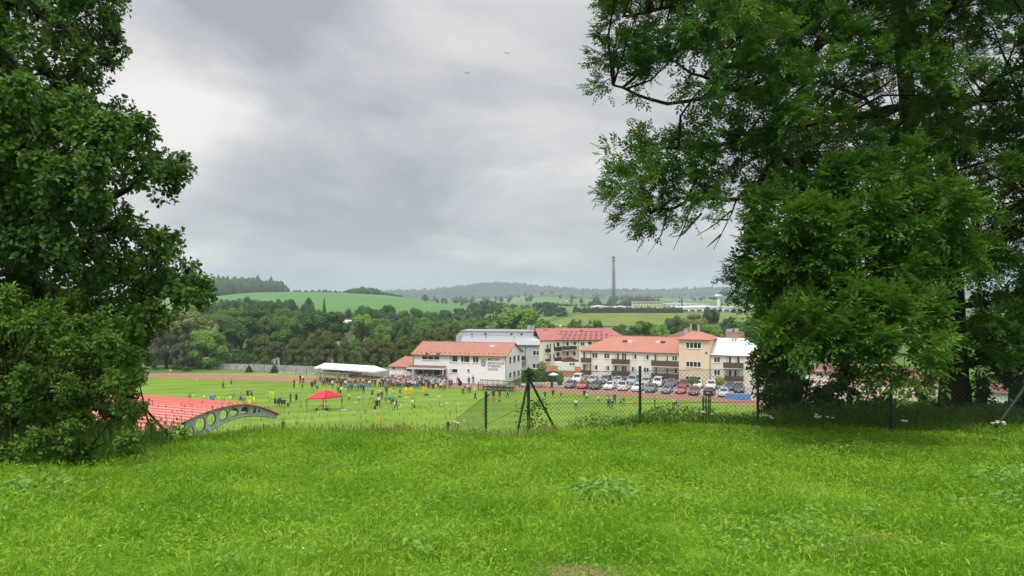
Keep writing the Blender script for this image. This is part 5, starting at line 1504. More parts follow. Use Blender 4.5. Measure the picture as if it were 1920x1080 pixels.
# ------------------------------------------------------------------ smaller houses behind
def small_house(name, label, px0, px1, D, D1, zeave, zridge, wall, roof, depth=9, hl=0, hr=0, wins=(), chim=(), z0=-.5):
    f = Facade((P(px0, 0, D).x, D), (P(px1, 0, D1).x, D1)); r = f.root(name, label, 'house')
    mb = MB(); mb.box(0, f.L, 0, depth, z0, zeave)
    if not hl: gable_fill(mb, 0, 0, depth, zeave, zridge - .15, .25)
    if not hr: gable_fill(mb, f.L - .25, 0, depth, zeave, zridge - .15, .25)
    mb.build('wall', wall, r); rf = hip_roof('roof', r, roof, 0, f.L, 0, depth, zeave, zridge, hl, hr, .4)
    for bx in wins: window(r, f, bx, 2)
    for px, tp, w_ in chim:
        a_, z1 = f.uz(px, tp, depth / 2); mb = MB(); mb.box(a_ - w_ / 2, a_ + w_ / 2, depth / 2 - .35, depth / 2 + .35, zridge - .6, z1); mb.build('chimney', m_conc, rf)
    return f, r


def ez(py, D): return EYE - (py - HY) / F * D


small_house('brown_roofed_house', 'house with brown hipped roof just behind the stair tower', 1256, 1330, 178, 176, ez(633, 178), ez(618.5, 183), m_cream, m_roofb, 10, 3.4, 3.4)
small_house('terraced_house', 'brown roofed house with three pale chimneys behind the silver roof', 1364, 1394, 200, 199, ez(634, 200), ez(621, 204), m_cream, m_roofb, 9, 0, 0, chim=((1358.5 + 7, 617, 1.0), (1368 + 5, 616, 1.0), (1379, 616, 1.6)))
small_house('gabled_house', 'white roofed house with ochre gable half hidden among the trees', 609, 634, 238, 234, ez(616, 236), ez(600, 240), m_ochre, m_roofs, 11, 0, 0, wins=((634, 618, 638, 624),))
small_house('yellow_house', 'pale yellow house with orange roof glimpsed between the brownish conifers', 646, 678, 205, 204, ez(665, 205), ez(650, 209), m_yell, m_roof2, 8, 0, 2, wins=((655, 672, 660, 678), (668, 672, 673, 678)))
small_house('bungalow', 'cream house with brown roof seen through the ash leaves at the right', 1500, 1600, 150, 142, 3.4, 5.0, m_cream, m_roofb, 10, 3, 3, wins=((1470, 690, 1480, 700), (1500, 692, 1512, 703), (1530, 694, 1542, 706)))
small_house('villa', 'pale house with brown roof glimpsed behind the ash trunk', 1600, 1720, 136, 128, 3.4, 5.4, m_ochre, m_roofb, 10, 3, 3, wins=((1640, 690, 1652, 702), (1680, 692, 1694, 704)))
small_house('cottage', 'pale cottage with brown roof glimpsed through the shrubs at the right edge', 1835, 1990, 120, 112, 3.0, 5.0, m_white, m_roofb, 9, 3, 0, wins=((1870, 700, 1884, 714),))
small_house('field_barn', 'tiny pale barn at the left end of the clipped conifer row', 1080, 1089, 632, 632, ez(588.5, 632), ez(585.5, 634), m_white, m_roofb, 4, z0=2)

# ------------------------------------------------------------------ factory on the plain
f = Facade((P(1184, 0, 830).x, 830), (P(1243, 0, 824).x, 824)); r = f.root('factory_block', 'long pale yellow factory block with rows of small windows on the plain', 'factory', z=0)
zt = ez(566.5, 828); mb = MB(); mb.box(0, f.L, 0, 18, 2, zt); mb.build('wall', m_yell, r); mb = MB(); mb.box(-.6, f.L + .6, -.6, 18.6, zt + .003, zt + .8); mb.build('roof', m_conc, r)
for row in (568.7, 573.0):
    for i in range(11):
        px = 1187 + i * 5.1; a_, z1 = f.uz(px, row); b_, z0 = f.uz(px + 3.2, row + 1.7); mb = MB(); mb.box(a_, b_, -.1, -.004, z0, z1); mb.build('window', m_glass, r)


def hall(label, px0, px1, D, top, depth, roof=m_roofs, wall=m_white, z0=2.5, strip=True):
    f = Facade((P(px0, 0, D).x, D), (P(px1, 0, D).x, D)); r = f.root('factory_hall', label, 'factory'); zt = ez(top, D)
    mb = MB(); mb.box(0, f.L, 0, depth, z0, zt); mb.build('wall', wall, r)
    mb = MB(); mb.prism([(-.6, zt + .003), (f.L + .6, zt + .003), (f.L + .6, zt + .5), (f.L / 2, zt + 1.6), (-.6, zt + .5)], -.5, depth + .5); mb.build('roof', roof, r)
    if strip:
        mb = MB(); n_ = max(4, int(f.L / 6))
        for i in range(n_): q = f.L * (i + .15) / n_; mb.box(q, q + f.L / n_ * .7, -.12, -.004, z0 + (zt - z0) * .35, z0 + (zt - z0) * .7)
        mb.build('window_band', m_glass, r)


hall('low white hall left of the tall factory chimney', 1112, 1146, 800, 575.5, 30)
hall('low pinkish white hall right of the tall factory chimney', 1153, 1190, 790, 576.5, 25)
hall('long flat white factory hall at the right end of the conifer row', 1279, 1420, 700, 577.5, 60)
hall('far white hall beyond the yellow block', 1250, 1330, 980, 570.5, 30)
hall('small white shed in front of the yellow block', 1196, 1232, 760, 578, 14, m_conc)
hall('white hall hidden mostly by the ash tree at the right', 1425, 1560, 720, 575, 40)
D = 850; r = empty('factory_chimney', (P(1150.5, 0, D).x, D, 3.5), 0, 'tall slim concrete factory chimney standing out against the sky', 'chimney')
zt = ez(481, D) - 3.5; mb = MB(); mb.tube([(0, 0, -1), (0, 0, zt * .5), (0, 0, zt - 1.5)], [2.75, 2.05, 1.6], 18); mb.build('shaft', mk('chimney_concrete', (0.26, 0.245, 0.225), .9, .25, .12, 0, stretch=(1, 1, .3)), r, smooth=True)
mb = MB(); mb.tube([(0, 0, zt - 1.49), (0, 0, zt)], [1.95, 1.95], 18); mb.tube([(0, 0, zt - 4.2), (0, 0, zt - 3.9)], [2.5, 2.5], 14); mb.build('crown', mk('chimney_cap', (.16, .15, .15), .9, .2, .5), r)
mb = MB(); mb.tube([(-.3, -2.7, 2), (-.3, -1.7, zt - 4)], .12, 4); mb.build('ladder', m_dsteel, r)
D = 840; r = empty('water_tower', (P(1347.5, 0, D).x, D, 3.5), 0, 'slender white water tower with a wide flat head near the right horizon', 'tower')
h_ = ez(545, D) - 3.5
mb = MB(); mb.tube([(0, 0, -1), (0, 0, h_ * .62)], [2.0, 1.7], 14); mb.build('shaft', m_white, r, smooth=True)
mb = MB(); mb.tube([(0, 0, h_ * .62), (0, 0, h_ * .68), (0, 0, h_ * .76), (0, 0, h_ * .80)], [1.7, 4.2, 4.4, 2.4], 18); mb.build('tank', m_white, r, smooth=True)
mb = MB(); mb.tube([(0, 0, h_ * .8), (0, 0, h_ * .94)], [.9, .8], 8); mb.tube([(0, 0, h_ * .94), (0, 0, h_)], [.2, .1], 5); mb.build('mast', m_conc, r)
D = 800; r = empty('steel_flue', (P(1278.5, 0, D).x, D, 3.5), 0, 'thin dark steel flue at the right end of the conifer row', 'chimney')
mb = MB(); mb.tube([(0, 0, -1), (0, 0, ez(560, D) - 3.5)], [.8, .7], 8); mb.build('pipe', m_dsteel, r)
mb = MB(); mb.tube([(0, 0, ez(560, D) - 3.49), (0, 0, ez(559, D) - 3.5)], [1.0, 1.0], 8); mb.build('cap', m_dsteel, r)
D = 1500; r = empty('village_church', (P(1063, 0, D).x, D, 6), 0, 'tiny white church tower among the far pale fields', 'church')
mb = MB(); z1 = ez(562.5, D) - 6; mb.box(-2.6, 2.6, -2.6, 2.6, -2, z1); mb.build('tower', m_white, r); mb = MB(); mb.add([(-2.9, -2.9, z1), (2.9, -2.9, z1), (2.9, 2.9, z1), (-2.9, 2.9, z1), (0, 0, z1 + 4)], [(0, 1, 4), (1, 2, 4), (2, 3, 4), (3, 0, 4), (3, 2, 1, 0)]); mb.build('spire', m_roofb, r)
mb = MB(); mb.box(3, 15, -3, 4, -2, 4); mb.prism([(2.7, 4.003), (15.3, 4.003), (15.3, 4.3), (9, 7), (2.7, 4.3)], -3.3, 4.3); mb.build('nave', m_roofb, r)
for px, D, lb in ((1072, 1480, 'tiny farmhouse right of the far white church'), (1090, 1470, 'second tiny farmhouse right of the far white church')):
    small_house('farmhouse', lb, px, px + 7, D, D, 8.5, 11, m_cream, m_roofb, 8, z0=3)
# ------------------------------------------------------------------ people
m_skin = mk('skin', (0.56, 0.36, 0.27), .6, .06, 4)
CL = {}
for nm, c in {'black': (.020, .020, .024), 'charcoal': (.06, .062, .07), 'grey': (.26, .27, .29), 'white': (.78, .78, .78), 'navy': (.030, .045, .11), 'blue': (.085, .16, .42), 'jeans': (.12, .17, .29), 'sky': (.30, .42, .60),
              'red': (.50, .045, .04), 'wine': (.19, .03, .04), 'pink': (.66, .33, .33), 'orange': (.70, .19, .05), 'yellow': (.80, .62, .03), 'lime': (.58, .85, .03), 'teal': (.03, .33, .28), 'green': (.06, .24, .08), 'peach': (.70, .42, .32),
              'beige': (.46, .38, .27), 'brown': (.17, .085, .05), 'khaki': (.19, .18, .10), 'skin': (.56, .36, .27)}.items():
    CL[nm] = m_skin if nm == 'skin' else mk(nm + '_cloth', c, .85, .10, 5, spec=.15)
HAIR = {'dark': mk('dark_hair', (.030, .020, .014), .8, .2, 9), 'brown': mk('brown_hair', (.10, .055, .03), .8, .2, 9), 'fair': mk('fair_hair', (.38, .26, .12), .8, .2, 9), 'grey': mk('grey_hair', (.35, .34, .33), .8, .2, 9)}
m_shoe = mk('dark_shoe', (.04, .04, .045), .6, .2, 5)
m_shoew = mk('white_shoe', (.6, .6, .6), .6, .1, 5)


def person_mesh(pose, child=False):
    """one continuous skinned body, 1.75 tall (a child is scaled down with a bigger head)"""
    hs = 1.22 if child else 1.0
    V = [(0, 0, .95)]; R = [(.135, .10)]; E = []; M = ['bot']

    def pt(p, r, par, m):
        V.append(p); R.append(r if isinstance(r, tuple) else (r, r)); E.append((par, len(V) - 1)); M.append(m); return len(V) - 1
    lean = {'run': .12, 'bend': .45, 'sit': .08, 'crouch': .30, 'walk': .04}.get(pose, 0.0)
    zo = {'sit': -.47, 'crouch': -.50, 'bend': -.06, 'run': -.04}.get(pose, 0.0)
    V[0] = (0, 0, .95 + zo)

    def up(h, x=0.0, y=0.0): return (x, y - math.sin(lean) * h, .95 + zo + math.cos(lean) * h)
    sp = pt(up(.18), (.125, .09), 0, 'top'); ch = pt(up(.40), (.155, .105), sp, 'top'); nk = pt(up(.535), (.055, .055), ch, 'skin')
    h1 = pt(up(.62, 0, -.015), (.078 * hs, .088 * hs), nk, 'skin'); h2 = pt(up(.62 + .10 * hs, 0, -.012), (.085 * hs, .10 * hs), h1, 'hair'); pt(up(.62 + .165 * hs, 0, .01), (.055 * hs, .065 * hs), h2, 'hair')
    arms = {'stand': ((.05, .0, -.28), (.04, -.10, -.54)), 'hips': ((.20, .06, -.24), (.02, -.08, -.42)), 'folded': ((.07, -.06, -.27), (-.14, -.24, -.22)), 'walk': None, 'run': None, 'raise': ((.16, -.06, -.05), (.06, -.16, .20)),
            'reach': ((.06, -.18, -.20), (.02, -.42, -.18)), 'sit': ((.05, -.08, -.26), (.0, -.30, -.36)), 'crouch': ((.05, -.16, -.24), (-.02, -.34, -.34)), 'bend': ((.05, -.06, -.28), (.03, -.14, -.52)), 'wide': ((.10, 0, -.27), (.12, -.10, -.50))}
    for s in (-1, 1):
        sh = pt(up(.455, s * .185, 0), .062, ch, 'top'); S = V[sh]
        if pose in ('walk', 'run'):
            q = s * (1 if pose == 'walk' else 1.0); a = .22 if pose == 'walk' else .30
            el = (S[0] + s * .05, S[1] + q * a * .6, S[2] - .24); wr = (S[0] + s * .01, S[1] + q * a * .7 - (.12 if pose == 'walk' else .24), S[2] - (.48 if pose == 'walk' else .20))
        else:
            (a, b, c), (d, e, g) = arms[pose]; el = (S[0] + s * a, S[1] + b, S[2] + c); wr = (S[0] + s * d, S[1] + e, S[2] + g)
        e_ = pt(el, .046, sh, 'arm'); w_ = pt(wr, .033, e_, 'skin')
        dv = Vector(wr) - Vector(el); dv = dv.normalized()
        pt(tuple(Vector(wr) + dv * .09), (.042, .022), w_, 'skin')
    for s in (-1, 1):
        hp = pt((s * .095, .0, .87 + zo), .088, 0, 'bot')
        if pose == 'walk': kn, an = (s * .10, -s * .14, .50), (s * .10, -s * .20 + (.10 if s > 0 else .06), .09 if s > 0 else .12)
        elif pose == 'run': kn, an = (s * .10, -.26 if s > 0 else .06, .56 if s > 0 else .46), (s * .10, -.20 if s > 0 else .46, .14 if s > 0 else .36)
        elif pose == 'sit': kn, an = (s * .13, -.44, .50), (s * .13, -.42, .09)
        elif pose == 'crouch': kn, an = (s * .18, -.36, .48), (s * .15, -.08, .10)
        elif pose == 'wide': kn, an = (s * .20, -.02, .49), (s * .27, .0, .09)
        else: kn, an = (s * .105, -.015, .50), (s * .115, .015, .09)
        k_ = pt(kn, .062, hp, 'leg'); mid = tuple((Vector(kn) * .6 + Vector(an) * .4) + Vector((0, .012, 0))); c_ = pt(mid, .055, k_, 'shin'); a_ = pt(an, .038, c_, 'shin')
        pt((an[0], an[1] - .14, max(.035, an[2] - .055)), (.042, .032), a_, 'shoe')
    me = bpy.data.meshes.new('body'); me.from_pydata(V, E, [])
    ob = bpy.data.objects.new('body', me); COL.objects.link(ob)
    sk = ob.modifiers.new('skin', 'SKIN'); sk.use_smooth_shade = True
    for i, d in enumerate(me.skin_vertices[0].data): d.radius = R[i]; d.use_root = (i == 0)
    sb_ = ob.modifiers.new('sub', 'SUBSURF'); sb_.levels = 1; sb_.render_levels = 1
    dg = bpy.context.evaluated_depsgraph_get(); dg.update()
    out = bpy.data.meshes.new_from_object(ob.evaluated_get(dg)); bpy.data.objects.remove(ob)
    for m in (m_skin, HAIR['dark'], CL['grey'], CL['grey'], CL['grey'], m_skin, m_shoe): out.materials.append(m)   # skin hair top sleeve trousers shin shoe
    idx = {'skin': 0, 'hair': 1, 'top': 2, 'arm': 3, 'bot': 4, 'leg': 4, 'shin': 5, 'shoe': 6}
    P0 = np.array([V[e[0]] for e in E]); P1 = np.array([V[e[1]] for e in E]); D = P1 - P0; LL = (D ** 2).sum(1)
    rr = np.array([R[e[1]][0] for e in E])
    mi = []
    nose = V[h1]
    for p in out.polygons:
        c = np.array(p.center); t = np.clip(((c - P0) * D).sum(1) / LL, 0, 1); q = P0 + D * t[:, None]
        dd = np.linalg.norm(c - q, axis=1) - rr * .5; e = int(np.argmin(dd)); a, b = E[e]
        m = M[b] if t[e] > .35 else M[a]
        if M[b] == 'hair' and c[1] < nose[1] - .03 and c[2] < nose[2] + .10 * hs: m = 'skin'
        if m == 'hair' and False: pass
        mi.append(idx[m])
    out.polygons.foreach_set('material_index', mi); out.update()
    return out


PM = {}
for po in ('stand', 'hips', 'folded', 'walk', 'run', 'raise', 'reach', 'sit', 'crouch', 'bend', 'wide'):
    PM[po, 0] = person_mesh(po)
    if po in ('stand', 'hips', 'walk', 'run', 'sit', 'crouch', 'reach', 'bend', 'wide'): PM[po, 1] = person_mesh(po, True)


def person(px, py, h, pose, top, bottom, label, hair='dark', face=0.0, sleeve=None, shin=None, shoe=None, group=None, z=0.02, pos=None):
    """face: degrees, 0 looks towards the camera, 180 away"""
    v = pos or G(px, py, z); ch = 1 if h < 1.55 and (pose, 1) in PM else 0
    o = bpy.data.objects.new('person', PM[pose, ch]); COL.objects.link(o)
    o.location = v; s = h / (1.75 if not ch else 1.79); o.scale = (s * (1.3 if ch else 1.26),) * 2 + (s * 1.08,)
    o.rotation_euler = (0, 0, math.radians(face) + math.atan2(-v.x, v.y))
    set_mats(o, [None, HAIR[hair], CL[top], CL[sleeve or top], CL[bottom], CL[shin or bottom], m_shoew if shoe else m_shoe])
    return tag(o, label, 'person', group)


p_ = person
WORD = {'jeans': 'denim blue', 'sky': 'pale blue', 'wine': 'dark wine', 'peach': 'pale peach', 'lime': 'lime yellow'}
# far left part of the pitch
p_(418, 729.5, 1.75, 'wide', 'orange', 'black', 'person in orange shirt and black trousers striding alone on the far left of the pitch', face=60, sleeve='orange')
p_(434, 723.5, 1.60, 'run', 'grey', 'black', 'player in grey shirt running near the track, right of the person in orange', face=-70, sleeve='skin', shin='skin', shoe=1)
p_(483, 693.8, 1.5, 'stand', 'charcoal', 'black', 'small dark figure standing by the concrete wall between the two little spruces', face=180)
p_(355.5, 752.5, 1.40, 'stand', 'grey', 'grey', 'leftmost child in grey beyond the red grandstand roof', face=180, shin='skin')
p_(363.8, 752.5, 1.38, 'stand', 'lime', 'lime', 'leftmost child in lime yellow kit beyond the red grandstand roof', face=190, shin='skin')
p_(381.5, 753, 1.25, 'bend', 'white', 'grey', 'child in white shirt bending over, between the leftmost lime child and the tall blue pair', face=80, shin='skin')
p_(395.5, 754.5, 1.65, 'stand', 'sky', 'blue', 'left one of two pale blue figures standing together beyond the red roof', face=150, hair='grey')
p_(400, 755, 1.55, 'bend', 'blue', 'blue', 'right one of two blue figures together beyond the red roof, stooping', face=120)
p_(410, 756, 1.28, 'stand', 'lime', 'lime', 'child in lime kit standing just right of the two blue figures', face=170, shin='skin')
p_(420, 755.5, 1.20, 'bend', 'grey', 'grey', 'grey clad child stooping among the lime children behind the roof ridge', face=90, shin='skin')
p_(426, 756.7, 1.25, 'stand', 'lime', 'white', 'left one of a close pair of children in lime shirts behind the roof ridge', face=200, shin='skin')
p_(431.5, 756.5, 1.42, 'stand', 'lime', 'lime', 'right one of a close pair of children in lime shirts, the taller one', face=160, shin='skin')
p_(438, 747.3, 1.42, 'run', 'sky', 'jeans', 'child in blue running behind the row of lime children', face=-60)
p_(451.5, 756.5, 1.72, 'hips', 'grey', 'black', 'adult in grey jacket and black shorts left of the lime huddle', face=180, shin='skin')
p_(456.8, 757, 1.45, 'stand', 'sky', 'jeans', 'child in pale blue beside the adult with black shorts', face=200)
p_(464.5, 748.5, 1.65, 'stand', 'charcoal', 'black', 'dark clothed adult standing behind the lime huddle on its left', face=20)
p_(471.4, 748, 1.78, 'stand', 'grey', 'charcoal', 'tall adult in grey standing behind the lime huddle on its right', face=0, hair='grey')
for px, py, po, lb in ((464.6, 756.5, 'stand', 'left standing child of the lime huddle'), (470, 756.5, 'stand', 'middle standing child of the lime huddle'), (476, 757.5, 'bend', 'right child of the lime huddle leaning inward'), (468, 758.5, 'crouch', 'child of the lime huddle squatting in front')):
    p_(px, py, 1.36, po, 'lime', 'lime', lb + ' beyond the roof crest', face=180, shin='skin')
p_(507.5, 746.5, 1.42, 'stand', 'lime', 'lime', 'left one of two lime children arm in arm right of the near corner flag', face=180, shin='lime')
p_(512, 748, 1.46, 'stand', 'lime', 'lime', 'right one of two lime children arm in arm right of the near corner flag', face=180, shin='lime')
for px, py, h, po, lb in ((516, 761.8, 1.42, 'stand', 'left child of the huddle in black shirts'), (520.8, 762, 1.40, 'bend', 'second child of the huddle in black shirts'), (533.4, 763.4, 1.38, 'stand', 'right child of the huddle in black shirts'), (539.5, 764, 1.22, 'crouch', 'child squatting at the right end of the huddle in black shirts')):
    p_(px, py, h, po, 'black', 'black', lb, face=150, shin='skin', sleeve='charcoal')
p_(525.5, 762.3, 1.72, 'bend', 'navy', 'black', 'adult in navy jacket leaning over the middle of the huddle in black shirts', face=180)
p_(528.8, 763, 1.36, 'stand', 'charcoal', 'black', 'child in charcoal at the front of the huddle in black shirts', face=180, shin='skin')
p_(544.6, 755.8, 1.75, 'raise', 'black', 'charcoal', 'adult in black with hands at the face left of the red gazebo', face=110)
p_(555.8, 756, 1.68, 'folded', 'black', 'black', 'adult in black shirt and shorts with folded arms left of the red gazebo', face=140, sleeve='skin', shin='skin')
# between the dugout and the gazebo
p_(551.3, 727, 1.68, 'stand', 'charcoal', 'black', 'adult in dark jacket beside the small yellow player, left of the empty pitch corner', face=60)
p_(556.8, 727.6, 1.45, 'stand', 'yellow', 'yellow', 'lone player in yellow beside an adult in dark jacket', face=160, shin='yellow')
p_(563.3, 718.6, 1.75, 'stand', 'black', 'black', 'adult all in black standing on the track left of the person in white', face=30)
p_(568.8, 718.8, 1.72, 'hips', 'white', 'black', 'adult in white shirt and dark trousers on the track left of the dugout', face=40)
p_(566.8, 730.5, 1.25, 'walk', 'black', 'black', 'child in black walking toward the adults on the track', face=60, shin='skin')
p_(585, 731.7, 1.85, 'stand', 'charcoal', 'black', 'tall adult in long dark coat above the left end of the gazebo', face=180, shin='skin')
p_(590.5, 725.6, 1.68, 'stand', 'red', 'navy', 'adult in bright red jacket left of the dugout', face=20)
p_(594.8, 733.8, 1.50, 'stand', 'grey', 'charcoal', 'child in grey top beside the tall adult in long dark coat', face=170, shin='skin')
p_(605, 723.4, 1.62, 'stand', 'grey', 'black', 'adult in light grey top and black trousers before the left dugout', face=0)
p_(609, 724.8, 1.70, 'walk', 'charcoal', 'black', 'adult in charcoal walking before the left dugout', face=60)
p_(613, 721.0, 1.70, 'stand', 'wine', 'black', 'adult in dark wine jacket before the left dugout', face=10)
p_(618.2, 725.4, 1.72, 'stand', 'black', 'black', 'adult in black with white shoes in front of the left dugout', face=0, shoe=1)
p_(623.6, 728.2, 1.55, 'stand', 'white', 'black', 'youth in white top and black leggings right of the left dugout middle', face=200)
p_(631.8, 724, 1.62, 'stand', 'orange', 'brown', 'person in orange bib standing right of the left dugout', face=170, sleeve='orange', shin='skin')
p_(634, 716, 1.65, 'stand', 'black', 'black', 'dark haired adult in black just behind the person in orange bib', face=180)
p_(639, 728.8, 1.74, 'stand', 'charcoal', 'black', 'adult in charcoal jacket right of the person in orange bib', face=180)
p_(643, 724, 1.55, 'stand', 'navy', 'navy', 'youth in navy tracksuit right of the adult in charcoal jacket', face=190)
p_(647.6, 728.3, 1.66, 'stand', 'white', 'navy', 'adult in white shirt and navy trousers left of the row of blue backs', face=170)
p_(633.8, 737.3, 1.58, 'stand', 'orange', 'black', 'person in orange top just behind the red gazebo', face=180)
p_(638.2, 739.2, 1.50, 'bend', 'white', 'black', 'child in white stooping just behind the right slope of the gazebo', face=120)
p_(599, 714.5, 1.65, 'sit', 'sky', 'jeans', 'person in pale blue sitting in the left dugout', face=0, z=.0)
for i, (px, py, h, t, b) in enumerate(((652.7, 735, 1.42, 'jeans', 'jeans'), (656, 732, 1.40, 'blue', 'navy'), (660.2, 733.3, 1.44, 'navy', 'black'), (666, 733, 1.42, 'sky', 'jeans'), (671.8, 734, 1.55, 'blue', 'navy'), (676.5, 731.5, 1.45, 'jeans', 'black'))):
    p_(px, py, h, 'stand', t, b, '%s youth in the row of backs behind the gazebo, in %s top' % (('first', 'second', 'third', 'fourth', 'fifth', 'sixth')[i], WORD.get(t, t)), face=180 + i * 4)
p_(681.7, 738.2, 1.78, 'stand', 'navy', 'navy', 'tall adult in dark navy coat seen from behind at the right of the blue backs', face=180)
p_(689, 733, 1.45, 'stand', 'blue', 'sky', 'child in bright blue right of the tall adult in navy coat', face=170)
for i, (px, py, t) in enumerate(((655, 722, 'peach'), (659, 722.5, 'pink'), (663.5, 722.5, 'peach'), (667, 723, 'wine'), (671, 723, 'pink'), (675.5, 722, 'charcoal'), (680, 723, 'peach'), (684.5, 722, 'orange'), (688, 723.5, 'navy'))):
    p_(px, py, 1.5, 'stand', t, 'charcoal', 'onlooker in %s top behind the row of backs, place %d from the left' % (WORD.get(t, t), i + 1), face=random.uniform(-30, 30), group='second line of onlookers')
p_(693, 726.5, 1.50, 'stand', 'white', 'black', 'youth in white top beside the person in dark red shirt', face=20)
p_(697.8, 726, 1.70, 'stand', 'wine', 'jeans', 'person in dark wine shirt and jeans left of the clubhouse crowd', face=180, sleeve='skin')
p_(703.2, 726, 1.70, 'stand', 'black', 'black', 'slim person in black left of the clubhouse crowd', face=160)
p_(711.5, 726, 1.68, 'stand', 'peach', 'black', 'person in pale pink jacket and dark trousers left of the clubhouse crowd', face=20, sleeve='white')
p_(715, 725, 1.66, 'stand', 'black', 'charcoal', 'person in black right beside the pale pink jacket', face=-20)
p_(718.6, 726, 1.68, 'stand', 'wine', 'black', 'person in dark wine coat at the left fringe of the clubhouse crowd', face=10)
# players in the middle
p_(654.2, 753.5, 1.48, 'reach', 'lime', 'black', 'player in lime shirt leaning forward right of the gazebo', face=70, shin='skin')
p_(673.7, 755.2, 1.32, 'run', 'white', 'charcoal', 'small child in white shirt running right of the gazebo', face=-60, shin='skin', shoe=1)
p_(698, 746.5, 1.70, 'walk', 'teal', 'black', 'player in teal shirt and black shorts nearest the blue youths', face=200, hair='fair', shin='skin')
p_(709.5, 752, 1.55, 'stand', 'charcoal', 'black', 'person in charcoal behind the pair with the dark bag', face=160)
p_(716, 750, 1.58, 'stand', 'charcoal', 'charcoal', 'slim person in dark hooded top behind the pair with the dark bag', face=200)
p_(710.2, 762.3, 1.66, 'stand', 'white', 'black', 'person in white shirt beside the walker carrying a dark bag', face=180)
p_(705.8, 767.9, 1.62, 'walk', 'black', 'black', 'walker in black and white carrying a dark bag, nearest left of the teal players', face=180, shin='skin')
p_(723.6, 757.6, 1.36, 'stand', 'teal', 'green', 'small player in teal shirt and green shorts, leftmost of the teal trio', face=180, shin='skin')
p_(730.6, 755.8, 1.42, 'bend', 'teal', 'black', 'middle player of the teal trio, bending', face=200, shin='skin')
p_(736, 761.4, 1.70, 'stand', 'teal', 'black', 'tallest of the teal trio, with black shorts', face=180, shin='skin', hair='fair')
p_(742.8, 768.8, 1.68, 'walk', 'brown', 'wine', 'person in brownish orange top walking right of the teal trio', face=30, shin='black', sleeve='peach')
p_(724.6, 741, 1.72, 'stand', 'charcoal', 'black', 'adult in dark jacket beside the slim yellow child', face=170)
p_(730.6, 741.4, 1.42, 'stand', 'yellow', 'yellow', 'slim child in yellow beside the adult in dark jacket', face=160, shin='yellow')
p_(738, 738.3, 1.25, 'walk', 'black', 'white', 'small child in black shirt and white shorts left of the boy in grey', face=60, shin='skin')
p_(750, 741, 1.36, 'stand', 'grey', 'black', 'boy in grey shirt left of the yellow huddle', face=20, shin='skin')
for px, py, po, lb in ((759.3, 741, 'stand', 'leftmost child of the yellow huddle'), (764, 741, 'stand', 'second child of the yellow huddle'), (768.7, 741.2, 'stand', 'third child of the yellow huddle'), (772.8, 741, 'stand', 'rightmost child of the yellow huddle'), (761.5, 738.6, 'bend', 'child at the back left of the yellow huddle'), (770.5, 738.4, 'bend', 'child at the back right of the yellow huddle')):
    p_(px, py, 1.42, po, 'yellow', 'yellow', lb + ' before the clubhouse crowd', face=180, shin='yellow', hair='brown')
p_(793.6, 737.3, 1.40, 'stand', 'yellow', 'yellow', 'left child of the yellow pair right of the huddle', face=170, shin='yellow', hair='brown')
p_(797.2, 736.6, 1.30, 'bend', 'yellow', 'yellow', 'right child of the yellow pair right of the huddle, stooping', face=90, shin='yellow', hair='fair')
p_(773.7, 765.6, 1.52, 'walk', 'white', 'green', 'player in white shirt with dark backpack walking alone in mid pitch', face=-70, shin='skin')
p_(812, 729.4, 1.60, 'stand', 'sky', 'black', 'person in pale blue top and black trousers before the right of the crowd', face=180)
p_(817.6, 731.6, 1.22, 'stand', 'yellow', 'yellow', 'little child in yellow right before the crowd', face=180, shin='skin')
p_(827, 732.3, 1.55, 'wide', 'white', 'black', 'person in white top with legs apart at the right of the crowd', face=160)
p_(833.8, 732.3, 1.66, 'stand', 'pink', 'black', 'person in pink top and black trousers at the right end of the crowd', face=200)
p_(842.8, 727.8, 1.70, 'stand', 'charcoal', 'black', 'left one of a dark coated pair by the wall right of the crowd', face=30)
p_(846.6, 727.8, 1.74, 'stand', 'brown', 'wine', 'right one of a dark coated pair by the wall, in a brown coat', face=10, shin='skin')
p_(857.8, 722, 1.70, 'stand', 'grey', 'grey', 'person in grey standing behind the one with a large black bag', face=0)
p_(860.8, 724, 1.68, 'stand', 'black', 'black', 'person in black holding a large black bag by the clubhouse wall', face=60)
p_(879.2, 722.3, 1.64, 'stand', 'black', 'black', 'person in black standing alone by the clubhouse wall', face=200)
p_(887, 719.3, 1.62, 'hips', 'charcoal', 'grey', 'person in charcoal top and grey trousers by the clubhouse wall, left of the dugout', face=60)
p_(867.6, 739, 1.55, 'stand', 'beige', 'charcoal', 'left one of two persons in beige on the grass before the right dugout', face=180, hair='fair')
p_(871.2, 738.3, 1.62, 'stand', 'brown', 'beige', 'person in brown top beside the one in beige before the right dugout', face=180)
p_(877.6, 736.6, 1.60, 'stand', 'white', 'jeans', 'person in white top and jeans left of the right dugout', face=180)
p_(881, 737.3, 1.66, 'stand', 'grey', 'navy', 'person in grey shirt and navy trousers left of the right dugout', face=170)
p_(890, 735, 1.50, 'stand', 'peach', 'white', 'child in peach top behind the person in black skirt', face=180, hair='fair')
p_(891, 753.8, 1.72, 'walk', 'black', 'black', 'person in black top and long black skirt walking left of the fence', face=60, shin='skin', shoe=1)
p_(897.2, 731.3, 1.66, 'stand', 'navy', 'black', 'person in navy at the left end of the right dugout', face=80)
p_(923.6, 731.4, 1.70, 'sit', 'white', 'black', 'person in white shirt sitting in the right dugout', face=20, z=.0)
p_(932, 730.6, 1.70, 'sit', 'black', 'black', 'person in black sitting in the middle of the right dugout', face=0, z=.0)
p_(939, 730.3, 1.68, 'sit', 'charcoal', 'navy', 'person in charcoal sitting in the right dugout right of the middle', face=0, z=.0)
p_(944, 730.0, 1.64, 'sit', 'grey', 'grey', 'person in grey sitting at the right of the right dugout', face=-10, z=.0)
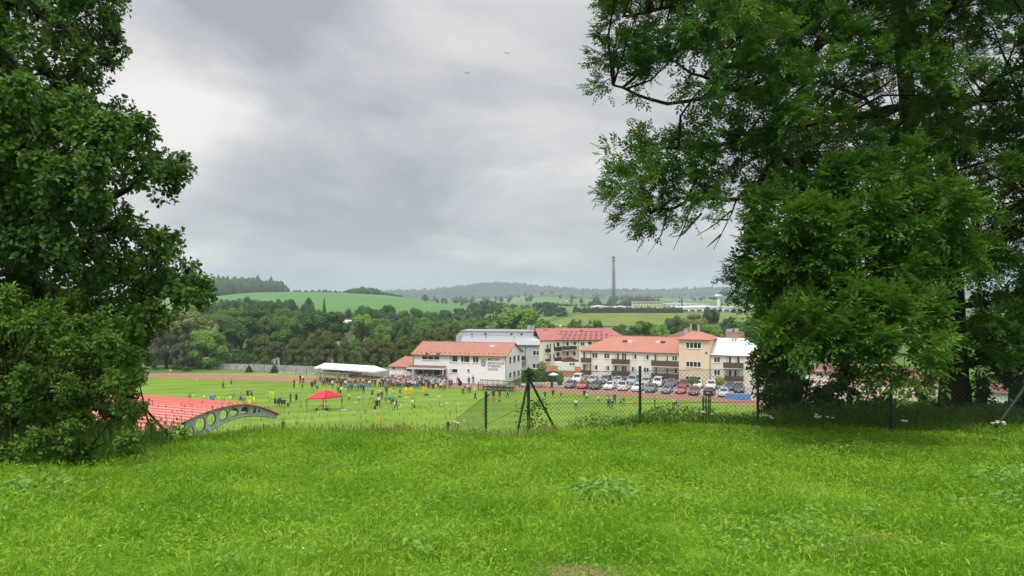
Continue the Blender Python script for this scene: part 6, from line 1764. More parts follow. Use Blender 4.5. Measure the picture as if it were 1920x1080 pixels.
p_(936.8, 746.5, 1.78, 'stand', 'charcoal', 'black', 'tall adult in dark clothes standing before the right dugout', face=30)
p_(914, 754.5, 1.62, 'stand', 'brown', 'grey', 'person in brown top seen just above the leaning fence post', face=180)
p_(925.2, 748, 1.60, 'stand', 'black', 'black', 'person in black top behind the child in orange shorts', face=180)
p_(925.6, 758.3, 1.35, 'stand', 'orange', 'orange', 'child in orange kit nearer the fence, left one', face=190, shin='skin')
p_(935.8, 758, 1.30, 'run', 'orange', 'black', 'child in orange shirt running behind the fence mesh, right one', face=60, shin='skin')
p_(951.6, 746.8, 1.50, 'walk', 'khaki', 'black', 'dim figure in khaki walking behind the left fence panel', face=70)
p_(990.5, 755.5, 1.62, 'stand', 'wine', 'grey', 'person in wine top behind the braced fence corner', face=180)
# seen through the right fence
for px, py, h, po, t, b, fa, lb in ((1022, 748.3, 1.45, 'stand', 'wine', 'black', 20, 'player in wine shirt first on the left behind the long fence'),
                                 (1037, 746, 1.55, 'stand', 'black', 'black', 0, 'player in black near the track behind the long fence'),
                                 (1051.5, 752.5, 1.58, 'walk', 'wine', 'beige', 60, 'player in wine shirt and beige shorts behind the long fence'),
                                 (1080, 767.8, 1.62, 'walk', 'white', 'black', 200, 'person in white shirt and black trousers nearest the long fence on the left'),
                                 (1095.5, 746, 1.50, 'stand', 'black', 'black', 0, 'person in black just behind a player in white near the track'),
                                 (1100, 752.4, 1.50, 'run', 'white', 'black', 60, 'player in white shirt running near the track behind the long fence'),
                                 (1123, 757, 1.45, 'run', 'white', 'charcoal', -60, 'player in white and charcoal running left of the dark group'),
                                 (1141.5, 765.5, 1.70, 'stand', 'charcoal', 'black', 180, 'tall person in charcoal in the group left of the fence post'),
                                 (1147, 768, 1.60, 'bend', 'navy', 'jeans', 150, 'person in navy bending in the group left of the fence post'),
                                 (1152.4, 757, 1.72, 'stand', 'navy', 'navy', 0, 'slim tall person in navy behind the group left of the fence post'),
                                 (1140.5, 756, 1.55, 'stand', 'grey', 'white', 20, 'person in pale grey behind the group left of the fence post'),
                                 (1164, 761.4, 1.45, 'walk', 'grey', 'black', 60, 'player in grey right of the dark group behind the fence'),
                                 (1169.5, 761.6, 1.45, 'walk', 'wine', 'grey', -60, 'player in wine shirt right of the dark group behind the fence'),
                                 (1189.5, 762.5, 1.40, 'bend', 'orange', 'orange', 120, 'player in bright orange bending left of the tall fence post'),
                                 (1227.8, 765.5, 1.62, 'stand', 'black', 'black', 90, 'person in black standing right of the tall fence post'),
                                 (1263, 766, 1.62, 'stand', 'yellow', 'navy', 180, 'person in yellow shirt at the right behind the long fence'),
                                 (1268, 768, 1.40, 'stand', 'navy', 'white', 150, 'child in navy shirt between the yellow shirt and the orange shirt'),
                                 (1274, 769, 1.42, 'bend', 'orange', 'grey', 200, 'person in orange shirt bending at the right behind the long fence')):
    p_(px, py, h, po, t, b, lb, face=fa, shin='skin' if h < 1.56 else None)
v = G(530.5, 812, .02); p_(0, 0, 1.75, 'reach', 'black', 'charcoal', 'person in black half hidden in the tall grass below the tip of the grandstand roof', face=120, pos=v)

# the crowd before the clubhouse: rows from the wall to the touchline
tops = ['charcoal', 'navy', 'black', 'black', 'navy', 'wine', 'white', 'grey', 'red', 'wine', 'pink', 'blue', 'sky', 'white', 'black', 'beige', 'peach', 'jeans', 'teal', 'khaki', 'charcoal']
bots = ['black', 'jeans', 'navy', 'charcoal', 'black', 'beige', 'grey']
lm_ = (('left edge', 722, 742), ('below the small wing window', 742, 760), ('left porch post', 760, 785), ('porch doors', 785, 812), ('right porch post', 812, 840))
seen = {}
for row, (py, x0, x1, st, hh) in enumerate(((717.0, 734, 839, 3.7, 1.74), (719.4, 726, 838, 3.6, 1.72), (722.2, 723, 838, 3.5, 1.68), (724.8, 722, 836, 3.7, 1.60), (727.4, 726, 832, 4.2, 1.45))):
    px = x0 + random.uniform(0, 2)
    while px < x1:
        # reds gather on the left of the crowd, whites and pinks in front, darks on the right
        if px < 760 and row < 3 and random.random() < .5: t = random.choice(['red', 'wine', 'pink', 'peach', 'red', 'white'])
        elif row >= 3 and random.random() < .6: t = random.choice(['white', 'pink', 'white', 'sky', 'grey', 'blue'])
        elif px > 800 and random.random() < .5: t = random.choice(['black', 'navy', 'charcoal', 'blue', 'red'])
        else: t = random.choice(tops)
        b = random.choice(bots); zone = next(z[0] for z in lm_ if z[1] <= px <= z[2])
        po = 'sit' if row == 4 and random.random() < .35 else random.choice(['stand', 'stand', 'hips', 'folded', 'stand'])
        dp = ('against the wall', 'second rank', 'middle rank', 'fourth rank', 'front rank')[row]
        lb = '%s in %s top and %s bottoms, %s, %s' % ('child' if row == 4 else 'spectator', WORD.get(t, t), WORD.get(b, b), dp, zone if zone.startswith('below') else 'crowd ' + zone if 'edge' in zone else 'near ' + zone)
        p_(px, py + random.uniform(-.8, .8), hh * random.uniform(.92, 1.08), po, t, b, lb, hair=random.choice(['dark', 'brown', 'fair', 'dark', 'grey']), face=random.uniform(-60, 60) + (180 if random.random() < .3 else 0),
           sleeve='skin' if random.random() < .22 else None, shin='skin' if random.random() < .2 else None, group='crowd before the clubhouse')
        px += st * random.uniform(.75, 1.3)
p_(749.5, 722, 1.70, 'stand', 'yellow', 'black', 'adult in bright yellow shirt standing out in the left of the crowd', face=20)
# ------------------------------------------------------------------ grandstand with curved red roof
m_red = mk('red_roof_sheet', (0.72, 0.262, 0.225), .55, .08, .8, .02)
m_girder = mk('girder_grey', (0.42, 0.43, 0.46), .6, .18, 2.5, .05)
tip = P(521, 777.4, 52); ru = Vector((.428, .904, 0)); rl_ = Vector((-.904, .428, 0))
O = Vector((tip.x, tip.y, 0))


def gp(px, py):
    """girder plane: s metres back from the tip, z height"""
    k = (px - CX) / F
    det = ru.x - ru.y * k
    t = (k * O.y - O.x) / det; D = O.y + ru.y * t
    return -t, EYE - (py - HY) / F * D


gr = empty('grandstand', (O.x, O.y, 0), math.atan2(-rl_.y, -rl_.x), 'grandstand with curved red sheet roof carried by a grey girder with round holes', 'grandstand')
# local frame: X runs toward the viewer's right along the length, Y towards the back of the stand is +
Ml = Matrix.Translation(-O); Mi = Matrix.Rotation(-gr.rotation_euler.z, 4, 'Z') @ Ml


def loc(s, z, along): return Mi @ (O - ru * s + rl_ * along + Vector((0, 0, z)))


def crom(pts, n):
    out = []
    for i in range(len(pts) - 1):
        p0, p1, p2, p3 = [np.array(pts[max(0, min(len(pts) - 1, j))], float) for j in (i - 1, i, i + 1, i + 2)]
        for t in np.linspace(0, 1, n, endpoint=False): out.append(.5 * ((2 * p1) + (-p0 + p2) * t + (2 * p0 - 5 * p1 + 4 * p2 - p3) * t * t + (-p0 + 3 * p1 - 3 * p2 + p3) * t ** 3))
    return out + [np.array(pts[-1], float)]


tops_ = [gp(*p) for p in ((521, 777.4), (493, 765.7), (470, 760.3), (448, 758.4), (423, 761.5), (391, 769.5), (362, 781), (330, 796), (288, 823))]
tops_ += [(tops_[-1][0] + 1.6, tops_[-1][1] - .75), (tops_[-1][0] + 3.2, tops_[-1][1] - 1.75)]
bots_ = [gp(*p) for p in ((517, 781.5), (479, 778), (450, 780.3), (425, 788.3), (398.5, 801.5), (377, 816), (362, 828), (345, 845))]
topc = crom(tops_, 6); botc = crom(bots_, 5)
LEN = 18.0
# roof sheet with raised seams along its length
mb = MB(); n = len(topc); prof = []
for i in range(n):
    prof.append((topc[i][0], topc[i][1]))
fine = crom(prof, 3)
for a in (0, 1):
    pass
A0, A1 = -.25, LEN
secs = []
acc = 0; lastp = fine[0]; rid = []
for i, p in enumerate(fine):
    acc += float(np.hypot(*(p - lastp))); lastp = p
    rid.append(p)
vt = [loc(p[0], p[1] + .06, A0) for p in rid] + [loc(p[0], p[1] + .06, A1) for p in rid]; vb_ = [loc(p[0], p[1], A0) for p in rid] + [loc(p[0], p[1], A1) for p in rid]
m_ = len(rid)
mb.add(vt, [(i, i + m_, i + m_ + 1, i + 1) for i in range(m_ - 1)]); mb.add(vb_, [(i + 1, i + m_ + 1, i + m_, i) for i in range(m_ - 1)], 1)
mb.add([q for p in rid for q in (loc(p[0], p[1] + .06, A0), loc(p[0], p[1], A0))], [(2 * i, 2 * i + 2, 2 * i + 3, 2 * i + 1) for i in range(m_ - 1)])
mb.add([q for p in rid for q in (loc(p[0], p[1] + .06, A1), loc(p[0], p[1], A1))], [(2 * i + 1, 2 * i + 3, 2 * i + 2, 2 * i) for i in range(m_ - 1)])
acc = 0; lastp = fine[0]; nxt = .25
for p in fine[1:]:
    acc += float(np.hypot(*(p - lastp))); lastp = p
    if acc > nxt:
        nxt += .42
        d0 = .02
        mb.add([loc(p[0] - .05, p[1] + .062, A0 + .02), loc(p[0] + .05, p[1] + .062, A0 + .02), loc(p[0] + .02, p[1] + .13, A0 + .02), loc(p[0] - .02, p[1] + .13, A0 + .02),
                loc(p[0] - .05, p[1] + .062, A1 - .02), loc(p[0] + .05, p[1] + .062, A1 - .02), loc(p[0] + .02, p[1] + .13, A1 - .02), loc(p[0] - .02, p[1] + .13, A1 - .02)], [(0, 4, 7, 3), (3, 7, 6, 2), (2, 6, 5, 1), (0, 3, 2, 1)], 2)
mb.build('roof', [m_red, m_dsteel, mk('seam_red', (.57, .16, .13), .6, .1, 2)], gr)
# pierced girders
holes = [((356, 812), 7.2, 12), ((375, 796), 9.4, 14), ((395.5, 786), 8.3, 11.7), ((418.3, 778), 8.0, 10), ((438, 773), 7.8, 8.3), ((457.5, 769.3), 7.3, 6.7), ((476, 770.4), 2.6, 4.4), ((484.5, 771), 1.9, 3.4)]
hs = []
for (hx, hy), rx, ry in holes:
    s0, z0 = gp(hx, hy); s1, _ = gp(hx + rx, hy); _, z1 = gp(hx, hy - ry); hs.append((s0, z0, abs(s1 - s0), abs(z1 - z0)))
def girder(along, name='girder'):
    cu = bpy.data.curves.new('plate', 'CURVE'); cu.dimensions = '2D'; cu.fill_mode = 'BOTH'; cu.extrude = .07
    gt = [p for p in topc if p[0] <= botc[-1][0] + .05]
    loop = [(p[0], p[1] - .012) for p in gt] + [(p[0], p[1]) for p in botc[::-1]]
    for pts in [loop] + [[(s0 + a * math.cos(t), z0 + b * math.sin(t)) for t in np.linspace(0, 2 * math.pi, 24, endpoint=False)] for s0, z0, a, b in hs]:
        sp = cu.splines.new('POLY'); sp.points.add(len(pts) - 1); sp.use_cyclic_u = True
        for q, p in zip(sp.points, pts): q.co = (p[0], p[1], 0, 1)
    ob = bpy.data.objects.new('plate', cu); COL.objects.link(ob)
    dg = bpy.context.evaluated_depsgraph_get(); me = bpy.data.meshes.new_from_object(ob.evaluated_get(dg)); bpy.data.objects.remove(ob)
    for v in me.vertices: s_, z_, a_ = v.co; v.co = loc(s_, z_, along + a_)
    me.materials.clear(); me.materials.append(m_girder); me.update()
    g_ = bpy.data.objects.new(name, me); COL.objects.link(g_); g_.parent = gr
    mb = MB()
    for s0, z0, a, b in hs: mb.tube([loc(s0 + a * math.cos(t), z0 + b * math.sin(t), along) for t in np.linspace(0, 2 * math.pi, 25)], .045, 5)
    rim = mb.build('hole_rim', m_dsteel, g_)
    mb = MB(); mb.tube([loc(p[0], p[1] - .03, along) for p in botc], .10, 6); mb.build('lower_flange', m_girder, g_)
    return g_
for al in (0, 6, 12, 17.9): girder(al)
mb = MB()
for s_ in (2.2, 4.2, 6.2, 8.0):
    zz_ = np.interp(s_, [p[0] for p in topc], [p[1] for p in topc]) - .16; mb.tube([loc(s_, zz_, -.1), loc(s_, zz_, LEN)], .07, 4)
mb.build('purlins', m_dsteel, gr)['kind'] = 'thing'
mb = MB()
for al in (0, 6, 12, 18, 24, 30):
    p = botc[-3]; mb.tube([loc(p[0], p[1], al), loc(p[0] + .2, 0.3, al)], .22, 8)
cl = [MB().tube([loc(botc[-3][0], botc[-3][1], al), loc(botc[-3][0] + .2, .2, al)], .22, 8).build('column', m_girder, gr) for al in (0, 6, 12, 17.9)]
mb = MB()
for i in range(7):
    s0 = 2.2 + i * .85; z1 = .5 + i * .42
    mb.add([loc(s0, -1, .2), loc(s0 + .849, -1, .2), loc(s0 + .849, z1, .2), loc(s0, z1, .2), loc(s0, -1, LEN), loc(s0 + .849, -1, LEN), loc(s0 + .849, z1, LEN), loc(s0, z1, LEN)], [(0, 1, 2, 3), (7, 6, 5, 4), (0, 3, 7, 4), (3, 2, 6, 7), (1, 5, 6, 2)])
mb.build('terrace', m_conc, gr)

# ------------------------------------------------------------------ red gazebo
m_canr = mk('red_canvas', (0.72, 0.035, 0.06), .6, .08, 2, .05)
c1, c2, c3 = G(575.5, 772.5), G(611, 770.5), G(641, 767)
nr_ = G(611, 762.5)
fr_ = c1 + (c3 - nr_)
gz_ = empty('gazebo', (c1 + c3) / 2, 0, 'red pop up gazebo with thin black legs on the pitch', 'gazebo'); ctr = (c1 + c3) / 2
cs = [c1, G(606, 771.8), c3, c1 + c3 - G(606, 771.8)]
cs = [c - ctr for c in cs]
zl, zv, zt = 2.12, 1.88, 3.35
mb = MB(); top = Vector((0, 0, zt)); e = [Vector((c.x * 1.03, c.y * 1.03, zl)) for c in cs]; b = [Vector((c.x * 1.03, c.y * 1.03, zv)) for c in cs]
ring = [Vector((c.x * .30, c.y * .30, zt - .25)) for c in cs]
mb.add(e + ring + [top] + b, [(0, 1, 5, 4), (1, 2, 6, 5), (2, 3, 7, 6), (3, 0, 4, 7), (4, 5, 8), (5, 6, 8), (6, 7, 8), (7, 4, 8)] + [(i, i + 9, (i + 1) % 4 + 9, (i + 1) % 4) for i in range(4)])
cn = mb.build('canopy', m_canr, gz_)
mb = MB()
for i in range(4): mb.tube([b[i], b[(i + 1) % 4]], .02, 4); mb.tube([e[i], ring[i], top], .016, 4)
mb.build('hem', mk('pale_hem', (.75, .45, .42), .7, .1, 3), cn)
for c in cs: MB().tube([(c.x, c.y, -.01), (c.x, c.y, zl)], .055, 5).build('leg', m_dsteel, gz_)
mb = MB()
for i in range(4): mb.tube([(cs[i].x, cs[i].y, zv - .05), ((cs[i].x + cs[(i + 1) % 4].x) / 2, (cs[i].y + cs[(i + 1) % 4].y) / 2, zl + .05), (cs[(i + 1) % 4].x, cs[(i + 1) % 4].y, zv - .05)], .015, 4)
mb.build('frame', m_dsteel, gz_)
v = G(607, 766.5); t = empty('folding_table', v, .3, 'low folding table under the red gazebo', 'table')
mb = MB(); mb.box(-.75, .75, -.35, .35, .70, .74); mb.build('table_top', m_conc, t)
for a in (-1, 1):
    for c in (-1, 1): MB().tube([(a * .68, c * .3, 0), (a * .66, c * .29, .70)], .02, 4).build('leg', m_dsteel, t)
def lump(name, label, cat, px, py, r, mat, z=0.0, top=None):
    v = G(px, py, z); mb = MB(); mb.ball((0, 0, r[2] * .9), r, 9, 7)
    for i, q in enumerate(mb.v): mb.v[i] = (q[0] * (1 + .12 * math.sin(7 * q[2] / r[2])), q[1], max(0, q[2] + .05 * r[2] * math.sin(9 * q[0] / r[0])))
    mb.tube([(-r[0] * .5, 0, r[2] * 1.6), (0, 0, r[2] * 2.3), (r[0] * .5, 0, r[2] * 1.6)], r[0] * .08, 5)
    o = mb.build(name, mat, loc=v, smooth=True); return tag(o, label, cat)
lump('sports_bag', 'orange sports bag on the table under the red gazebo', 'bag', 604, 762.5, (.38, .25, .26), CL['orange'], .745)
lump('sports_bag', 'brown bag on the grass at the left under the gazebo', 'bag', 593.5, 769.5, (.22, .2, .22), CL['brown'])
lump('sports_bag', 'dark red bag on the grass right of the gazebo table', 'bag', 612.5, 769.5, (.3, .22, .2), CL['wine'])
mb = MB(); mb.add([(-.75, -.3, .02), (.75, -.4, .02), (.8, .35, .02), (.1, .42, .12), (-.8, .3, .02)], [(0, 1, 2, 3, 4)]); mb.slab([(-.75, -.3, .03), (.75, -.4, .03), (.8, .35, .03), (-.8, .3, .03)], .03); mb.tube([(-.1, 0, .03), (-.12, 0, .35)], .09, 7)
tag(mb.build('training_bib_pile', CL['green'] if False else mk('bright_green_cloth', (.15, .55, .12), .8, .15, 4), loc=G(603, 771.8, .02)), 'bright green bibs and bottle lying in front of the gazebo table', 'bibs')
lump('sports_bag', 'dark blue kit bag with pale end lying right of the yellow huddle', 'bag', 799.5, 741.6, (.55, .22, .13), CL['navy'])
lump('sports_bag', 'small dark bag on the grass left of the yellow huddle', 'bag', 749.5, 745, (.3, .15, .12), CL['black'])
lump('rucksack', 'large black bag held by the person at the clubhouse wall', 'bag', 863.4, 722.8, (.32, .25, .5), CL['black'], .55)
lump('rucksack', 'dark backpack on the lone player in mid pitch', 'bag', 776.9, 764.8, (.17, .14, .26), CL['charcoal'], .95)
lump('rucksack', 'dark bag carried by the walker left of the teal players', 'bag', 703.2, 767.3, (.22, .16, .28), CL['charcoal'], .75)

# ------------------------------------------------------------------ white marquee
f = Facade((P(589, 0, 171.5).x, 171.5), (P(703, 0, 162.5).x, 162.5))
r = f.root('marquee', 'long white marquee tent in front of the brownish conifers', 'tent')
zE = f.uz(640, 692.3)[1]; zR = f.uz(640, 682.2, 2)[1]; dp = 4.0
mb = MB(); x0, x1 = 0, f.L
mb.slab([(x0, 0, zE), (x1, 0, zE), (x1 - 1.6, 2, zR), (x0 + 1.4, 2, zR)], .06); mb.slab([(x1, dp, zE), (x0, dp, zE), (x0 + 1.4, 2, zR), (x1 - 1.6, 2, zR)], .06); mb.slab([(x1, 0, zE), (x1, dp, zE), (x1 - 1.6, 2, zR)], .06); mb.slab([(x0, dp, zE), (x0, 0, zE), (x0 + 1.4, 2, zR)], .06)
m_tent = mk('white_canvas', (.86, .86, .85), .7, .03, 1)
mb.build('canopy', m_tent, r); mb = MB(); mb.box(x0, x1, -.01, .02, zE - .28, zE - .07); mb.box(x1 - .02, x1 + .01, .03, dp, zE - .28, zE - .07); mb.build('valance', m_tent, r)
for i in range(6):
    for y_ in (.08, dp - .08): q = x0 + .1 + (x1 - x0 - .2) * i / 5; MB().tube([(q, y_, -.05), (q, y_, zE - .07)], .04, 5).build('leg', m_steel, r)

# ------------------------------------------------------------------ dugouts
m_poly, nt_, N_, L_2, b_2 = _nt('polycarbonate')
b_2.inputs['Base Color'].default_value = (.62, .61, .52, 1); b_2.inputs['Roughness'].default_value = .5
tp_ = N_.new('ShaderNodeBsdfTransparent'); mz_ = N_.new('ShaderNodeMixShader'); nz_ = N_.new('ShaderNodeTexNoise'); nz_.inputs['Scale'].default_value = 2.0
mr_ = N_.new('ShaderNodeMapRange'); mr_.inputs[3].default_value = .70; mr_.inputs[4].default_value = .85
L_2.new(nz_.outputs[0], mr_.inputs[0]); L_2.new(mr_.outputs[0], mz_.inputs[0]); L_2.new(b_2.outputs[0], mz_.inputs[1]); L_2.new(tp_.outputs[0], mz_.inputs[2]); L_2.new(mz_.outputs[0], N_['Material Output'].inputs[0])


def dugout(label, px0, py0, px1, py1, h, n):
    a, b = G(px0, py0), G(px1, py1); f = Facade((a.x, a.y), (b.x, b.y)); r = f.root('dugout', label, 'dugout')
    arc = [(0, 0.0), (.02, h * .5), (.12, h * .82), (.5, h), (1.15, h * .98)]
    arc = [(1.3 - q[0], q[1]) for q in arc]   # back at y=1.3, open front at low y
    mb = MB()
    for y0_, y1_ in zip(arc[:-1], arc[1:]): mb.slab([(0, y0_[0], y0_[1]), (f.L, y0_[0], y0_[1]), (f.L, y1_[0], y1_[1]), (0, y1_[0], y1_[1])], .012)
    for x_ in (0.0, f.L): mb.add([(x_, q[0], q[1]) for q in arc] + [(x_, .15, 0)], [tuple(range(6))])
    mb.build('shell', m_poly, r)
    for i in range(n + 1):
        q = f.L * i / n; MB().tube([(q, y_ - .02, z_) for y_, z_ in arc] + [(q, .14, h * .92)], .045, 5).build('rib', m_dsteel, r)
    mb = MB(); mb.tube([(0, .14, h * .95), (f.L, .14, h * .95)], .05, 5); mb.tube([(0, 1.28, h * .06), (f.L, 1.28, h * .06)], .05, 5); mb.tube([(0, .1, .05), (f.L, .1, .05)], .04, 5); mb.tube([(0, .14, h * .95), (0, .12, 0)], .045, 5); mb.tube([(f.L, .14, h * .95), (f.L, .12, 0)], .045, 5); mb.build('frame', m_dsteel, r)
    mb = MB(); mb.box(.15, f.L - .15, .65, 1.05, .42, .46); mb.box(.15, f.L - .15, 1.08, 1.12, .5, .85); bn_ = mb.build('bench', m_dsteel, r)
    return r


dugout('clear curved dugout with dark ribs on the far track in front of the marquee', 593.5, 716, 648, 719.5, 2.05, 6)
dugout('clear curved dugout with dark ribs against the white clubhouse wall', 900, 732.5, 961.5, 735.5, 2.15, 6)

# benches and people sitting by the marquee
for i, (px, py, lb) in enumerate(((655, 709, 'brown park bench left under the marquee front'), (664, 711, 'second dark bench under the marquee front'), (692, 713, 'dark bench left of the clubhouse wing'))):
    v = G(px, py); t = empty('garden_bench', v, -.3, lb, 'bench')
    mb = MB(); mb.box(-.8, .8, -.2, .2, .42, .47); mb.build('seat', m_wood_d, t); mb = MB(); mb.box(-.8, .8, .21, .25, .5, .9); mb.build('backrest', m_wood_d, t)
    for s in (-.7, .7): mb = MB(); mb.box(s - .04, s + .04, -.18, .18, 0, .419); mb.build('leg', m_dsteel, t)
for px, py, t_, lb in ((653, 709.3, 'wine', 'person in wine jacket sitting on the brown bench by the marquee'), (657, 709.6, 'brown', 'person in brown sitting on the brown bench by the marquee'), (663.5, 711.2, 'black', 'person in black sitting on the second bench by the marquee'), (681, 712, 'black', 'person in black crouching left of the last bench'), (687, 711, 'grey', 'person in grey standing by the last bench'), (692.5, 713.3, 'charcoal', 'person in charcoal sitting on the last bench')):
    person(px, py, 1.65, 'stand' if 'standing' in lb else 'crouch' if 'crouch' in lb else 'sit', t_, 'black', lb, z=0)

# ------------------------------------------------------------------ corner flags, poles, balls, cones
m_ypole = mk('yellow_pole', (.68, .55, .05), .6, .1, 3); m_yflag = mk('yellow_flag', (.80, .50, .04), .7, .15, 5)


def flag(px, py, h, label, fl=True, wave=0.0):
    v = G(px, py); t = empty('corner_flag' if fl else 'marker_pole', v, 0, label, 'corner flag' if fl else 'pole')
    MB().tube([(0, 0, 0), (0, 0, h)], .03, 6).build('pole', m_ypole, t)
    if fl:
        mb = MB(); k_ = 6
        pts = [(.03 + .5 * i / k_, .06 * math.sin(i * 1.1 + wave), 0) for i in range(k_ + 1)]
        vs = [(x, y, h - .36 - .03 * x) for x, y, _ in pts] + [(x, y, h - .03 * x) for x, y, _ in pts]
        vs += [(x, y + .012, z) for x, y, z in vs]; m2 = k_ + 1
        mb.add(vs, [(i, i + 1, m2 + i + 1, m2 + i) for i in range(k_)] + [(2 * m2 + i, 3 * m2 + i, 3 * m2 + i + 1, 2 * m2 + i + 1) for i in range(k_)]); mb.build('flag', m_yflag, t)
    else:
        MB().ball((0, 0, h), (.035, .035, .035), 6, 5).build('cap', m_ypole, t)


flag(317.5, 705, 1.5, 'yellow corner flag on the far track before the brown tree')
flag(498.5, 753.5, 1.35, 'yellow corner flag left of the two lime children')
flag(705, 800, 1.45, 'yellow corner flag rising out of the slope grass below the gazebo')
flag(815, 768.5, 1.75, 'bare yellow pole on the empty grass right of the lone player', False)
flag(909.5, 735, 1.2, 'short yellow pole in front of the right dugout', False)
flag(860, 768, .62, 'low yellow stake with a ball on top right of the bare pole', False)
m_ball = mk('ball_white', (.8, .8, .78), .5, .25, 14)


def ball(px, py, label, z=0.02):
    v = G(px, py, z); mb = MB(); mb.ball((0, 0, .13), .13, 10, 8)
    return tag(mb.build('football', m_ball, loc=v, smooth=True), label, 'ball')


for px, py, lb in ((370, 712.5, 'white ball far out near the left end of the track'), (762, 760, 'white ball right of the teal trio'), (827.5, 760.5, 'white ball right of the bare yellow pole'), (837.5, 757.5, 'white ball behind the nearest ball right of the yellow pole'),
                   (647.3, 729.8, 'pale ball at the feet of the white shirted adult'), (618.5, 726.2, 'white ball at the feet of the adult with white shoes'), (429, 724.5, 'white ball at the feet of the running grey player'), (668, 757, 'white ball before the running child in white')):
    ball(px, py, lb)
tag(MB().ball((0, 0, .13), .13, 10, 8).build('football', m_ball, loc=G(860, 768) + Vector((0, 0, .62)), smooth=True), 'ball resting on the low yellow stake', 'ball')
ball_near = P(872, 788, 90); tag(MB().ball((0, 0, .15), .15, 10, 8).build('football', m_ball, loc=G(870, 790), smooth=True), 'white ball seen through the leaning left fence panel', 'ball')
for px, py, lb in ((644.5, 769, 'white hoop marker lying right of the gazebo leg'), (762, 745.8, 'pale board lying in front of the yellow huddle'), (712, 733, 'pale board lying before the crowd'), (823, 743.5, 'flat pale marker on the grass right of the kit bag')):
    mb = MB(); mb.box(-.45, .45, -.12, .12, 0, .04); mb.tube([(.3 * math.cos(a), .3 * math.sin(a), .06) for a in np.linspace(0, 6.28, 14)], .03, 5); tag(mb.build('training_marker', m_frame, loc=G(px, py, .025)), lb, 'marker')

# ------------------------------------------------------------------ concrete wall, poles, graves
f = Facade((P(398, 0, 186).x, 186), (P(731, 0, 168).x, 168)); r = f.root('boundary_wall', 'long grey concrete panel wall behind the far track', 'wall')
for i in range(26):
    x0 = f.L * i / 26; x1 = f.L * (i + 1) / 26 - .004; D = (f.A + f.dir * x0).y; zt_ = np.interp(i, [0, 6, 25], [1.30, 1.55, 1.65])
    mb = MB(); mb.box(x0 + .12, x1, 0, .12, -.6, zt_); mb.build('panel', m_concd, r); mb = MB(); mb.box(x0, x0 + .116, -.06, .16, -.6, zt_ + .06); mb.build('pillar', m_conc, r)
f2 = Facade((P(520, 0, 178).x, 176), (P(731, 0, 166).x, 164.5)); r = f2.root('stone_kerb', 'low pale concrete kerb running along the foot of the boundary wall', 'kerb'); mb = MB(); mb.box(0, f2.L, 0, .5, -.1, .28); mb.build('kerb', m_conc, r)
for px, h_, w_, lb in ((514, 1.7, .9, 'broad pale gravestone above the wall behind the right little spruce'), (521, 2.0, .5, 'slim pale gravestone above the wall'), (571, 2.1, .35, 'tall pale grave statue above the wall, middle'), (583, 1.7, .4, 'small gravestone right of the tall grave statue'), (617, 2.2, .5, 'gravestone above the marquee ridge, left'), (622, 2.2, .4, 'gravestone above the marquee ridge, right')):
    x = (px - CX) / F * 190; mb = MB(); mb.prism([(-w_, 0), (w_, 0), (w_ * .9, h_ * .7), (w_ * .45, h_), (-w_ * .45, h_), (-w_ * .9, h_ * .7)], -.1, .1); mb.box(-w_ * 1.2, w_ * 1.2, -.25, .25, -.2, .003)
    tag(mb.build('gravestone', m_conc, loc=(x, 190, gz(x, 190) + .45)), lb, 'gravestone')
r = empty('ball_stop_fence', (P(477.5, 0, 177).x, 177, 0), 0, 'row of thin dark fence posts with wires in front of the boundary wall', 'fence')
ps = [(477.5, 177), (496.5, 176), (534, 174), (555, 173), (574.5, 172), (600, 170.5), (640, 168)]
base_ = Vector((P(477.5, 0, 177).x, 177, 0)); pp = [Vector(((a - CX) / F * D, D, 0)) - base_ for a, D in ps]
for q in pp: MB().tube([q, q + Vector((0, 0, 2.3))], .05, 5).build('post', m_dsteel, r)
mb = MB()
for z_ in (.5, 1.1, 1.7, 2.25): mb.tube([q + Vector((0, 0, z_)) for q in pp], .012, 3)
mb.build('wires', m_dsteel, r)
# utility poles
for px, top, D, lb in ((1011.5, 569, 520, 'thin utility pole beyond the domed tree'), (543, 535, 1070, 'slim mast on the hill crest at the end of the forest block')):
    x = (px - CX) / F * D; z0 = gz(x, D) if D < 900 else float(crest_z(GREEN_CREST, px, 1080)) - 3
    t = empty('utility_pole', (x, D, z0), 0, lb, 'pole'); h_ = ez(top, D) - z0; MB().tube([(0, 0, 0), (0, 0, h_)], [.16, .11], 6).build('pole', m_wood_d, t); mb = MB(); mb.box(-.9, .9, -.06, .06, h_ - .8, h_ - .65); mb.build('crossarm', m_wood_d, t)

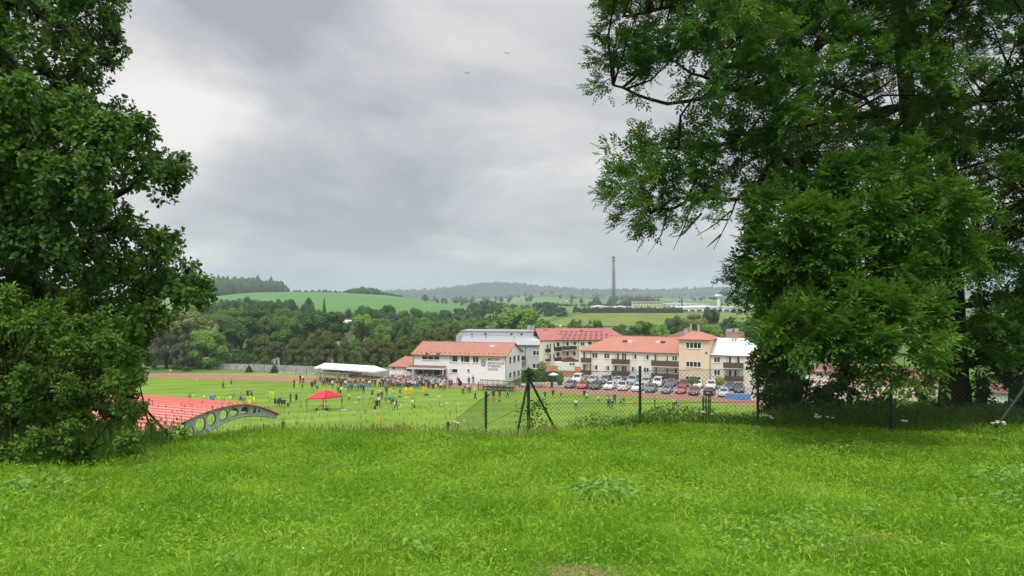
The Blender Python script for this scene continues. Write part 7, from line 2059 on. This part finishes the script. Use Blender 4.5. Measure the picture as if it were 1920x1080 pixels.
# ------------------------------------------------------------------ hedge, bins, bicycles by the clubhouse
def hedge(name, label, cat, px0, px1, D, top, base, depth, mat, n=2600, sz=.16, round_=False):
    a = P(px0, 0, D).x; b = P(px1, 0, D).x; zt = ez(top, D); z0 = base
    nn = n; d = rdir(nn); c = np.array([(a + b) / 2, D, (zt + z0) / 2]); h = np.array([(b - a) / 2, depth / 2, (zt - z0) / 2])
    if round_: pos = c + d * h * RNG.uniform(.8, 1.03, (nn, 1))
    else:
        q = d / np.abs(d).max(1, keepdims=True); pos = c + q * h * (RNG.uniform(.86, 1.05, (nn, 1)))
    nr = unit(d + rdir(nn) * .6 + np.array([0, 0, .3])); ax_ = unit(np.cross(nr, rdir(nn))); s = sz * RNG.uniform(.7, 1.4, nn)
    if not round_: pos = np.concatenate([pos, c + (pos - c) * .8]); nr = np.concatenate([nr, nr]); ax_ = np.concatenate([ax_, ax_]); s = np.concatenate([s, s * 1.5]); nn *= 2
    V, T = leaf_quads(pos, ax_, nr, s, s * .8, .1, .1); loc_ = Vector((c[0], D, z0))
    r = empty(name, loc_, 0, label, cat); o = np_mesh('foliage', V - np.array(loc_), T, [mat], tint=np.repeat(RNG.random(nn), 4)); o.parent = r
    MB().tube([(0, 0, -.1), (0, 0, (zt - z0) * .8)], [.12, .06], 6).build('stem', m_bark, r)


hedge('clipped_hedge', 'dark clipped hedge between the clubhouse and the salmon wall', 'hedge', 981, 1045, 158, 697.5, 0, 2.0, TM['dark'], 5200, .30)
hedge('garden_shrub', 'ragged green shrub at the left end of the parked cars', 'shrub', 1043, 1057, 152, 697, 0, 1.8, TM['mid'], 1400, round_=True)
hedge('ball_tree', 'small clipped ball shaped tree before the grey building', 'tree', 1007.5, 1024, 160, 677, 1.6, 1.9, TM['mid'], 1500, round_=True)
hedge('round_shrub', 'bright green round shrub under the balcony of the silver roofed end', 'shrub', 1340, 1359, 146, 706, .6, 2, TM['lime'], 1400, round_=True)
hedge('porch_shrub', 'leafy green shrub before the lowest window of the stair tower', 'shrub', 1292, 1310, 147, 705.5, .5, 2, TM['mid'], 1300, round_=True)
for px, col, lb in ((1027.5, (.70, .52, .04), 'yellow wheelie bin beside the blue one by the hedge'), (1034.5, (.03, .06, .25), 'dark blue wheelie bin right of the yellow one by the hedge')):
    v = G(px, 727); t = empty('wheelie_bin', v, 0, lb, 'bin'); mt = mk('bin_plastic', col, .5, .1, 3)
    mb = MB(); mb.add([(-.24, -.26, .06), (.24, -.26, .06), (.24, .26, .06), (-.24, .26, .06), (-.29, -.34, 1.0), (.29, -.34, 1.0), (.29, .34, 1.0), (-.29, .34, 1.0)], [(0, 3, 2, 1), (0, 1, 5, 4), (1, 2, 6, 5), (2, 3, 7, 6), (3, 0, 4, 7), (4, 5, 6, 7)]); mb.build('body', mt, t)
    mb = MB(); mb.prism([(-.31, 1.002), (.31, 1.002), (.28, 1.09), (-.28, 1.09)], -.37, .37); mb.build('lid', mt, t)
    for s in (-.26, .26): mb = MB(); mb.tube([(s - .03, .28, .1), (s + .03, .28, .1)], .1, 10); mb.build('wheel', m_dsteel, t)


def bicycle(px, py, rot, label, col):
    v = G(px, py); t = empty('bicycle', v, rot, label, 'bicycle'); mc = mk('bicycle_paint', col, .4, .1, 3)
    for x in (-.52, .52):
        mb = MB(); mb.tube([(x + .33 * math.cos(a), 0, .34 + .33 * math.sin(a)) for a in np.linspace(0, 6.283, 17)], .025, 5)
        for a in np.linspace(0, 3.14, 5): mb.tube([(x - .32 * math.cos(a), 0, .34 - .32 * math.sin(a)), (x + .32 * math.cos(a), 0, .34 + .32 * math.sin(a))], .005, 3)
        mb.build('wheel', m_dsteel, t)
    mb = MB(); a, b, c, d, e = (-.52, 0, .34), (-.08, 0, .30), (-.22, 0, .80), (.36, 0, .82), (.52, 0, .34)
    for q, w in ((a, b), (a, c), (b, c), (c, d), (b, d), (d, e)): mb.tube([q, w], .022, 5)
    mb.build('frame', mc, t); mb = MB(); mb.ball((-.24, 0, .88), (.14, .07, .04), 7, 5); mb.build('saddle', m_dsteel, t)
    mb = MB(); mb.tube([(.36, 0, .82), (.34, 0, 1.0)], .02, 5); mb.tube([(.28, -.28, 1.02), (.36, -.1, 1.0), (.36, .1, 1.0), (.28, .28, 1.02)], .018, 5); mb.build('handlebar', m_dsteel, t)


for i, (px, py, c) in enumerate(((966, 722.5, (.04, .04, .05)), (970, 724, (.2, .03, .03)), (975, 725.5, (.05, .06, .12)), (989, 727, (.04, .04, .04)), (994, 727.2, (.25, .25, .27)), (999, 727.4, (.05, .1, .2)), (1004, 727.5, (.03, .03, .03)), (1009, 727.6, (.18, .04, .03)), (1014, 727.6, (.04, .05, .06)), (1019, 727.6, (.1, .1, .1)))):
    bicycle(px, py, random.uniform(.9, 1.4), ('dark', 'red', 'navy', 'black', 'silver', 'blue', 'matt black', 'rusty red', 'slate', 'grey')[i] + ' bicycle ' + ('leaning by the clubhouse corner, %s of three' % ('first', 'second', 'third')[i] if i < 3 else 'in the rack along the hedge, %s from the left' % ('first', 'second', 'third', 'fourth', 'fifth', 'sixth', 'seventh')[i - 3]), c)
v = G(983.5, 725.8); t = empty('moped', v, .5, 'pale moped parked at the foot of the hedge beside the bicycles', 'moped')
mb = MB(); mb.prism([(-.75, .35), (-.3, .3), (.2, .28), (.5, .45), (.62, .95), (.5, 1.0), (.35, .55), (-.1, .5), (-.15, .78), (-.8, .75)], -.16, .16); mb.build('body', m_frame, t)
for x in (-.55, .6): mb = MB(); mb.tube([(x, -.06, .24), (x, .06, .24)], .24, 14); mb.build('wheel', m_dsteel, t)
mb = MB(); mb.box(-.8, -.16, -.14, .14, .785, .86); mb.build('saddle', m_dsteel, t); mb = MB(); mb.tube([(.5, -.32, 1.05), (.55, 0, 1.0), (.5, .32, 1.05)], .025, 5); mb.build('handlebar', m_dsteel, t)
# sunshade and sign near the hedge
v = G(1038, 724); t = empty('parasol', v, 0, 'white parasol open above the hedge left of the parked cars', 'parasol')
mb = MB(); ring_ = [(1.0 * math.cos(a), 1.0 * math.sin(a), 2.35) for a in np.linspace(0, 6.283, 9)[:-1]]; mb.add(ring_ + [(0, 0, 2.75)], [(i, (i + 1) % 8, 8) for i in range(8)]); mb.add([(x, y, z - .12) for x, y, z in ring_] + ring_, [(i, (i + 1) % 8, 8 + (i + 1) % 8, 8 + i) for i in range(8)]); mb.build('canopy', m_tent, t); MB().tube([(0, 0, 0), (0, 0, 2.74)], .03, 6).build('pole', m_steel, t)

# blue tarpaulin barrier on the track side
f = Facade((G(1360.5, 748.3).x, G(1360.5, 748.3).y), (G(1407.5, 750.5).x, G(1407.5, 750.5).y)); r = f.root('advertising_barrier', 'blue sheeted barrier standing beside the track before the parked cars', 'barrier')
zt_ = f.uz(1380, 738.5)[1]; m_tarp = mk('blue_tarp', (.10, .28, .66), .6, .18, 2.5, .1)
mb = MB(); k_ = 14; vs = []
for i in range(k_ + 1): vs += [(f.L * i / k_, .05 * math.sin(i * 1.9), .08), (f.L * i / k_, .05 * math.sin(i * 1.9 + .6), zt_)]
vs2 = [(x, y + .03, z) for x, y, z in vs]; mb.add(vs + vs2, [(2 * i, 2 * i + 2, 2 * i + 3, 2 * i + 1) for i in range(k_)] + [(2 * i + 1 + 2 * k_ + 2, 2 * i + 3 + 2 * k_ + 2, 2 * i + 2 + 2 * k_ + 2, 2 * i + 2 * k_ + 2) for i in range(k_)]); mb.build('sheet', m_tarp, r, smooth=True)
for i in range(5): MB().tube([(f.L * i / 4, .1, 0), (f.L * i / 4, .1, zt_ + .05)], .035, 5).build('post', m_steel, r)
mb = MB(); mb.tube([(0, .1, zt_ + .03), (f.L, .1, zt_ + .03)], .03, 5); mb.build('rail', m_steel, r)

# ------------------------------------------------------------------ the wire fence at the meadow edge
m_gpost = mk('green_post_paint', (.018, .045, .030), .45, .3, 6)
m_wire = mk('green_wire', (.030, .055, .040), .5, .2, 6)
fp = [P(640, 880, 29), P(757, 843, 22.6), P(840, 797, 19.3), P(911, 741, 17.2), P(991, 697, 16.2), P(1200, 694, 15.9), P(1421, 690, 15.6), P(1671, 712, 14.9), P(1945, 700, 14.4), P(2230, 700, 14.2)]
HF = [.5, 1.0, 1.25, 1.35, 1.40, 1.42, 1.42, 1.35, 1.35, 1.35]
fr = empty('chain_link_fence', (fp[4].x, fp[4].y, gz(fp[4].x, fp[4].y)), 0, 'green chain link fence with leaning corner braces at the edge of the meadow', 'fence'); fo = Vector(fr.location)
for i, (p, h_) in enumerate(zip(fp, HF)):
    if i == 0: continue
    g0 = min(gz(p.x, p.y), p.z - h_) - .25
    r_ = .030 if i != 4 else .034
    mb = MB(); mb.tube([Vector((p.x, p.y, g0)) - fo, p - fo + Vector((0, 0, .05))], r_, 8)
    po = mb.build('post', m_gpost, fr); MB().ball(p - fo + Vector((0, 0, .06)), r_ * 1.15, 8, 5).build('cap', m_gpost, po)
for i in range(len(fp) - 1):
    a, b = fp[i], fp[i + 1]; ha, hb = HF[i], HF[i + 1]; L_ = (b - a).length; n_ = int(L_ / .088)
    mb = MB(); wr = .0030
    def q(t, s): return a.lerp(b, t) - Vector((0, 0, (1 - s) * (ha * (1 - t) + hb * t))) - fo + Vector((0, .012, 0))
    rise = ((ha + hb) / 2) / L_
    for k_ in range(-int(n_ * rise) - 1, n_ + 1):
        for sg in (1, -1):
            t0 = k_ / n_; t1 = t0 + rise; s0, s1 = 0.0, 1.0
            if t0 < 0: s0 = -t0 / rise; t0 = 0
            if t1 > 1: s1 = (1 - (k_ / n_)) / rise; t1 = 1
            if t1 - t0 < .004: continue
            A_, B_ = (q(t0, s0), q(t1, s1)) if sg > 0 else (q(t0, 1 - s0), q(t1, 1 - s1))
            mb.tube([A_, B_], wr, 3, 0, False)
    for s_ in (.02, .5, .985): mb.tube([q(0, s_), q(1, s_)], .0040, 4, 0, False)
    mb.build('wire_mesh', m_wire, fr)
cz = fp[4]
for (px, py, D) in ((968, 803, 16.0), (1042, 790, 16.6)):
    e = P(px, py, D); MB().tube([cz - fo - Vector((0, 0, .12)), e - fo - Vector((0, 0, .2))], .026, 7).build('brace', m_gpost, fr)
MB().tube([P(1940, 700, 14.3) - fo, P(1868, 800, 13.6) - fo], .028, 7).build('brace', m_gpost, fr)
mb = MB()
for k_ in range(3): mb.tube([cz - fo + Vector((.05 * math.cos(t), .05 * math.sin(t) - .02, -.03 - .10 * k_ - .02 * math.sin(3 * t))) for t in np.linspace(0, 6.283, 12)], .010, 5)
mb.build('wire_coil', m_dsteel, fr)
# climbing plant on the corner post
n_ = 700; t_ = RNG.random(n_); pz = np.array(cz)[None] + np.stack([RNG.normal(0, .06 + .10 * t_, n_) + .02, RNG.normal(0, .07, n_), -t_ ** 1.5 * 1.3 + .03], 1)
pz[:, 0] += np.where(t_ > .6, RNG.normal(.10, .14, n_), 0)
sel = (t_ < .22) | (t_ > .62); pz = pz[sel]; t_ = t_[sel]; n_ = len(pz)
V, T = leaf_quads(pz, rdir(n_), unit(rdir(n_) + np.array([0, -.4, .5])), RNG.uniform(.04, .08, n_), RNG.uniform(.025, .05, n_), .1, .2)
rv = empty('bindweed', (cz.x, cz.y, gz(cz.x, cz.y)), 0, 'dark bindweed climbing the braced corner post of the wire fence', 'climber'); o = np_mesh('foliage', V - np.array(rv.location), T, [m_under], tint=np.repeat(RNG.random(n_), 4)); o.parent = rv
MB().tube([(0, 0, 0), (.04, -.04, .5), (-.03, .03, .9), (.03, 0, cz.z - rv.location.z)], .01, 5).build('stem', m_bark, rv)
# roll of green mesh standing in the weeds
v = P(1325, 742, 17.0); g0 = gz(v.x, v.y); t = empty('mesh_roll', (v.x, v.y, g0), 0, 'upright roll of green wire mesh standing in the weeds behind the fence', 'wire roll')
mb = MB(); H_ = v.z - g0
for k_ in range(9): a = 6.283 * k_ / 9; mb.tube([(.085 * math.cos(a), .085 * math.sin(a), -.1), (.085 * math.cos(a) * 1.05, .085 * math.sin(a), H_ + random.uniform(-.03, .05))], .009, 4)
mb.build('stays', mk('teal_paint', (.02, .14, .10), .5, .2, 5), t); mb = MB()
for k_ in range(6): z_ = H_ * (.15 + .15 * k_); mb.tube([(.09 * math.cos(a), .09 * math.sin(a), z_) for a in np.linspace(0, 6.283, 14)], .006, 4)
mb.build('hoops', m_wire, t)

# ------------------------------------------------------------------ umbels of cow parsley by the fence
m_umb = mk('umbel_white', (.82, .82, .76), .8, .06, 20); m_stem = mk('plant_stem', (.08, .18, .03), .8, .2, 8)
for i, (px, py, D, nh, lb) in enumerate(((1318, 792, 15.4, 5, 'white cow parsley heads left of the fence post under the ash'), (1435, 791, 15.0, 4, 'white cow parsley between two fence posts, left of the largest clump'), (1548, 788, 14.8, 6, 'largest clump of white cow parsley before the dark thicket'),
                                        (1703, 800, 14.0, 2, 'single sparse cow parsley right of the dark fence post'), (1872, 802, 13.6, 6, 'white cow parsley before the ash trunk at the right'), (858, 812, 14.6, 2, 'small cow parsley at the foot of the leaning left fence panel'))):
    v = P(px, py, D); g0 = gz(v.x, v.y); t = empty('cow_parsley', (v.x, v.y, g0), 0, lb, 'wildflower'); h_ = max(v.z - g0, .35)
    st = MB()
    for k_ in range(nh):
        um = MB()
        x, y, z = random.uniform(-.13, .13) * (1 + nh * .08), random.uniform(-.1, .1), h_ * random.uniform(.88, 1.08)
        st.tube([(0, 0, 0), (x * .5, y * .5, z * .6), (x, y, z - .03)], .005, 4)
        for j in range(11):
            a = j * 2.4; rr = .032 * math.sqrt(j / 11); qx, qy = x + rr * math.cos(a), y + rr * math.sin(a); um.tube([(x, y, z - .03), (qx, qy, z)], .0015, 3, 0, False); um.ball((qx, qy, z + .004), (.010, .010, .006), 6, 4)
        um.build('flower_head', m_umb, t)
    st.build('stalk', m_stem, t)
# small daisies and buttercups in the turf
mb = MB()
for k_ in range(70):
    x, y = random.uniform(-7, 8), random.uniform(5.5, 13.5)
    z = gz(x, y) + random.uniform(.08, .16); mb.ball((x, y, z), (.008, .008, .005), 6, 4, 0 if random.random() < .75 else 1)
tag(mb.build('meadow_flowers', [m_umb, mk('buttercup', (.75, .55, .03), .6, .1, 10)]), 'tiny white daisies and yellow buttercups scattered in the turf', 'flowers', None, 'stuff')
# birds
for px, py, s, lb in ((877, 137, .5, 'tiny dark bird in the grey sky above the middle, lower one'), (951, 100, .4, 'tiny dark bird high in the grey sky, upper right one')):
    v = P(px, py, 160); mb = MB(); mb.ball((0, 0, 0), (.07, .22, .06), 6, 5)
    for sg in (-1, 1): mb.slab([(0, -.08, .02), (sg * .35, -.02, .16), (sg * .7, .1, .06), (sg * .3, .14, .10), (0, .1, .02)], .015)
    tag(mb.build('bird', m_dsteel, loc=v, rz=s), lb, 'bird')
# ------------------------------------------------------------------ parked cars
def paint(name, c):
    m = mk(name, c, .28, .04, 1.0, 0, .0, .6); m.node_tree.nodes['Principled BSDF'].inputs['Coat Weight'].default_value = .5; return m


PAINT = {'white': paint('white_paint', (.78, .78, .78)), 'silver': paint('silver_paint', (.42, .44, .46)), 'grey': paint('grey_paint', (.15, .165, .18)), 'black': paint('black_paint', (.018, .020, .024)), 'red': paint('red_paint', (.42, .03, .035)),
         'wine': paint('wine_paint', (.13, .02, .022)), 'blue': paint('pale_blue_paint', (.34, .43, .56)), 'slate': paint('slate_paint', (.09, .115, .13))}
m_cglass = glassmat('car_glass', (.035, .042, .048), .06); m_tyre = mk('tyre_rubber', (.02, .02, .021), .85, .2, 5); m_rim = mk('alloy_rim', (.45, .46, .47), .35, .08, 5, 0, .6)
m_hl = mk('headlight_glass', (.72, .74, .76), .15, .1, 6); m_tl = mk('tail_light_red', (.45, .02, .02), .25, .1, 6); m_plate = mk('number_plate', (.75, .75, .73), .5, .05, 8); m_plast = mk('black_plastic', (.03, .03, .032), .6, .2, 5)
# stations along the length (front at -y): y, sill z, belt z, top z, half widths sill/belt/top
KINDS = {
    'hatchback': [(-2.02, .30, .58, .60, .70, .72, .60), (-1.90, .20, .68, .70, .80, .82, .72), (-1.25, .18, .86, .90, .86, .88, .76), (-.80, .18, .94, .97, .88, .89, .74), (-.15, .18, .97, 1.42, .88, .89, .60), (.55, .18, .98, 1.49, .88, .89, .62), (1.25, .18, 1.00, 1.43, .88, .88, .60), (1.80, .22, 1.00, 1.04, .84, .86, .70), (1.98, .34, .92, .95, .76, .78, .66)],
    'estate': [(-2.25, .30, .58, .60, .72, .74, .62), (-2.12, .20, .70, .72, .82, .84, .74), (-1.35, .18, .86, .90, .88, .90, .78), (-.90, .18, .94, .97, .89, .90, .76), (-.20, .18, .96, 1.40, .89, .90, .61), (.60, .18, .97, 1.47, .89, .90, .63), (1.70, .18, .99, 1.43, .89, .90, .61), (2.16, .22, .99, 1.03, .86, .87, .72), (2.30, .34, .90, .93, .78, .80, .68)],
    'minivan': [(-2.10, .34, .70, .72, .74, .76, .66), (-1.98, .22, .84, .86, .86, .88, .78), (-1.50, .20, 1.00, 1.04, .90, .91, .80), (-1.15, .20, 1.08, 1.12, .91, .92, .80), (-.45, .20, 1.10, 1.72, .91, .92, .70), (.60, .20, 1.10, 1.82, .91, .92, .74), (1.85, .20, 1.12, 1.80, .91, .92, .74), (2.12, .24, 1.10, 1.16, .89, .90, .80), (2.20, .36, 1.00, 1.03, .82, .84, .76)],
    'suv': [(-2.15, .38, .74, .76, .74, .76, .66), (-2.02, .28, .90, .92, .86, .88, .78), (-1.30, .26, 1.02, 1.06, .92, .93, .82), (-.90, .26, 1.08, 1.11, .92, .93, .80), (-.25, .26, 1.10, 1.60, .92, .93, .66), (.60, .26, 1.11, 1.67, .92, .93, .69), (1.60, .26, 1.13, 1.62, .92, .93, .67), (2.02, .28, 1.12, 1.18, .90, .91, .78), (2.15, .40, 1.02, 1.05, .82, .84, .74)]}


def make_car(kind):
    S = KINDS[kind]; root = empty('parked_car', (0, 0, 0)); n = len(S)
    mb = MB(); V = []
    for y, zs, zb, zt, ws, wb, wt in S: V += [(-ws * .92, y, zs), (-ws, y, zs + .12), (-wb, y, (zs + zb) * .5 + .08), (-wb * .97, y, zb), (-wt, y, zt), (wt, y, zt), (wb * .97, y, zb), (wb, y, (zs + zb) * .5 + .08), (ws, y, zs + .12), (ws * .92, y, zs)]
    fs = []
    for i in range(n - 1):
        for k in range(10): a = i * 10 + k; b = i * 10 + (k + 1) % 10; fs.append((a, b, b + 10, a + 10))
    fs += [tuple(range(10)), tuple(range((n - 1) * 10, n * 10))[::-1]]
    mb.add(V, fs)
    body = mb.build('body', PAINT['white'], root, smooth=False)

    def pane(name, q):
        q = [Vector(p) for p in q]; c = sum(q, Vector()) / len(q); nn = (q[1] - q[0]).cross(q[2] - q[0]).normalized()
        if nn.dot(c - Vector((0, c.y * .6, .7))) < 0: nn = -nn
        q = [c + (p - c) * .88 + nn * .012 for p in q]; m2 = MB(); m2.add(q + [p - nn * .008 for p in q], [(0, 1, 2, 3), (7, 6, 5, 4)] + [(i, i + 4, (i + 1) % 4 + 4, (i + 1) % 4) for i in range(4)]); return m2.build(name, m_cglass, root)
    P_ = lambda i, k: V[i * 10 + k]
    pane('windscreen', [P_(3, 4), P_(3, 5), P_(4, 5), P_(4, 4)]); pane('rear_window', [P_(6, 4), P_(6, 5), P_(7, 5), P_(7, 4)])
    for a, b in ((3, 4),):
        pass
    for k3, k4 in ((3, 4), (6, 5)):
        for i in (4, 5): pane('side_window', [P_(i, k3), P_(i + 1, k3), P_(i + 1, k4), P_(i, k4)])
    yf, yr = S[2][0] + .02, S[-3][0] - .10; R = .31 if kind != 'suv' else .36
    for sx in (-1, 1):
        for y in (yf - .12, yr - .1):
            w = S[3][5] - .02; m2 = MB(); m2.tube([(sx * (w - .18), y, R), (sx * (w + .02), y, R)], R, 18); wh = m2.build('wheel', m_tyre, root)
            m2 = MB(); m2.tube([(sx * (w + .021), y, R), (sx * (w + .03), y, R)], R * .62, 12); m2.build('rim', m_rim, wh)
        y0, zb = S[1][0], S[1][2]; m2 = MB(); m2.ball((sx * .60, y0 - .01, zb - .10), (.17, .13, .085), 8, 6); m2.build('headlight', m_hl, root)
        yb, zb = S[-2][0], S[-2][2]; m2 = MB(); m2.box(sx * .72 - .09, sx * .72 + .09, yb + .02, yb + .10, zb - .28, zb - .02); m2.build('tail_light', m_tl, root)
        m2 = MB(); m2.ball((sx * (S[3][5] + .08), S[3][0] + .15, S[3][2] + .06), (.09, .06, .07), 7, 5); m2.build('wing_mirror', m_plast, root)
    m2 = MB(); m2.box(-.26, .26, S[0][0] - .03, S[0][0] - .006, .40, .51); m2.build('number_plate', m_plate, root)
    m2 = MB(); m2.box(-.26, .26, S[-1][0] + .006, S[-1][0] + .03, .52, .63); m2.build('number_plate', m_plate, root)
    m2 = MB(); m2.box(-.5, .5, S[0][0] - .012, S[0][0] - .002, .30, .39) if False else m2.box(-.46, .46, S[0][0] - .02, S[0][0] - .004, .53, .57); m2.build('grille', m_plast, root)
    return root


PC = {k: make_car(k) for k in KINDS}
cars = [  # px, py of the near end on the ground, kind, paint, facing the camera?, label
    (1065, 729, 'hatchback', 'slate', 1, 'dark slate hatchback at the left end of the front row of cars'), (1089, 730.5, 'hatchback', 'red', 1, 'small red hatchback, second car of the front row'),
    (1113, 731.3, 'estate', 'black', 1, 'black estate car between a red and a white hatchback'), (1139, 732, 'hatchback', 'white', 1, 'white hatchback left of the tall white minivan'),
    (1166, 733.5, 'minivan', 'white', 0, 'tall white minivan parked tail first in the front row'), (1192, 735.2, 'estate', 'white', 1, 'white estate car just left of the tall fence post'),
    (1218, 737, 'estate', 'slate', 1, 'slate grey estate just right of the tall fence post'), (1247.5, 739, 'estate', 'grey', 1, 'grey estate between the slate estate and the red car'),
    (1274, 740, 'hatchback', 'red', 1, 'red hatchback in front of the stair tower'), (1299.5, 742.3, 'estate', 'wine', 1, 'dark wine coloured estate right of the red hatchback'),
    (1327, 743.2, 'hatchback', 'black', 0, 'black hatchback behind the roll of green mesh'), (1356, 745.8, 'hatchback', 'silver', 1, 'silver grey hatchback beside the blue barrier'),
    (1079, 719, 'minivan', 'white', 1, 'white van in the second row behind the red hatchback'), (1107, 720, 'hatchback', 'silver', 1, 'silver hatchback in the second row left of the grey ones'),
    (1131, 720.6, 'suv', 'grey', 1, 'grey four wheel drive in the second row behind the black estate'), (1156, 721.3, 'estate', 'silver', 1, 'silver estate in the second row behind the white hatchback'),
    (1182, 722, 'minivan', 'blue', 1, 'pale blue van in the second row behind the white estate'), (1208, 723.6, 'hatchback', 'silver', 1, 'silver hatchback in the second row behind the tall post'),
    (1231, 726, 'minivan', 'white', 1, 'white van in the second row right of the tall post'), (1255, 726.5, 'estate', 'grey', 1, 'grey estate in the second row left of the stair tower'),
    (1280, 727.5, 'hatchback', 'wine', 1, 'wine coloured hatchback in the second row before the stair tower'), (1306.6, 729.5, 'hatchback', 'white', 1, 'white hatchback in the second row before the stair tower'),
    (1332, 732, 'suv', 'white', 1, 'white four wheel drive in the second row right of the stair tower'), (1367, 733, 'estate', 'slate', 1, 'slate estate in the second row under the silver roof'),
    (1385, 737.5, 'estate', 'black', 1, 'black car partly hidden behind the blue barrier')]
used = set()
for px, py, kd, pa, fc, lb in cars:
    v = G(px, py); o = PC[kd] if kd not in used else copy_tree(PC[kd]); used.add(kd)
    yaw = -.36 + random.uniform(-.04, .04); h = Vector((-math.sin(yaw), math.cos(yaw), 0))
    o.location = v + h * 2.1; o.location.z = .026; o.rotation_euler = (0, 0, yaw + (0 if fc else math.pi))
    for ch in o.children:
        if ch.name.startswith('body'): set_mats(ch, [PAINT[pa]])
    tag(o, lb, 'car', 'cars parked before the apartments')
# ------------------------------------------------------------------ the damp air of the valley
m = bpy.data.materials.new('haze_air'); m.use_nodes = True; nt = m.node_tree
for n_ in list(nt.nodes):
    if n_.type == 'BSDF_PRINCIPLED': nt.nodes.remove(n_)
pv = nt.nodes.new('ShaderNodeVolumePrincipled'); pv.inputs['Density'].default_value = HAZE_DENSITY if 'HAZE_DENSITY' in globals() else 0.00020
pv.inputs['Color'].default_value = (.78, .87, 1.0, 1); pv.inputs['Anisotropy'].default_value = 0.25
nt.links.new(pv.outputs[0], nt.nodes['Material Output'].inputs['Volume'])
mb = MB(); mb.box(-11800, 11800, -60, 9300, -12, 190)
o = mb.build('haze', m); tag(o, 'thin damp haze hanging over the valley', 'haze', None, 'stuff')
